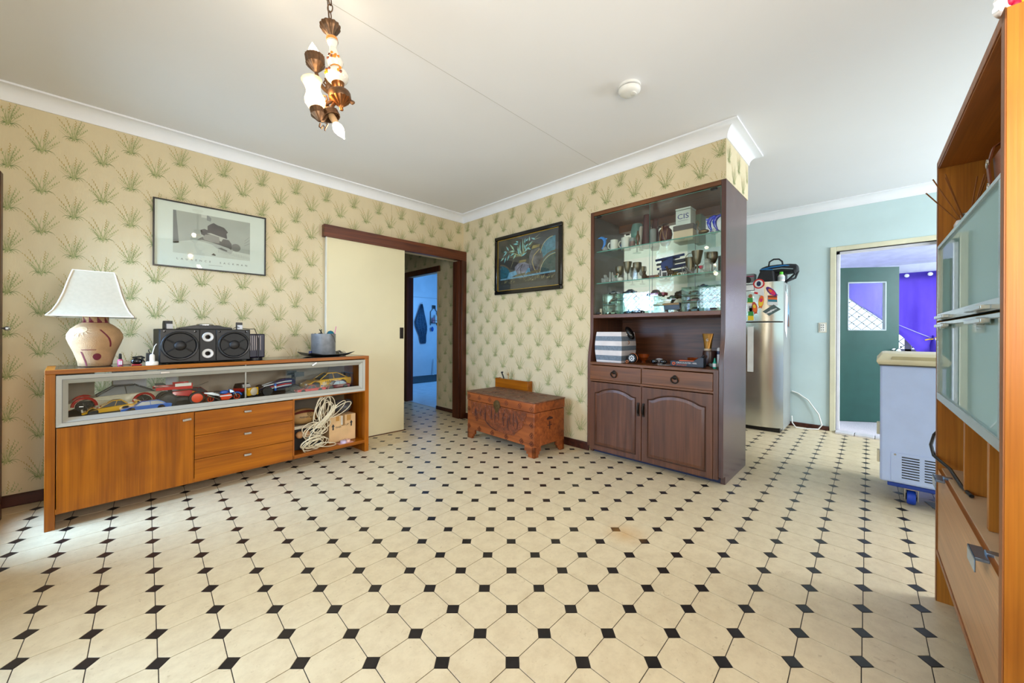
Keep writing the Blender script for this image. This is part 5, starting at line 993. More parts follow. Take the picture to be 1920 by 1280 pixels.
obj('top_relief', mb, CWL, ct, kind='stuff')
BRA = mat('dull_brass', (112, 92, 58), .4, .7, var=.2, vscale=30)
lk = obj('lock_plate', MB().lathe([(.048, 0), (.048, .003), (.038, .005)], (.468, -.004, .405), 24, axis=(0, -1, 0)).prism([(.43, .385), (.506, .385), (.490, .345), (.468, .325), (.446, .345)], -.0075, -.004, 'y'), BRA, ct); obj('hasp', MB().tube([(.475, -.009, .43), (.485, -.010, .41), (.465, -.010, .395), (.482, -.01, .375), (.468, -.009, .35)], .004, 6), BRA, lk)
obj('side_handle', MB().prism([(.17, .33), (.21, .345), (.25, .33), (.25, .318), (.17, .318)], LC-.001, LC+.005, 'x').box(LC-.001, LC+.003, .206, .214, .23, .30).box(LC-.001, LC+.003, .18, .24, .262, .268), DG, ct, label='carved grip and motif on the chest end')
t = thing('timber_box', 'plain honey timber drawer box standing behind the chest', 'box', (2.938, 2.90, 0), -pi/2)
box('front', OAKX, t, -.26, .245, 0, .018, .30, .588, .003); box('side', OAKX, t, .227, .245, .018, .074, .30, .588, .002); box('side', OAKX, t, -.26, -.242, .018, .074, .30, .588, .002); box('base', OAKX, t, -.26, .245, .0, .072, 0, .30, .002)
obj('cross', MB().box(-.006, .006, -.003, .003, 0, .075).box(-.018, .018, -.003, .003, .045, .055), mat('pale_cross', (196, 160, 112), .5), None, 'small pale wooden cross on the timber box behind chest', 'cross', (2.947, 2.955, .5885), -pi/2)
obj('sprig_ornament', MB().tube([(0, 0, 0), (.01, 0, .02), (.03, 0, .055)], .008, 6).ball((.034, 0, .064), .014, (1, .6, .8), 8).ball((.02, 0, .068), .010, (1, .6, .8), 8), BLACK, None, 'small black sprig ornament left of the pale cross', 'ornament', (2.947, 3.025, .592), pi/2)

# ------------------------------------------------------------------ pictures
t = thing('framed_print', 'landscape black-and-white print with wide white mat in thin black frame', 'picture', (0, 0, 0))
yp = YA-.022
def pic_frame(t, X0, X1, Z0, Z1, w, m, y0, y1):
    for a in ((X0, X1, Z1-w, Z1), (X0, X1, Z0, Z0+w), (X0, X0+w, Z0+w, Z1-w), (X1-w, X1, Z0+w, Z1-w)): box('frame_rail', m, t, a[0], a[1], y0, y1, a[2], a[3], .001)
pic_frame(t, .104, .824, 1.596, 2.106, .010, mat('black_frame', (24, 22, 22), .35), yp, YA-.001)
box('mat_board', mat('pale_mat', (222, 226, 216), .7, var=.01), t, .112, .816, YA-.012, YA-.002, 1.604, 2.098, 0)
def flat_poly(name, pts, d, c, rough=.8): return obj(name, MB().poly([(x, YA-.012-d, z) for x, z in pts]), mat(name, c, rough, var=.04), t, smooth=0)
GX = lambda u: .216+.492*u
GZ = lambda v: 1.711+.327*v
G = lambda *p: [(GX(u), GZ(v)) for u, v in p]
flat_poly('print_wall_grey', G((0, 0), (1, 0), (1, 1), (0, 1)), .0004, (172, 174, 164))
flat_poly('print_dark_edge', G((0, .22), (.07, .24), (.035, 1), (0, 1)), .0006, (112, 114, 112))
flat_poly('print_sheet', G((0, 0), (1, 0), (1, .17), (.8, .2), (.55, .27), (.4, .33), (.25, .36), (0, .24)), .0006, (206, 208, 196))
flat_poly('print_light_spot', G((.34, .93), (.42, .93), (.42, 1), (.34, 1)), .0006, (206, 206, 196)); flat_poly('print_shade', G((.41, .88), (.46, .86), (.47, .94), (.43, 1), (.41, 1)), .0007, (132, 134, 130))
flat_poly('print_hair', G((.32, .42), (.40, .47), (.34, .52), (.33, .62), (.38, .66), (.42, .64), (.42, .74), (.46, .80), (.50, .84), (.55, .80), (.58, .79), (.64, .76), (.69, .66), (.67, .62), (.68, .50), (.55, .47), (.45, .46)), .0007, (64, 58, 58))
flat_poly('print_figure_dark', G((.29, .37), (.34, .44), (.40, .50), (.70, .47), (.74, .38), (.74, .23), (.68, .24), (.58, .31), (.48, .35), (.36, .38)), .0008, (92, 88, 84))
flat_poly('print_figure_mid', G((.36, .45), (.39, .52), (.47, .55), (.57, .52), (.58, .42), (.57, .35), (.46, .36), (.38, .39)), .0010, (142, 138, 130))
flat_poly('print_figure_light', G((.41, .56), (.46, .58), (.55, .54), (.66, .50), (.62, .47), (.60, .40), (.58, .42), (.57, .51), (.47, .54)), .0012, (186, 184, 174))
flat_poly('print_round_shade', G(*[(.80+.065*cos(a), .30+.10*sin(a)) for a in [2*pi*i/18 for i in range(18)]]), .0007, (122, 120, 114))
flat_poly('print_drape', G((.48, .30), (.56, .32), (.70, .26), (.76, .2), (.73, .12), (.62, .17), (.54, .22)), .0009, (184, 184, 176)); flat_poly('print_fold', G((.55, .23), (.60, .25), (.68, .2), (.68, .17), (.62, .19)), .0011, (110, 108, 104)); flat_poly('print_small_object', G((.47, .04), (.50, .09), (.53, .05), (.52, .03)), .0008, (80, 76, 72))
obj('print_stripes', MB()._add([p for i in range(24) for p in ((GX(.56+.0185*i), YA-.0131, GZ(.20-.0045*i)), (GX(.562+.0185*i), YA-.0131, GZ(.20-.0045*i)), (GX(.566+.0185*i), YA-.0131, GZ(.12-.004*i)), (GX(.564+.0185*i), YA-.0131, GZ(.12-.004*i)))], [(4*i, 4*i+1, 4*i+2, 4*i+3) for i in range(24)]).tube([(GX(.92), YA-.0131, GZ(.5)), (GX(.99), YA-.0131, GZ(.62))], .0012, 4).tube([(GX(.92), YA-.0131, GZ(.44)), (GX(1.0), YA-.0131, GZ(.55))], .0012, 4).tube([(GX(.92), YA-.0131, GZ(.38)), (GX(1.0), YA-.0131, GZ(.46))], .0012, 4), mat('print_line', (120, 118, 112), .8), t, kind='stuff')
DKT = mat('grey_print', (96, 98, 94), .7)
text('print_caption', 'LAURENCE  SACKMAN', .020, (.463, YA-.0125, 1.667), (1, 0, 0), (0, 0, 1), DKT, t, spacing=2.55); obj('small_caption', MB().box(.43, .52, -.0005+YA-.0125, YA-.0121, 1.640, 1.6415), DKT, t)
obj('pane', MB().box(.113, .815, YA-.0175, YA-.0165, 1.605, 2.097), PANE, t, smooth=0)
t = thing('framed_painting', 'painting of two vases and turquoise leaves in broad black frame', 'picture', (0, 0, 0))
BF = mat('black_lacquer_frame', (18, 17, 18), .15); GLD = mat('gilt_line', (206, 170, 70), .3, .7)
def bx_(name, m, y0, y1, z0, z1, d0, d1, bv=.001): return box(name, m, t, XB-d1, XB-d0, y0, y1, z0, z1, bv)
Yl, Yr, Zb, Zt = 3.245, 2.262, 1.548, 2.222
for a in ((Yr, Yl, Zt-.042, Zt), (Yr, Yl, Zb, Zb+.042), (Yr, Yr+.042, Zb+.042, Zt-.042), (Yl-.042, Yl, Zb+.042, Zt-.042)): bx_('frame_rail', BF, *a, .001, .035, .008)
for a in ((Yr+.042, Yl-.042, Zt-.048, Zt-.042), (Yr+.042, Yl-.042, Zb+.042, Zb+.048), (Yr+.042, Yr+.048, Zb+.048, Zt-.048), (Yl-.048, Yl-.042, Zb+.048, Zt-.048)): bx_('gilt_slip', GLD, *a, .001, .022, 0)
bx_('mat_board', mat('charcoal_mat', (40, 44, 48), .6), Yr+.045, Yl-.045, Zb+.045, Zt-.045, .001, .012, 0)
pw, ph = .81, .455; py0, pz0 = 3.165, 1.655
PY = lambda u: py0-pw*u
PZ = lambda v: pz0+ph*v
def pp(name, pts, d, c, var=.15, vs=20): return obj(name, MB().poly([(XB-.012-d, PY(u), PZ(v)) for u, v in pts]), mat(name, c, .7, var=var, vscale=vs), t, smooth=0)
def line(name, pts, w, d, c):
    mb = MB()
    for (a, b), (e, f) in zip(pts, pts[1:]):
        dx, dz = (e-a)*pw, (f-b)*ph; L = sqrt(dx*dx+dz*dz)+1e-6; nx, nz = -dz/L*w/pw, dx/L*w/ph
        mb.poly([(XB-.012-d, PY(u), PZ(v)) for u, v in ((a-nx, b-nz), (e-nx, f-nz), (e+nx, f+nz), (a+nx, b+nz))])
    return obj(name, mb, mat(name, c, .7, var=.1), t, smooth=0)
pp('painted_ground', ((0, .16), (1, .16), (1, .985), (0, .985)), .0002, (44, 50, 52), .2, 6); pp('painted_base', ((0, 0), (1, 0), (1, .165), (0, .165)), .0003, (36, 36, 34))
pp('painted_sky_arc', [(1, .40), (1, .99)]+[(.98-.22*sin(t_), .62+.36*cos(t_)) for t_ in (.2, .5, .8, 1.1, 1.4)]+[(.80, .42)], .0004, (74, 130, 150), .2, 40)
pp('painted_teal_arc', [(0, .16)]+[(.22*sin(t_), .16+.34*cos(t_)) for t_ in [pi/2*i/8 for i in range(9)]], .0005, (26, 96, 118), .3, 40)
pp('painted_green_arc', [(1, .16)]+[(1-.26*cos(t_), .16+.44*sin(t_)) for t_ in [pi/2*i/9 for i in range(10)]], .0006, (56, 84, 84), .2, 40)
line('painted_rim', [(.225*sin(t_), .16+.36*cos(t_)) for t_ in [pi/2*i/10 for i in range(11)]], .008, .0008, (98, 90, 72)); line('painted_rim_right', [(1-.285*cos(t_), .14+.50*sin(t_)) for t_ in [pi/2*i/12 for i in range(13)]], .010, .0008, (88, 82, 70)); line('painted_rim_light', [(1-.255*cos(t_), .15+.44*sin(t_)) for t_ in [pi/2*i/12 for i in range(13)]], .0025, .0010, (206, 196, 140)); line('painted_arc_light', [(.98-.225*sin(t_), .62+.365*cos(t_)) for t_ in [.1+1.4*i/8 for i in range(9)]], .0025, .0010, (206, 196, 140))
pp('painted_tall_vase', ((.60, .2), (.75, .2), (.80, .45), (.79, .62), (.76, .74), (.73, .78), (.60, .76), (.56, .66), (.55, .45)), .0007, (112, 112, 120), .35, 10); pp('painted_vase_neck', ((.60, .78), (.73, .80), (.75, .86), (.62, .86)), .0009, (150, 136, 84), .3, 12)
pp('painted_round_vase', ((.34, .13), (.50, .14), (.56, .34), (.55, .44), (.48, .50), (.36, .50), (.29, .42), (.29, .34)), .0011, (142, 142, 158), .35, 10); pp('painted_vase_lip', ((.36, .50), (.50, .51), (.51, .56), (.38, .565)), .0013, (160, 144, 88), .3, 12)
line('painted_vase_line', [(.30, .27), (.36, .38), (.44, .46)], .003, .0015, (50, 46, 44)); line('painted_vase_curve', [(.44, .46), (.40, .36), (.41, .24), (.46, .16)], .004, .0015, (60, 54, 44)); line('painted_tall_curve', [(.74, .75), (.64, .62), (.61, .48), (.65, .30), (.70, .2)], .004, .0010, (190, 170, 110))
pp('painted_shelf', ((0, .13), (1, .165), (1, .205), (0, .165)), .0014, (110, 160, 186), .2, 30); pp('painted_cloth', ((.14, .16), (.18, .30), (.31, .33), (.34, .23), (.26, .2), (.22, .16)), .0016, (100, 160, 196), .2, 30); pp('painted_cloth_tip', ((.48, .2), (.53, .34), (.57, .34), (.58, .24), (.54, .25)), .0016, (100, 160, 196), .2, 30)
line('painted_board', [(.30, .20), (.62, .235), (.75, .25)], .012, .0013, (104, 96, 66))
mb = MB(); r = random.Random(9)
LV = ((290,440,335,510),(350,415,420,510),(250,525,300,520),(240,595,310,520),(200,660,260,600),(260,690,290,600),(305,660,345,560),(340,520,430,520),(400,420,480,425),(440,385,480,400),(400,640,445,560),(350,590,420,545),
      (510,390,500,560),(545,355,545,540),(580,350,570,430),(590,400,620,360),(640,335,640,400),(660,360,725,385),(575,475,630,430),(620,465,690,400),(560,545,640,470),(605,490,662,515),(470,450,490,560),(520,600,605,550),(460,480,500,590),(490,470,530,590),(560,430,590,520))
def LU(x, y):
    u = (x-198)/785; top = 440-90*u; bot = 1020-110*u; return u, (bot-y)/(bot-top)
def seg(a, b, w, d, mi):
    dx, dz = (b[0]-a[0])*pw, (b[1]-a[1])*ph; L = sqrt(dx*dx+dz*dz)+1e-6; nx, nz = -dz/L*w/pw, dx/L*w/ph; m_ = (a[0]*.6+b[0]*.4, a[1]*.6+b[1]*.4)
    mb.poly([(XB-.012-d, PY(u), PZ(v)) for u, v in (a, (m_[0]-nx, m_[1]-nz), b, (m_[0]+nx, m_[1]+nz))], mi)
cb = LU(535, 600)
for i, (x0, y0_, x1, y1_) in enumerate(LV):
    p_, q_2 = LU(x0, y0_), LU(x1, y1_); far_, near_ = (p_, q_2) if (p_[0]-cb[0])**2+(p_[1]-cb[1])**2 > (q_2[0]-cb[0])**2+(q_2[1]-cb[1])**2 else (q_2, p_)
    seg(near_, far_, .0105, .0022+.00001*i, i % 3 == 1); seg(near_, far_, .0035, .0026+.00001*i, 1 if i % 3 != 1 else 0); seg(cb, near_, .0022, .0018+.00001*i, 2)
for x0, y0_, x1, y1_ in ((690,385,805,300),(700,388,805,365),(410,640,360,780),(420,500,330,410)): seg(LU(x0, y0_), LU(x1, y1_), .002, .0030, 2)
obj('painted_leaves', mb, [mat('leaf_turquoise', (62, 190, 222), .7, var=.15), mat('leaf_pale', (190, 222, 180), .7, var=.15), mat('leaf_stem', (176, 176, 126), .7)], t, kind='stuff', smooth=0)
mb = MB()
for i in range(70):
    u = r.uniform(.01, .99); v = r.uniform(.015, .115)+.03*u; h = r.uniform(.02, .05); mb.poly([(XB-.0126-.000005*i, PY(a), PZ(b)) for a, b in ((u, v), (u+.004, v), (u+.016, v+h), (u+.012, v+h))])
obj('painted_grass', mb, mat('grass_gold', (170, 156, 104), .7), t, kind='stuff', smooth=0)
obj('pane', MB().box(XB-.021, XB-.020, Yr+.045, Yl-.045, Zb+.045, Zt-.045), PANE, t, smooth=0)

# ------------------------------------------------------------------ fridge and what is on it
def steel_mat():
    m, n, p, o = nt('brushed_fridge_steel')
    t, r, mp = noise_mix(n, lin((196, 198, 192)), lin((212, 214, 208)), 2, 3, vec=(1, 1, .15))
    n.links.new(r.outputs[0], p.inputs['Base Color']); p.inputs['Metallic'].default_value = .9; p.inputs['Roughness'].default_value = .22
    t2 = n.nodes.new('ShaderNodeTexNoise'); t2.inputs['Scale'].default_value = 3.2; t2.inputs['Detail'].default_value = 1; n.links.new(mp.outputs[0], t2.inputs['Vector']); mp.inputs['Scale'].default_value = (1, 1.6, .8)
    b = n.nodes.new('ShaderNodeBump'); b.inputs['Strength'].default_value = .25; b.inputs['Distance'].default_value = .02; n.links.new(t2.outputs['Fac'], b.inputs['Height']); n.links.new(b.outputs[0], p.inputs['Normal'])
    return m
FS = steel_mat(); FSD = mat('fridge_side_grey', (150, 154, 152), .4, .3, var=.04)
fr = thing('fridge', 'tall stainless steel two-door fridge against the pale blue wall', 'fridge', (0, 0, 0))
FY0, FY1 = .762, 1.46
box('body', FSD, fr, 5.10, 5.58, FY0+.004, FY1, .03, 1.695, .004)
def fdoor(z0, z1):
    P = []
    for i in range(13):
        y = FY0+(FY1-FY0)*i/12; P.append((5.098-.075*(1-abs(2*i/12-1)**2.6), y))
    P = [(5.098, FY0)]+P+[(5.098, FY1)]
    return obj('door', MB().prism(P[1:-1]+[(5.098, FY1), (5.098, FY0)], z0, z1, 'z'), FS, fr, bevel=.003, smooth=50)
fdoor(1.250, 1.70); fdoor(.05, 1.238)
box('door_gasket', mat('gasket_grey', (70, 72, 74), .6), fr, 5.096, 5.102, FY0+.01, FY1-.01, .05, 1.70, 0)
box('kick_panel', BLACK, fr, 5.08, 5.5, FY0+.03, FY1-.03, .0, .05, 0)
ZFR = 1.7005
t = thing('cooler_bag', 'black padded bag with blue trim and hoop handle lying on the fridge', 'bag', (5.30, .850, ZFR), 0)
NYL = mat('black_nylon', (26, 28, 34), .7, var=.15, bump=.3, bscale=120); BTR = mat('blue_trim', (24, 110, 170), .5)
obj('long_case', MB().loft([[(.0+.10*cos(a), y, .155+.062*sin(a)*k) for a in [2*pi*i/16 for i in range(16)]] for y, k in ((-.185, .55), (-.17, .8), (-.12, .95), (0, 1.05), (.11, .95), (.15, .7), (.165, .4))]).box(-.07, .07, -.08, .14, .0, .12), NYL, t, smooth=60)
obj('side_pouch', MB().loft([[(-.20, -.0, 0), (-.20, .19, 0), (-.08, .19, 0), (-.08, .0, 0)], [(-.18, .02, .135), (-.18, .14, .15), (-.08, .14, .15), (-.08, .02, .135)]]), NYL, t, bevel=.012)
obj('zip_trim', MB().tube([(-.10, .14, .165), (-.10, .05, .182), (-.09, -.08, .19), (-.07, -.165, .165)], .008, 6).tube([(-.185, .02, .14), (-.185, .14, .155)], .006, 6), BTR, t)
obj('handle', MB().tube([(-.07, .08, .20), (-.075, .07, .25), (-.075, .03, .275), (-.075, -.02, .27), (-.07, -.05, .24), (-.07, -.055, .20)], .009, 7), NYL, t)
obj('strap', MB().tube([(-.06, -.15, .15), (-.10, -.17, .08), (-.07, -.10, .014), (.02, -.07, .014), (.1, -.15, .06), (.08, -.18, .14)], .012, 6), NYL, t)
obj('grey_stripe', MB().tube([(-.105, .1, .15), (-.103, -.05, .158), (-.1, -.155, .14)], .005, 6), mat('reflective_grey', (150, 170, 176), .4), t)
t = thing('squeeze_bottle', 'small white bottle with lime green cap on the fridge front edge', 'bottle', (5.16, .797, ZFR), 0)
obj('bottle', MB().lathe([(.032, 0), (.034, .01), (.034, .06), (.024, .078), (.016, .082)], n=18), mat('white_plastic', (236, 236, 232)), t); obj('cap', MB().lathe([(.018, .082), (.018, .108), (.013, .112)], n=14), mat('lime_cap', (90, 214, 40), .3), t); obj('label', MB().lathe([(.0345, .02), (.0345, .055)], n=18, cap=False), mat('label_grey', (190, 204, 206), .5), t)
t = thing('carton_box', 'grey and pink carton at the left end of the fridge top', 'box', (5.18, 1.12, ZFR), 0); box('carton', mat('carton_grey', (150, 156, 158), .5), t, 0, .12, -.055, .06, 0, .125, .002); obj('pink_roundel', MB().lathe([(.045, 0), (.044, .002)], (-.001, .02, .05), 20, axis=(-1, 0, 0)), mat('dark_roundel', (40, 26, 34), .4), t); obj('pink_stripe', MB().box(-.001, 0, -.055, .06, .088, .1), mat('magenta', (196, 40, 96), .5), t)
def fx(y): return 5.098-.075*(1-abs(2*(y-FY0)/(FY1-FY0)-1)**2.6)
def magnet(label, y, z, build, tilt=0):
    t = thing('fridge_magnet', label, 'magnet', (min(fx(y), fx(y+.075))-.008, y, z), 0, 'magnets on the fridge'); t.rotation_euler = (tilt, 0, 0); build(t); return t
def plate(t, name, pts, m, d0=0, d1=.004): return obj(name, MB().prism(pts, d0, d1, 'x'), m, t, smooth=0)   # points are (y, z); +y is picture left
def disc(cx, cz, a, b, n=18, a0=0): return [(cx+a*cos(2*pi*i/n), cz+b*sin(2*pi*i/n)) for i in range(n)]
RDM, WHM, BKM = mat('magnet_red', (206, 34, 40), .4), mat('magnet_white', (232, 232, 232), .4), mat('magnet_black', (30, 32, 36), .4)
def m1(t): plate(t, 'card', [(-.05, -.10), (.05, -.06), (.045, .03), (-.045, .02)], WHM); plate(t, 'ring', disc(0, .045, .056, .056), RDM, -.002, .003); plate(t, 'disc', disc(0, .045, .042, .042), WHM, -.003, 0); plate(t, 'figure', disc(0, .045, .022, .03, 10), mat('magnet_navy', (30, 44, 84), .4), -.004, 0); plate(t, 'red_stamp', [(.01, -.075), (.045, -.065), (.043, -.045), (.008, -.052)], RDM, -.002, 0)
magnet('round red and white badge magnet on white card at the fridge top', .985, 1.635, m1)
def surf(c1, c2, c3):
    def f(t):
        plate(t, 'board', disc(0, 0, .026, .07), c1); plate(t, 'stripe', disc(0, -.012, .02, .042), c2, -.0015, 0); plate(t, 'blot', disc(0, .015, .014, .022), c3, -.003, 0)
        for s in (-1, 1): plate(t, 'fin', [(s*.012, -.06), (s*.022, -.082), (s*.004, -.066)], c1)
    return f
PK, ORM, PUM, YLM, GRM, TLM = mat('magnet_pink', (226, 40, 96), .35), mat('magnet_orange', (238, 110, 30), .35), mat('magnet_purple', (84, 30, 130), .35), mat('magnet_yellow', (240, 206, 40), .35), mat('magnet_green', (60, 150, 60), .35), mat('magnet_teal', (40, 120, 140), .35)
magnet('purple and pink surfboard magnet, upper right on the fridge', .868, 1.585, surf(PUM, PK, ORM), -.72); magnet('orange and yellow surfboard magnet in the middle of fridge door', .963, 1.475, surf(ORM, YLM, PK), .12); magnet('small orange surfboard magnet lower left on the freezer door', 1.025, 1.41, surf(mat('magnet_rust', (196, 70, 24), .35), ORM, YLM), -.15)
def m4(t): plate(t, 'card', [(-.05, -.062), (.048, -.05), (.052, .062), (-.045, .07)], WHM); plate(t, 'sunset', [(-.042, -.022), (.042, -.012), (.045, .056), (-.04, .062)], ORM, -.0015, 0); plate(t, 'sea', [(-.042, -.022), (.042, -.012), (.043, .012), (-.041, .004)], TLM, -.003, 0); plate(t, 'band', [(-.041, .028), (.044, .036), (.044, .050), (-.04, .044)], mat('magnet_brown', (110, 50, 30), .4), -.003, 0)
magnet('sunset picture magnet with white border on the fridge door', .855, 1.485, m4)
def m5(t):
    plate(t, 'card', [(-.075, -.03), (.075, -.045), (.05, .05), (-.06, .04)] if 0 else [(-.085, .005), (.02, -.062), (.085, -.012), (-.02, .062)][::1], mat('magnet_slate', (84, 100, 100), .4))
    for k in range(3): plate(t, 'text_bar', [(-.05+.022*k, .012-.016*k+.0), (.012+.022*k, -.026-.016*k+.016), (.016+.022*k, -.020-.016*k+.018), (-.046+.022*k, .019-.016*k)], WHM, -.0015, 0)
magnet('tilted slate grey magnet with pale text bars on the fridge door', .865, 1.375, m5)
def fig(t): plate(t, 'head', disc(0, .055, .02, .022), mat('magnet_tan', (160, 96, 50), .4)); plate(t, 'shirt', [(-.025, -.02), (.028, -.015), (.026, .035), (-.022, .035)], GRM); plate(t, 'shorts', [(-.028, -.07), (.03, -.07), (.028, -.018), (-.025, -.02)], YLM)
magnet('green and yellow figure-shaped magnet at the fridge door left edge', 1.068, 1.49, fig); magnet('lower green and yellow figure magnet at the fridge door left', 1.062, 1.335, fig)
def m8(t): plate(t, 'frame', [(-.05, -.04), (.06, -.04), (.06, .04), (-.05, .04)], mat('magnet_grey', (110, 114, 116), .4)); plate(t, 'card', [(-.042, -.032), (.052, -.032), (.052, .026), (-.042, .026)], WHM, -.0015, 0)
magnet('grey framed note magnet at the top left of the fridge', 1.075, 1.645, m8)
def m9(t): plate(t, 'note', [(-.03, -.05), (.04, -.05), (.04, .05), (-.035, .045)], WHM)
m = magnet('white note magnet lettered in black on the fridge door', 1.062, 1.415, m9); text('lettering', 'ER', .04, (-.001, 0, .0), (0, -1, 0), (0, 0, 1), BKM, m)
def m10(t): plate(t, 'sheet', [(-.03, -.26), (.03, -.26), (.03, .26), (-.03, .26)], WHM, 0, .002)
magnet('tall white paper strip on the lower fridge door', 1.065, .93, m10)
t = thing('fridge_papers', 'white papers hanging off magnets on the fridge side', 'papers', (5.30, FY0+.0035, 1.36), 0)
obj('sheet', MB().prism([(-.13, -.20), (-.03, -.30), (.0, -.24), (.02, -.1), (.04, .18), (-.10, .24)], -.004, -.001, 'y'), mat('paper_white', (226, 228, 236), .6), t, smooth=0); obj('blue_sheet', MB().prism([(.02, -.16), (.11, -.18), (.13, .02), (.06, .12), (.03, .05)], -.007, -.0045, 'y'), mat('paper_blue', (120, 160, 186), .6), t, smooth=0); obj('brown_picture', MB().prism([(.02, -.16), (.10, -.17), (.09, -.06), (.05, -.02)], -.0095, -.007, 'y'), mat('paper_brown', (104, 66, 46), .6), t, smooth=0); obj('clip', MB().box(-.06, -.03, -.008, -.001, .22, .31).box(.0, .05, -.004, -.001, .2, .27), mat('label_grey', (190, 204, 206)), t, bevel=.002)
obj('power_cable', MB().tube([(5.60, .755, .42), (5.607, .70, .40), (5.60, .60, .33), (5.58, .50, .18), (5.57, .47, .06), (5.55, .50, .012), (5.52, .60, .006), (5.50, .70, .006), (5.53, .74, .05), (5.59, .752, .12)], .007, 7), mat('white_plastic', (236, 236, 232)), None, 'white fridge power cable looping down to the kitchen floor', 'cable')
t = thing('power_outlet', 'cream double power outlet on the blue wall by the door frame', 'outlet', (XK, .472, 1.185), 0)
box('plate', mat('outlet_cream', (226, 222, 206), .4), t, -.008, -.0005, -.037, .037, -.058, .058, .003); box('socket_block', mat('outlet_white', (240, 240, 234), .4), t, -.014, -.008, -.022, .022, -.045, .045, .006)
mb = MB()
for z in (-.028, 0, .028):
    mb.lathe([(.006, 0), (.006, .0015)], (-.014, .009, z), 8, axis=(-1, 0, 0)).lathe([(.006, 0), (.006, .0015)], (-.014, -.009, z), 8, axis=(-1, 0, 0))
obj('switch_slots', mb, mat('slot_grey', (120, 120, 116), .5), t, kind='stuff')

# ------------------------------------------------------------------ porch: green door, curtain
PX = Vector((6.25, .385)); pd = Vector((6.62, -.165))-PX; ga = atan2(pd.y, pd.x)
GRN = mat('dark_green_paint', (34, 82, 70), .4, var=.06)
t = thing('green_door', 'dark green door with square window standing open on the porch', 'door', (PX.x, PX.y, .022), ga)
LW = .655; wx0, wx1, wz0, wz1 = .105, .52, 1.135, 1.74; DZ = 1.92
for nm, a in (('stile', (0, wx0, 0, DZ)), ('stile', (wx1, LW, 0, DZ)), ('top_rail', (wx0, wx1, wz1, DZ)), ('door_leaf', (wx0, wx1, 0, wz0))): obj(nm, MB().box(a[0], a[1], -.02, .02, a[2], a[3]), GRN, t)
obj('glazing_bead', MB().box(wx0, wx0+.012, -.024, .024, wz0, wz1).box(wx1-.012, wx1, -.024, .024, wz0, wz1).box(wx0, wx1, -.024, .024, wz0, wz0+.012).box(wx0, wx1, -.024, .024, wz1-.012, wz1), mat('bead_grey', (196, 206, 206), .5), t)
obj('window_pane', MB().box(wx0+.01, wx1-.01, -.002, .002, wz0+.01, wz1-.01), PANE, t, smooth=0)
kn = obj('door_knob', MB().lathe([(.03, 0), (.03, .005), (.011, .01), (.011, .035), (.028, .042), (.032, .058), (.026, .072), (.01, .076)], (LW-.055, -.02, .885), 18, axis=(0, -1, 0)), CHROME, t)
box('knob_rose', CHROME, t, LW-.06, LW+.002, -.018, .018, .86, .91, .002)
struct('trim_9', MB().box(6.20, 6.28, .40, .62, .018, 2.02).box(6.20, 6.26, .40, .45, .018, 2.02), mat('stop_white', (232, 232, 240)), bevel=.003)
# curtain: a purple sheet pinned along a batten and tied back at the right, so that its lower edge swags
def cloth(fn, nu, nv): return MB()._add([fn(u/nu, v/nv) for v in range(nv+1) for u in range(nu+1)], [(v*(nu+1)+u, v*(nu+1)+u+1, (v+1)*(nu+1)+u+1, (v+1)*(nu+1)+u) for v in range(nv) for u in range(nu)])
def purple():
    m, n, p, o = nt('purple_curtain'); t, r, mp = noise_mix(n, lin((76, 54, 172)), lin((98, 74, 200)), 3, 4, vec=(1, 1, .3))
    n.links.new(r.outputs[0], p.inputs['Base Color']); p.inputs['Roughness'].default_value = .8
    tl = n.nodes.new('ShaderNodeBsdfTranslucent'); n.links.new(r.outputs[0], tl.inputs[0]); mx = n.nodes.new('ShaderNodeMixShader'); mx.inputs[0].default_value = .55
    n.links.new(p.outputs[0], mx.inputs[1]); n.links.new(tl.outputs[0], mx.inputs[2]); n.links.new(mx.outputs[0], o.inputs[0]); return m
PURP = purple()
t = thing('purple_curtain', 'purple cloth curtain pinned across the porch window and tied right', 'curtain', (0, 0, 0))
def edge(y):      # height of the lower edge of the cloth
    w = (.40-y)/.92; return 1.80-.62*w**.62*1.0-.12*w if w > 0 else 1.8
def fcl(u, v):
    y = .40-1.05*u; zt = 1.995-.0*u; zb = edge(y) if y > -.52 else edge(-.52)-.0
    z = zt+(zb-zt)*v; x = 7.80-.02*sin(u*26)*v-.035*sin(v*3.1)*u-.01*sin(u*60)*v
    return (x, y, z)
obj('sheet', cloth(fcl, 70, 24), PURP, t, smooth=80)
def fsw(u, v):
    y = .40-.95*u; z0 = edge(y); d = .012+.5*u**3; z = z0+.012-(d)*v
    return (7.775-.05*sin(v*pi), y, z)
obj('swag_fold', cloth(fsw, 60, 10), PURP, t, smooth=80)
obj('hanging_tail', MB().loft([[(7.76+.04*cos(a), -.53+r_*sin(a), z) for a in [2*pi*i/14 for i in range(14)]] for z, r_ in ((1.10, .012), (1.03, .02), (.9, .07), (.7, .11), (.45, .13))]), PURP, t, smooth=80)
obj('lower_edge_cord', MB().tube([(7.76, .40-.95*i/30, edge(.40-.95*i/30)) for i in range(31)], .006, 6), mat('lilac_hem', (196, 186, 236), .6), t)
obj('tie', MB().torus((7.75, -.52, 1.05), .024, .008, (0, .3, 1), 14, 6).tube([(7.74, -.50, 1.05), (7.72, -.45, 1.035)], .008, 6).tube([(7.74, -.52, 1.06), (7.7, -.6, 1.09)], .006, 6), mat('yellow_tie', (236, 186, 30), .5), t)
for i, y in enumerate((.168, -.065, -.275, -.50)): obj('pin_cap', MB().lathe([(.024, 0), (.026, .006), (.02, .014), (.002, .018)], (7.795, y, 1.955), 16, axis=(-1, 0, 0)), mat('white_cap', (244, 244, 244), .4), t)
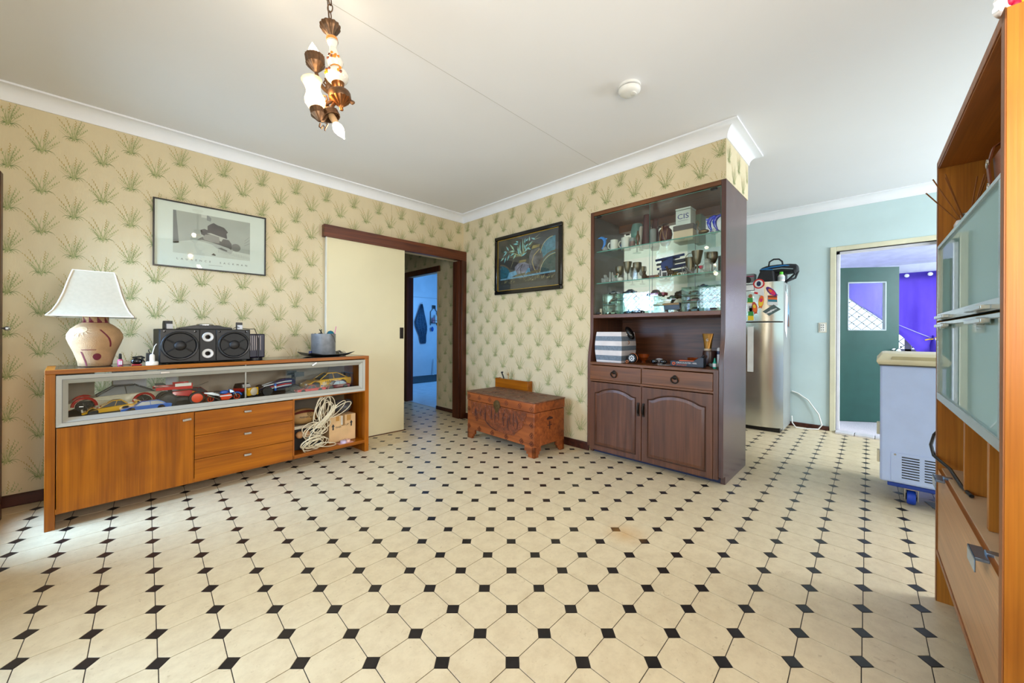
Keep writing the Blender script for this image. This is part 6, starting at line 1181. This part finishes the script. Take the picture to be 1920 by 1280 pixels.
box('batten', mat('lilac_batten', (120, 100, 196), .6), t, 7.83, 7.86, -2.2, .45, 1.90, 2.0, .002)

# ------------------------------------------------------------------ chest freezer on a blue dolly
t = thing('chest_freezer', 'white chest freezer with cream lid standing on a blue wheeled dolly', 'freezer', (0, 0, 0))
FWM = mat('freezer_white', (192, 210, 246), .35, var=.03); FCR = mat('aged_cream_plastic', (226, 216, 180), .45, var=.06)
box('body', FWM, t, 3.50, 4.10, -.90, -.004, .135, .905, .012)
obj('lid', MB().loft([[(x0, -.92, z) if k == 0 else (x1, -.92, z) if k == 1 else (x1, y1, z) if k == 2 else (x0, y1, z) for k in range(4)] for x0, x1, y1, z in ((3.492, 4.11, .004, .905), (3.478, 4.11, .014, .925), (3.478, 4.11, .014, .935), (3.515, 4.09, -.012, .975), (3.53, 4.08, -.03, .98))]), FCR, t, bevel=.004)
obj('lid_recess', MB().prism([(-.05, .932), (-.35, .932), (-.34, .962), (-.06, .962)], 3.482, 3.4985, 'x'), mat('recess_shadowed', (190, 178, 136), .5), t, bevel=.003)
obj('lid_seal', MB().box(3.488, 4.1, -.91, .002, .899, .906), mat('seal_grey', (90, 86, 76), .6), t)
pn = box('vent_panel', mat('freezer_white', (226, 230, 238)), t, 3.496, 3.501, -.58, -.055, .15, .335, .004)
BLS = mat('slot_black', (18, 20, 28), .6)
for c0 in (-.105, -.205, -.305, -.405):
    for k in range(9): box('vent_slot', BLS, pn, 3.4945, 3.4965, c0-.078, c0, .176+.0165*k, .1825+.0165*k, 0)
obj('screw', MB().lathe([(.006, 0), (.005, .002)], (3.496, -.075, .322), 10, axis=(-1, 0, 0)), STEEL, pn)
box('latch', FCR, t, 3.60, 3.66, -.006, .012, .42, .5, .004); box('floor_clip', FCR, t, 3.52, 3.56, -.004, .010, .25, .33, .003)
DB = mat('dolly_blue', (22, 60, 150), .45)
d = thing('wheeled_dolly', 'blue dolly frame with blue castor wheels under the chest freezer', 'dolly', (0, 0, 0))
box('deck', DB, d, 3.50, 4.08, -.88, -.04, .112, .134, .004)
for x, y in ((3.55, -.15), (3.55, -.78), (4.0, -.15), (4.0, -.78)):
    c = obj('castor_fork', MB().box(x-.025, x+.025, y-.032, y-.026, .03, .108).box(x-.025, x+.025, y+.026, y+.032, .03, .108).box(x-.035, x+.035, y-.035, y+.035, .102, .112), STEEL, d, bevel=.002)
    obj('castor_wheel', MB().lathe([(.02, -.02), (.042, -.02), (.0465, -.012), (.0465, .012), (.042, .02), (.02, .02)], (x+.012, y, .0465), 24, axis=(0, 1, 0)), mat('castor_blue', (24, 70, 190), .4), c); obj('hub', MB().lathe([(.021, -.024), (.021, .024)], (x+.012, y, .0465), 16, axis=(0, 1, 0)).lathe([(.008, -.034), (.008, .034)], (x+.012, y, .0465), 12, axis=(0, 1, 0)), mat('hub_dark', (30, 30, 36), .4), c)
obj('floor_offcut', MB().box(-.07, .07, -.025, .025, 0, .004), mat('offcut_grey', (130, 136, 140), .4), None, 'thin grey offcut on the floor behind the castor', 'offcut', (3.62, -.26, .0005), .3)

# ------------------------------------------------------------------ wall unit at the right
UA = atan2(.024, 1.02); BEZ = wood('beech_z', (160, 94, 24), (200, 128, 42), 'z', 2.4, .38, spots=.5); BEX = wood('beech_x', (140, 80, 24), (180, 110, 44), 'x', 2.4, .38, spots=.4); BEE = wood('beech_edge', (136, 82, 42), (166, 104, 58), 'z', 3, .45); PALEB = mat('pale_beech_shelf', (214, 184, 146), .4, var=.06)
BED = wood('drawer_beech', (176, 122, 74), (204, 152, 100), 'x', 2, .35)
wu = thing('wall_unit', 'tall beech wall unit with frosted glass doors and deep drawer at right', 'shelf unit', (1.35, -.196, 0), UA)
UD = .43
box('near_side', BEZ, wu, -.008, .018, -UD, 0, 0, 1.82, .001); box('near_edge', BEE, wu, -.008, .018, 0, .003, 0, 1.82, .001)
box('far_side', BEZ, wu, .992, 1.018, -UD, 0, 0, 1.82, .001); box('far_edge', BEE, wu, .992, 1.018, 0, .003, 0, 1.82, .001)
box('top_board', BEX, wu, .018, .992, -UD, 0, 1.79, 1.82, .001); box('top_edge', BEE, wu, -.008, 1.018, 0, .003, 1.795, 1.822, .001); box('back_panel', BEX, wu, .018, .992, -UD, -UD+.008, .2, 1.79, 0)
box('glass_shelf', PALEB, wu, .018, .992, -UD+.01, -.022, 1.445, 1.465, 0); box('mid_board', BEX, wu, .018, .992, -UD+.01, -.022, .825, .845, 0); box('low_shelf', PALEB, wu, .018, .992, -UD+.01, -.012, .535, .555, 0)
for x in (.675, .335): box('divider', BEZ, wu, x-.011, x+.011, -UD+.01, -.030, .556, .825, .001)
for z0, z1 in ((1.160, 1.467), (.838, 1.153)):
    FG = glass('frosted_green', (176, 206, 200), gloss=.95, rough=.012, alpha=.6)
    g = box('glass_door', FG, wu, .020, .990, -.012, -.004, z0, z1, 0)
    SIF = mat('satin_silver', (196, 204, 204), .25, .8)
    for a in ((.018, .992, z0, z0+.028), (.018, .992, z1-.012, z1), (.018, .034, z0+.028, z1-.012), (.976, .992, z0+.028, z1-.012)): box('door_frame', SIF, g, a[0], a[1], -.014, .003, a[2], a[3], .001)
    zz = z0+.004 if z0 > 1 else z1-.022
    for x0 in (.10, .70): box('handle', SIF, g, x0, x0+.20, .002, .020, zz, zz+.012, .002); box('handle_mount', SIF, g, x0+.085, x0+.115, .0, .014, zz-.004, zz+.016, .001)
w = box('drawer_front', BED, wu, .022, .988, -.022, -.001, .215, .548, .002); box('drawer_edge', BEX, w, .022, .988, -.0225, -.001, .548, .5485, 0); box('kick_rail', BEE, wu, .018, .992, -.02, .002, .195, .214, .001)
HB = mat('handle_satin', (150, 176, 206), .25, .8)
for x0 in (.12, .80): obj('drawer_handle', MB().box(x0, x0+.085, -.001, .024, .542, .550).box(x0, x0+.085, .021, .024, .512, .550).box(x0+.03, x0+.055, -.024, .0, .548, .556), HB, w, bevel=.001)
obj('door_stop', MB().lathe([(.014, 0), (.018, .006), (.018, .02), (.01, .03)], (.346, -.08, .60), 14, axis=(1, 0, 0)), BLACK, wu)
U = lambda lx, ly, z: Vector((1.35+cos(UA)*lx-sin(UA)*ly, -.196+sin(UA)*lx+cos(UA)*ly, z))
t = thing('reed_diffuser', 'white reed diffuser bottle with silver neck and brown reeds on wall unit', 'diffuser', U(.845, -.058, 1.4655), 0)
obj('bottle', MB().box(-.032, .032, -.032, .032, 0, .068), mat('white_bottle', (236, 238, 240), .25), t, bevel=.008); obj('neck', MB().lathe([(.018, .066), (.018, .092), (.014, .094), (.013, .07)], n=20, cap=False), STEEL, t)
obj('label_emblem', MB().torus((-.0325, .012, .035), .009, .002, (1, 0, 0), 14, 5).box(-.0335, -.032, .004, .020, .032, .038), mat('emblem_violet', (80, 50, 120), .5), t)
RD = mat('brown_reed', (150, 92, 40), .6)
for du, df, dz in ((-.135, .02, .085), (-.108, -.02, .128), (-.098, .03, .142), (-.085, 0, .15), (.060, .02, .150), (.075, .0, .152), (.085, .02, .148), (.095, -.02, .155), (.050, -.01, .146)):
    e = RT*du+FW*df; obj('reed', MB().tube([(-.012*e.x, -.012*e.y, .03), (e.x, e.y, .09+dz)], .0022, 6), RD, t)
t = thing('leather_satchel', 'brown leather satchel with buckled strap on the wall unit shelf', 'bag', U(.335, -.145, 1.4655), UA)
LEA = mat('brown_leather', (150, 84, 46), .5, var=.15, vscale=14, bump=.3, bscale=90)
obj('body', MB().loft([[(-.13, -.075, 0), (.13, -.075, 0), (.13, .075, 0), (-.13, .075, 0)], [(-.135, -.08, .12), (.135, -.08, .12), (.135, .08, .12), (-.135, .08, .12)], [(-.125, -.06, .20), (.125, -.06, .20), (.125, .06, .20), (-.125, .06, .20)]]), LEA, t, bevel=.012)
obj('flap', MB().loft([[(-.138, .084, .10), (.138, .084, .10), (.138, .078, .10), (-.138, .078, .10)], [(-.138, .088, .17), (.138, .088, .17), (.138, .08, .17), (-.138, .08, .17)], [(-.132, .05, .225), (.132, .05, .225), (.132, .045, .212), (-.132, .045, .212)], [(-.13, -.07, .212), (.13, -.07, .212), (.13, -.07, .2), (-.13, -.07, .2)]]), LEA, t, bevel=.004)
obj('strap', MB().loft([[(.118, y, z), (.142, y, z), (.142, y+.004, z), (.118, y+.004, z)] for y, z in ((.05, .228), (.086, .2), (.096, .15), (.092, .10), (.088, .03))]), mat('tan_strap_dark', (124, 62, 30), .45), t); obj('buckle', MB().torus((.13, .099, .155), .012, .0025, (0, 1, 0), 12, 5).torus((.13, .097, .085), .010, .0025, (0, 1, 0), 12, 5), STEEL, t); obj('roll', MB().tube([(-.13, 0, .225), (.13, .0, .225)], .016, 8), LEA, t)
obj('blue_pouch', MB().box(-.03, .03, -.04, .04, 0, .07), mat('royal_blue', (30, 50, 190), .5), None, 'blue pouch under the satchel flap on wall unit', 'pouch', U(.51, -.115, 1.4655), bevel=.006)
t = thing('silk_flower', 'white silk flower with magenta centre on top of the wall unit', 'flower', U(.06, -.012, 1.850), 0)
PW = mat('white_petal', (238, 238, 240), .6); r = random.Random(2)
for k in range(9):
    a = k*2*pi/9+.2; d = (RT*cos(a)+UP*sin(a)*.75-FW*.25).normalized(); n_ = d.cross(FW).normalized(); L = .062*(1 if k % 2 else .8)
    obj('petal', MB().loft([[Vector((0, 0, 0))+d*L*s+n_*w*L-FW*.012*q for w, q in ((-h, 0), (-h*.5, 1), (h*.5, 1), (h, 0))] for s, h in ((.12, .06), (.4, .2), (.7, .24), (.92, .13), (1.0, .02))], cap=False, closed=False), PW, t, smooth=80)
obj('centre', MB().ball(tuple(-FW*.012), .011, (1, 1, 1), 10).ball(tuple(-FW*.014-RT*.014+UP*.006), .009).ball(tuple(-FW*.012-RT*.004-UP*.012), .008), mat('magenta_petal', (190, 20, 70), .5), t); obj('stamen', MB().ball(tuple(-FW*.016+RT*.014), .010, (1, 1, 1.2), 10), mat('yellow_stamen', (232, 190, 40), .5), t)
obj('stem', MB().tube([(0, 0, 0), tuple(FW*.02+UP*.05), tuple(FW*.06+UP*.12+RT*.01)], .002, 6), mat('green_stem', (60, 80, 50), .6), t)
tag(obj('black_cable', MB().tube([U(.62, -.04, .563), U(.72, -.03, .565), U(.86, -.02, .585), U(.99, .01, .60), U(1.06, .012, .63), U(1.09, 0, .67), U(1.07, -.02, .71), U(1.03, -.06, .73)], .006, 8), BLACK), 'black cable looping out past the far side of the wall unit', 'cable')

# ------------------------------------------------------------------ ceiling: chandelier, smoke alarm
K = .000484
chd = thing('chandelier', 'crooked antique brass and painted porcelain chandelier hanging on chain', 'chandelier', (.571, 1.630, 2.357), -TH)
ABR = mat('antique_bronze', (112, 84, 62), .38, .75, var=.2, vscale=60); COP = mat('copper_lustre', (150, 96, 56), .25, .9, var=.1)
def cp(x, y, d=0): return Vector(((x-550)*K-.53*d, d, (220-y)*K+.75*d))   # zoomed image pixels to metres, facing the camera; d shifts along the view ray
for i in range(9):
    z = -.000+.030*i; obj('chain_link', MB().torus((0, 0, .028+z), .0105, .0024, (1, 0, 0) if i % 2 else (0, 1, 0), 14, 6, sc=(1, 1.6) if i % 2 else (1, 1.6)), ABR, chd)
obj('supply_cord', MB().tube([(-.012, .004, .245), (-.013, .003, .14), (-.006, .002, .05), (0, 0, .0)], .0028, 6), mat('cord_brown', (92, 74, 62), .5), chd)
obj('ceiling_rose', MB().lathe([(.055, .262), (.05, .25), (.02, .235), (.006, .23)], n=24), ABR, chd)
ax = (cp(652, 900)-cp(552, 200)).normalized(); A0 = cp(552, 200)
def axis_lathe(name, prof, m, par=chd, n=28, flute=0, nf=14, label=None): return obj(name, MB().lathe([(r_*K, t_*K) for t_, r_ in prof], A0, n if not flute else nf*4, axis=ax, flute=flute, nf=nf), m, par, label=label)
axis_lathe('crown_dish', [(-22, 70), (-12, 80), (6, 80), (30, 66), (60, 38), (84, 20), (95, 24)], ABR, flute=.05)
por = axis_lathe('porcelain_column', [(92, 36), (98, 44), (112, 46), (128, 46), (146, 40), (166, 31), (186, 29), (192, 31), (210, 34), (250, 46), (286, 60), (312, 66), (334, 58), (346, 44), (360, 40), (372, 52), (390, 76), (410, 90), (434, 93), (458, 84), (480, 64), (492, 48)], mat('porcelain', (236, 230, 220), .12, coat=.5), label='white porcelain column painted with orange flowers')
for t0, r0 in ((100, 45.5), (114, 47), (348, 44)): obj('orange_band', MB().lathe([(r0*K, t0*K), ((r0+1)*K, (t0+12)*K)], A0, 28, axis=ax, cap=False), mat('orange_glaze', (222, 138, 34), .2), por)
for t0, r0 in ((130, 46), (190, 30.5)): obj('dark_line', MB().lathe([(r0*K, t0*K), ((r0+.3)*K, (t0+3)*K)], A0, 28, axis=ax, cap=False), mat('brown_line', (80, 60, 44), .3), por)
r = random.Random(6); q = ax.to_track_quat('Z', 'Y').to_matrix()
def on_col(t_, th, rr): return A0+q @ Vector((rr*K*cos(th), rr*K*sin(th), t_*K))
for t0, r0, th0 in ((285, 60, 0), (430, 92.5, 0)):
    for k in range(9):
        # choose angles on the side facing the room (-y local)
        best = max([i*pi/36 for i in range(72)], key=lambda a: -(q @ Vector((cos(a), sin(a), 0))).y)
        th = best+r.uniform(-.9, .9); tt = t0+r.uniform(-50, 30)*(1 if t0 < 400 else .6); c = on_col(tt, th, r0*1.0 if t0 > 400 else max(36, 46+(tt-250)*.4))
        obj('painted_flower', MB().ball(tuple(c), .0062, (1, .6, 1), 8), mat('flower_orange', (228, 140, 30), .25) if k % 3 else mat('flower_brown', (120, 66, 50), .25), por)
axis_lathe('collar', [(470, 52), (476, 56), (486, 54), (500, 46), (522, 44), (536, 30), (548, 24), (556, 40)], COP)
bd = MB()
for k in range(16): bd.ball(tuple(on_col(474, k*pi/8, 54)), .0036, (1, 1, 1), 6)
obj('bead_ring', bd, COP, chd, kind='stuff')
axis_lathe('hub_bowl', [(552, 60), (566, 84), (580, 90), (616, 90), (626, 86)], ABR, n=32)
axis_lathe('hub_base', [(626, 86), (636, 76), (660, 50), (682, 24), (694, 14), (720, 13), (724, 6)], COP, flute=.07)
obj('hub_knob', MB().ball(tuple(cp(742, 845)), .009, (1, 1, 1), 10).ball(tuple(cp(742, 845)+Vector((.006, 0, .0))), .006), ABR, chd)
BULB = bpy.data.materials.new('glowing_bulb'); BULB.use_nodes = True; b_ = BULB.node_tree.nodes['Principled BSDF']; b_.inputs['Emission Color'].default_value = (1, .83, .62, 1); b_.inputs['Emission Strength'].default_value = 11; b_.inputs['Base Color'].default_value = (1, .95, .9, 1)
bt = BULB.node_tree.nodes.new('ShaderNodeTexNoise'); br = BULB.node_tree.nodes.new('ShaderNodeValToRGB'); br.color_ramp.elements[0].color = (1, .8, .58, 1); br.color_ramp.elements[1].color = (1, .86, .66, 1); BULB.node_tree.links.new(bt.outputs['Fac'], br.inputs[0]); BULB.node_tree.links.new(br.outputs[0], b_.inputs['Emission Color'])
def cupset(rim, low, r_top, r_low, depth, name='lamp_cup'):
    """a ribbed candle cup whose axis runs from low (under-dish tip) to rim"""
    a = (rim-low); L = a.length; a.normalize(); mb = MB().lathe([(.006, 0), (.010, L*.08), (r_low*.6, L*.25), (r_low, L*.48), (r_low*1.02, L*.52), (r_top*.95, L*.56), (r_top, L), (r_top*.9, L), (r_top*.86, L*.6)], low, 44, axis=a, flute=.04, nf=18)
    return obj(name, mb, ABR, chd), a, L
def bulb(parent, c, a, r_, L, sleeve=True):
    if sleeve: obj('candle_sleeve', MB().lathe([(r_*.75, 0), (r_*.75, .026)], c-a*.026, 16, axis=a), mat('sleeve_tan', (196, 160, 120), .4), parent)
    o = obj('bulb', MB().lathe([(r_*.6, 0), (r_*.95, L*.2), (r_, L*.38), (r_*.72, L*.62), (r_*.3, L*.84), (r_*.08, L)], c, 18, axis=a), BULB, parent)
    return o
arms = MB()
c1, a1, L1 = cupset(cp(420, 452, .02), cp(434, 596, .02), .0375, .036, 0)
bulb(c1, cp(414, 446, .02), (cp(398, 330, .02)-cp(414, 446, .02)).normalized(), .0185, .056)
obj('arm', MB().tube([cp(434, 592, .02), cp(445, 635, .02), cp(470, 690, .015), cp(510, 740, .01), cp(570, 785, 0)], [.007, .0085, .0085, .008, .007], 10), ABR, chd)
def scroll(pts, r_=.0035): obj('scroll', MB().tube(pts, r_, 7), ABR, chd)
scroll([cp(510, 740, .01), cp(530, 690, .008), cp(512, 655, .008), cp(498, 680, .008), cp(520, 700, .008)]); scroll([cp(520, 650, .008), cp(560, 690, .005), cp(590, 740, 0), cp(600, 785, 0)]); scroll([cp(515, 660, .008), cp(508, 640, .008), cp(525, 645, .008)], .003)
for k in range(3): scroll([cp(525+15*k, 665+12*k, .006), cp(530+17*k, 720+14*k, .004), cp(545+16*k, 760+8*k, .002)], .003)
c2, a2, L2 = cupset(cp(436, 880, -.06), cp(465, 985, -.06), .0255, .026, 0)
sa = (cp(388, 600, -.06)-cp(437, 885, -.06)); SL = sa.length*.84; sa.normalize(); s0 = cp(437, 885, -.06)
SHG = bpy.data.materials.new('lit_frosted_glass'); SHG.use_nodes = True; n_ = SHG.node_tree; n_.nodes.remove(n_.nodes['Principled BSDF'])
tb = n_.nodes.new('ShaderNodeBsdfTranslucent'); tb.inputs[0].default_value = (.82, .66, .44, 1); tp = n_.nodes.new('ShaderNodeBsdfTransparent'); tp.inputs[0].default_value = (.98, .88, .70, 1); gg = n_.nodes.new('ShaderNodeBsdfGlossy'); gg.inputs['Roughness'].default_value = .08
x1_ = n_.nodes.new('ShaderNodeMixShader'); x1_.inputs[0].default_value = .45; n_.links.new(tb.outputs[0], x1_.inputs[1]); n_.links.new(tp.outputs[0], x1_.inputs[2]); x2_ = n_.nodes.new('ShaderNodeMixShader'); x2_.inputs[0].default_value = .06; n_.links.new(x1_.outputs[0], x2_.inputs[1]); n_.links.new(gg.outputs[0], x2_.inputs[2])
nz = n_.nodes.new('ShaderNodeTexNoise'); nz.inputs['Scale'].default_value = 40; bp = n_.nodes.new('ShaderNodeBump'); bp.inputs['Strength'].default_value = .2; n_.links.new(nz.outputs['Fac'], bp.inputs['Height']); n_.links.new(bp.outputs[0], gg.inputs['Normal']); n_.links.new(x2_.outputs[0], n_.nodes['Material Output'].inputs[0])
obj('glass_shade', MB().lathe([(.021, 0), (.030, SL*.10), (.037, SL*.24), (.0365, SL*.36), (.029, SL*.50), (.025, SL*.62), (.027, SL*.76), (.032, SL*.9), (.038, SL)], s0, 32, axis=sa, cap=False), SHG, chd, label='frosted tulip glass shade', smooth=60)
bulb(c2, s0+sa*.012, sa, .017, .05)
obj('arm', MB().tube([cp(468, 980, -.06), cp(490, 985, -.05), cp(520, 950, -.03), cp(560, 890, -.015), cp(600, 840, 0)], [.006, .007, .007, .007, .007], 10), ABR, chd)
scroll([cp(470, 1000, -.06), cp(462, 1030, -.06), cp(478, 1045, -.06), cp(495, 1020, -.06), cp(515, 1040, -.06), cp(530, 1010, -.06), cp(505, 990, -.06)]); scroll([cp(506, 1040, -.06), cp(508, 1062, -.06)], .0028)
scroll([cp(465, 830, -.01), cp(490, 815, -.01), cp(505, 845, -.01), cp(480, 860, -.01), cp(500, 875, -.01), cp(545, 870, -.01)]); scroll([cp(505, 845, -.01), cp(530, 815, -.01), cp(520, 790, -.01), cp(490, 785, -.01)])
c3, a3, L3 = cupset(cp(566, 968, -.02), cp(528, 882, -.02), .034, .033, 0)
d3 = (cp(706, 1185, -.03)-cp(560, 950, -.02)).normalized()
obj('candle_sleeve', MB().lathe([(.0125, 0), (.014, .02), (.0115, .05)], cp(556, 940, -.02), 16, axis=d3), mat('sleeve_tan', (196, 160, 120)), c3)
bulb(c3, cp(598, 1022, -.025), d3, .0205, .075, False)
obj('arm', MB().tube([cp(520, 890, -.02), cp(508, 865, -.018), cp(540, 845, -.01), cp(590, 830, 0)], [.006, .007, .007, .006], 10), ABR, chd)
MW = Matrix.Translation(chd.location) @ Matrix.Rotation(-TH, 4, 'Z')
LAMP_E = 4.0
for n_i, c in (('bulb_light_left', cp(400, 385, .02)), ('bulb_light_shade', cp(415, 770, -.06)), ('bulb_light_drooping', cp(650, 1095, -.028))): lamp(n_i, 'POINT', MW @ c, LAMP_E, (1, .74, .44), radius=.02)

t = thing('smoke_alarm', 'round white smoke alarm on the ceiling', 'smoke alarm', (2.135, 1.10, CZ), .4)
SW_ = mat('alarm_white', (232, 232, 230), .4, var=.01)
obj('base_plate', MB().lathe([(.066, 0), (.066, -.012), (.06, -.014)], n=36), SW_, t); obj('slot_ring', MB().lathe([(.058, -.012), (.058, -.022)], n=36), mat('alarm_slot', (120, 120, 118), .6), t); obj('cover', MB().lathe([(.062, -.02), (.066, -.022), (.064, -.034), (.050, -.046), (.03, -.050), (.002, -.051)], n=36), SW_, t)
obj('test_button', MB().at((.0, -.02, -.0465), (.25, 0, 0)).lathe([(.024, 0), (.024, -.005), (.02, -.007)], n=24), SW_, t); obj('button_slot', MB().at((0, -.02, -.0478), (.25, 0, 0)).tube([(.0245*cos(a), .0245*sin(a), 0) for a in [pi*.1+pi*.9*i/12 for i in range(13)]], .0018, 5), BLACK, t); obj('indicator', MB().ball((-.01, -.03, -.0535), .0025), mat('indicator_olive', (110, 110, 70), .4), t)

# ------------------------------------------------------------------ bathroom seen through the hall
t = thing('bath_towel', 'blue-grey towel hanging from a hook on the bathroom wall', 'towel', (5.13, 8.285, 1.83), 0)
TWL = mat('towel_slate', (70, 104, 130), .9, var=.2, vscale=30, bump=.4, bscale=200)
rings = []
for z, hw, o in ((0, .02, 0), (-.08, .05, .0), (-.25, .10, -.01), (-.45, .165, -.02), (-.56, .17, .0), (-.66, .15, .02), (-.80, .10, .04), (-.95, .085, .05), (-1.0, .06, .05)):
    rings.append([(o+hw*(i/8-1), -.03-.018*sin(i*1.55+z*2)-.01, z) for i in range(17)]+[(o+hw*(1-i/8), -.006, z) for i in range(17)])
obj('cloth', MB().loft(rings), TWL, t, smooth=70); obj('hook', MB().tube([(0, 0, .02), (0, -.04, .015), (0, -.045, .04)], .006, 6), CHROME, t)
t = thing('shower_caddy', 'black wire shower caddy with bottles on the bathroom wall', 'caddy', (5.50, 8.29, 1.30), 0)
obj('wire_frame', MB().tube([(-.09, -.01, 0), (-.09, -.01, .35), (-.03, -.01, .42), (-.03, -.01, .5), (.05, -.01, .5), (.05, -.01, .42), (.1, -.01, .35), (.1, -.01, 0)], .008, 6).tube([(-.09, -.10, .06), (.1, -.10, .06), (.1, -.01, .06), (-.09, -.01, .06)], .007, 6, closed=True).tube([(-.09, -.10, .12), (.1, -.10, .12)], .006, 6).box(-.04, .06, -.012, -.006, .43, .52), BLACK, t)
obj('bottle', MB().lathe([(.04, .06), (.042, .2), (.02, .25), (.02, .28)], (.04, -.055, 0), 14), mat('white_plastic', (236, 236, 232)), t); obj('bottle', MB().lathe([(.03, .06), (.03, .17), (.015, .2)], (-.04, -.055, 0), 14), mat('pink_bottle', (206, 130, 150), .3), t); obj('hanging_sponge', MB().ball((-.06, -.05, -.10), .05, (.7, .5, 1.3), 10), mat('blue_sponge', (40, 90, 170), .8), t)
obj('shower_mat', MB().box(-.9, .9, -.55, .55, 0, .012), mat('mat_dark_teal', (46, 66, 74), .8, var=.2, vscale=40), None, 'dark mat on the bathroom floor beneath the towel', 'mat', (4.95, 7.72, .0045), 0, bevel=.004)
obj('white_pole', MB().tube([(0, 0, 0), (.04, .02, .42)], .014, 8), mat('white_plastic', (236, 236, 232)), None, 'white pole leaning in the bathroom corner', 'pole', (5.47, 8.22, .0165), 0)
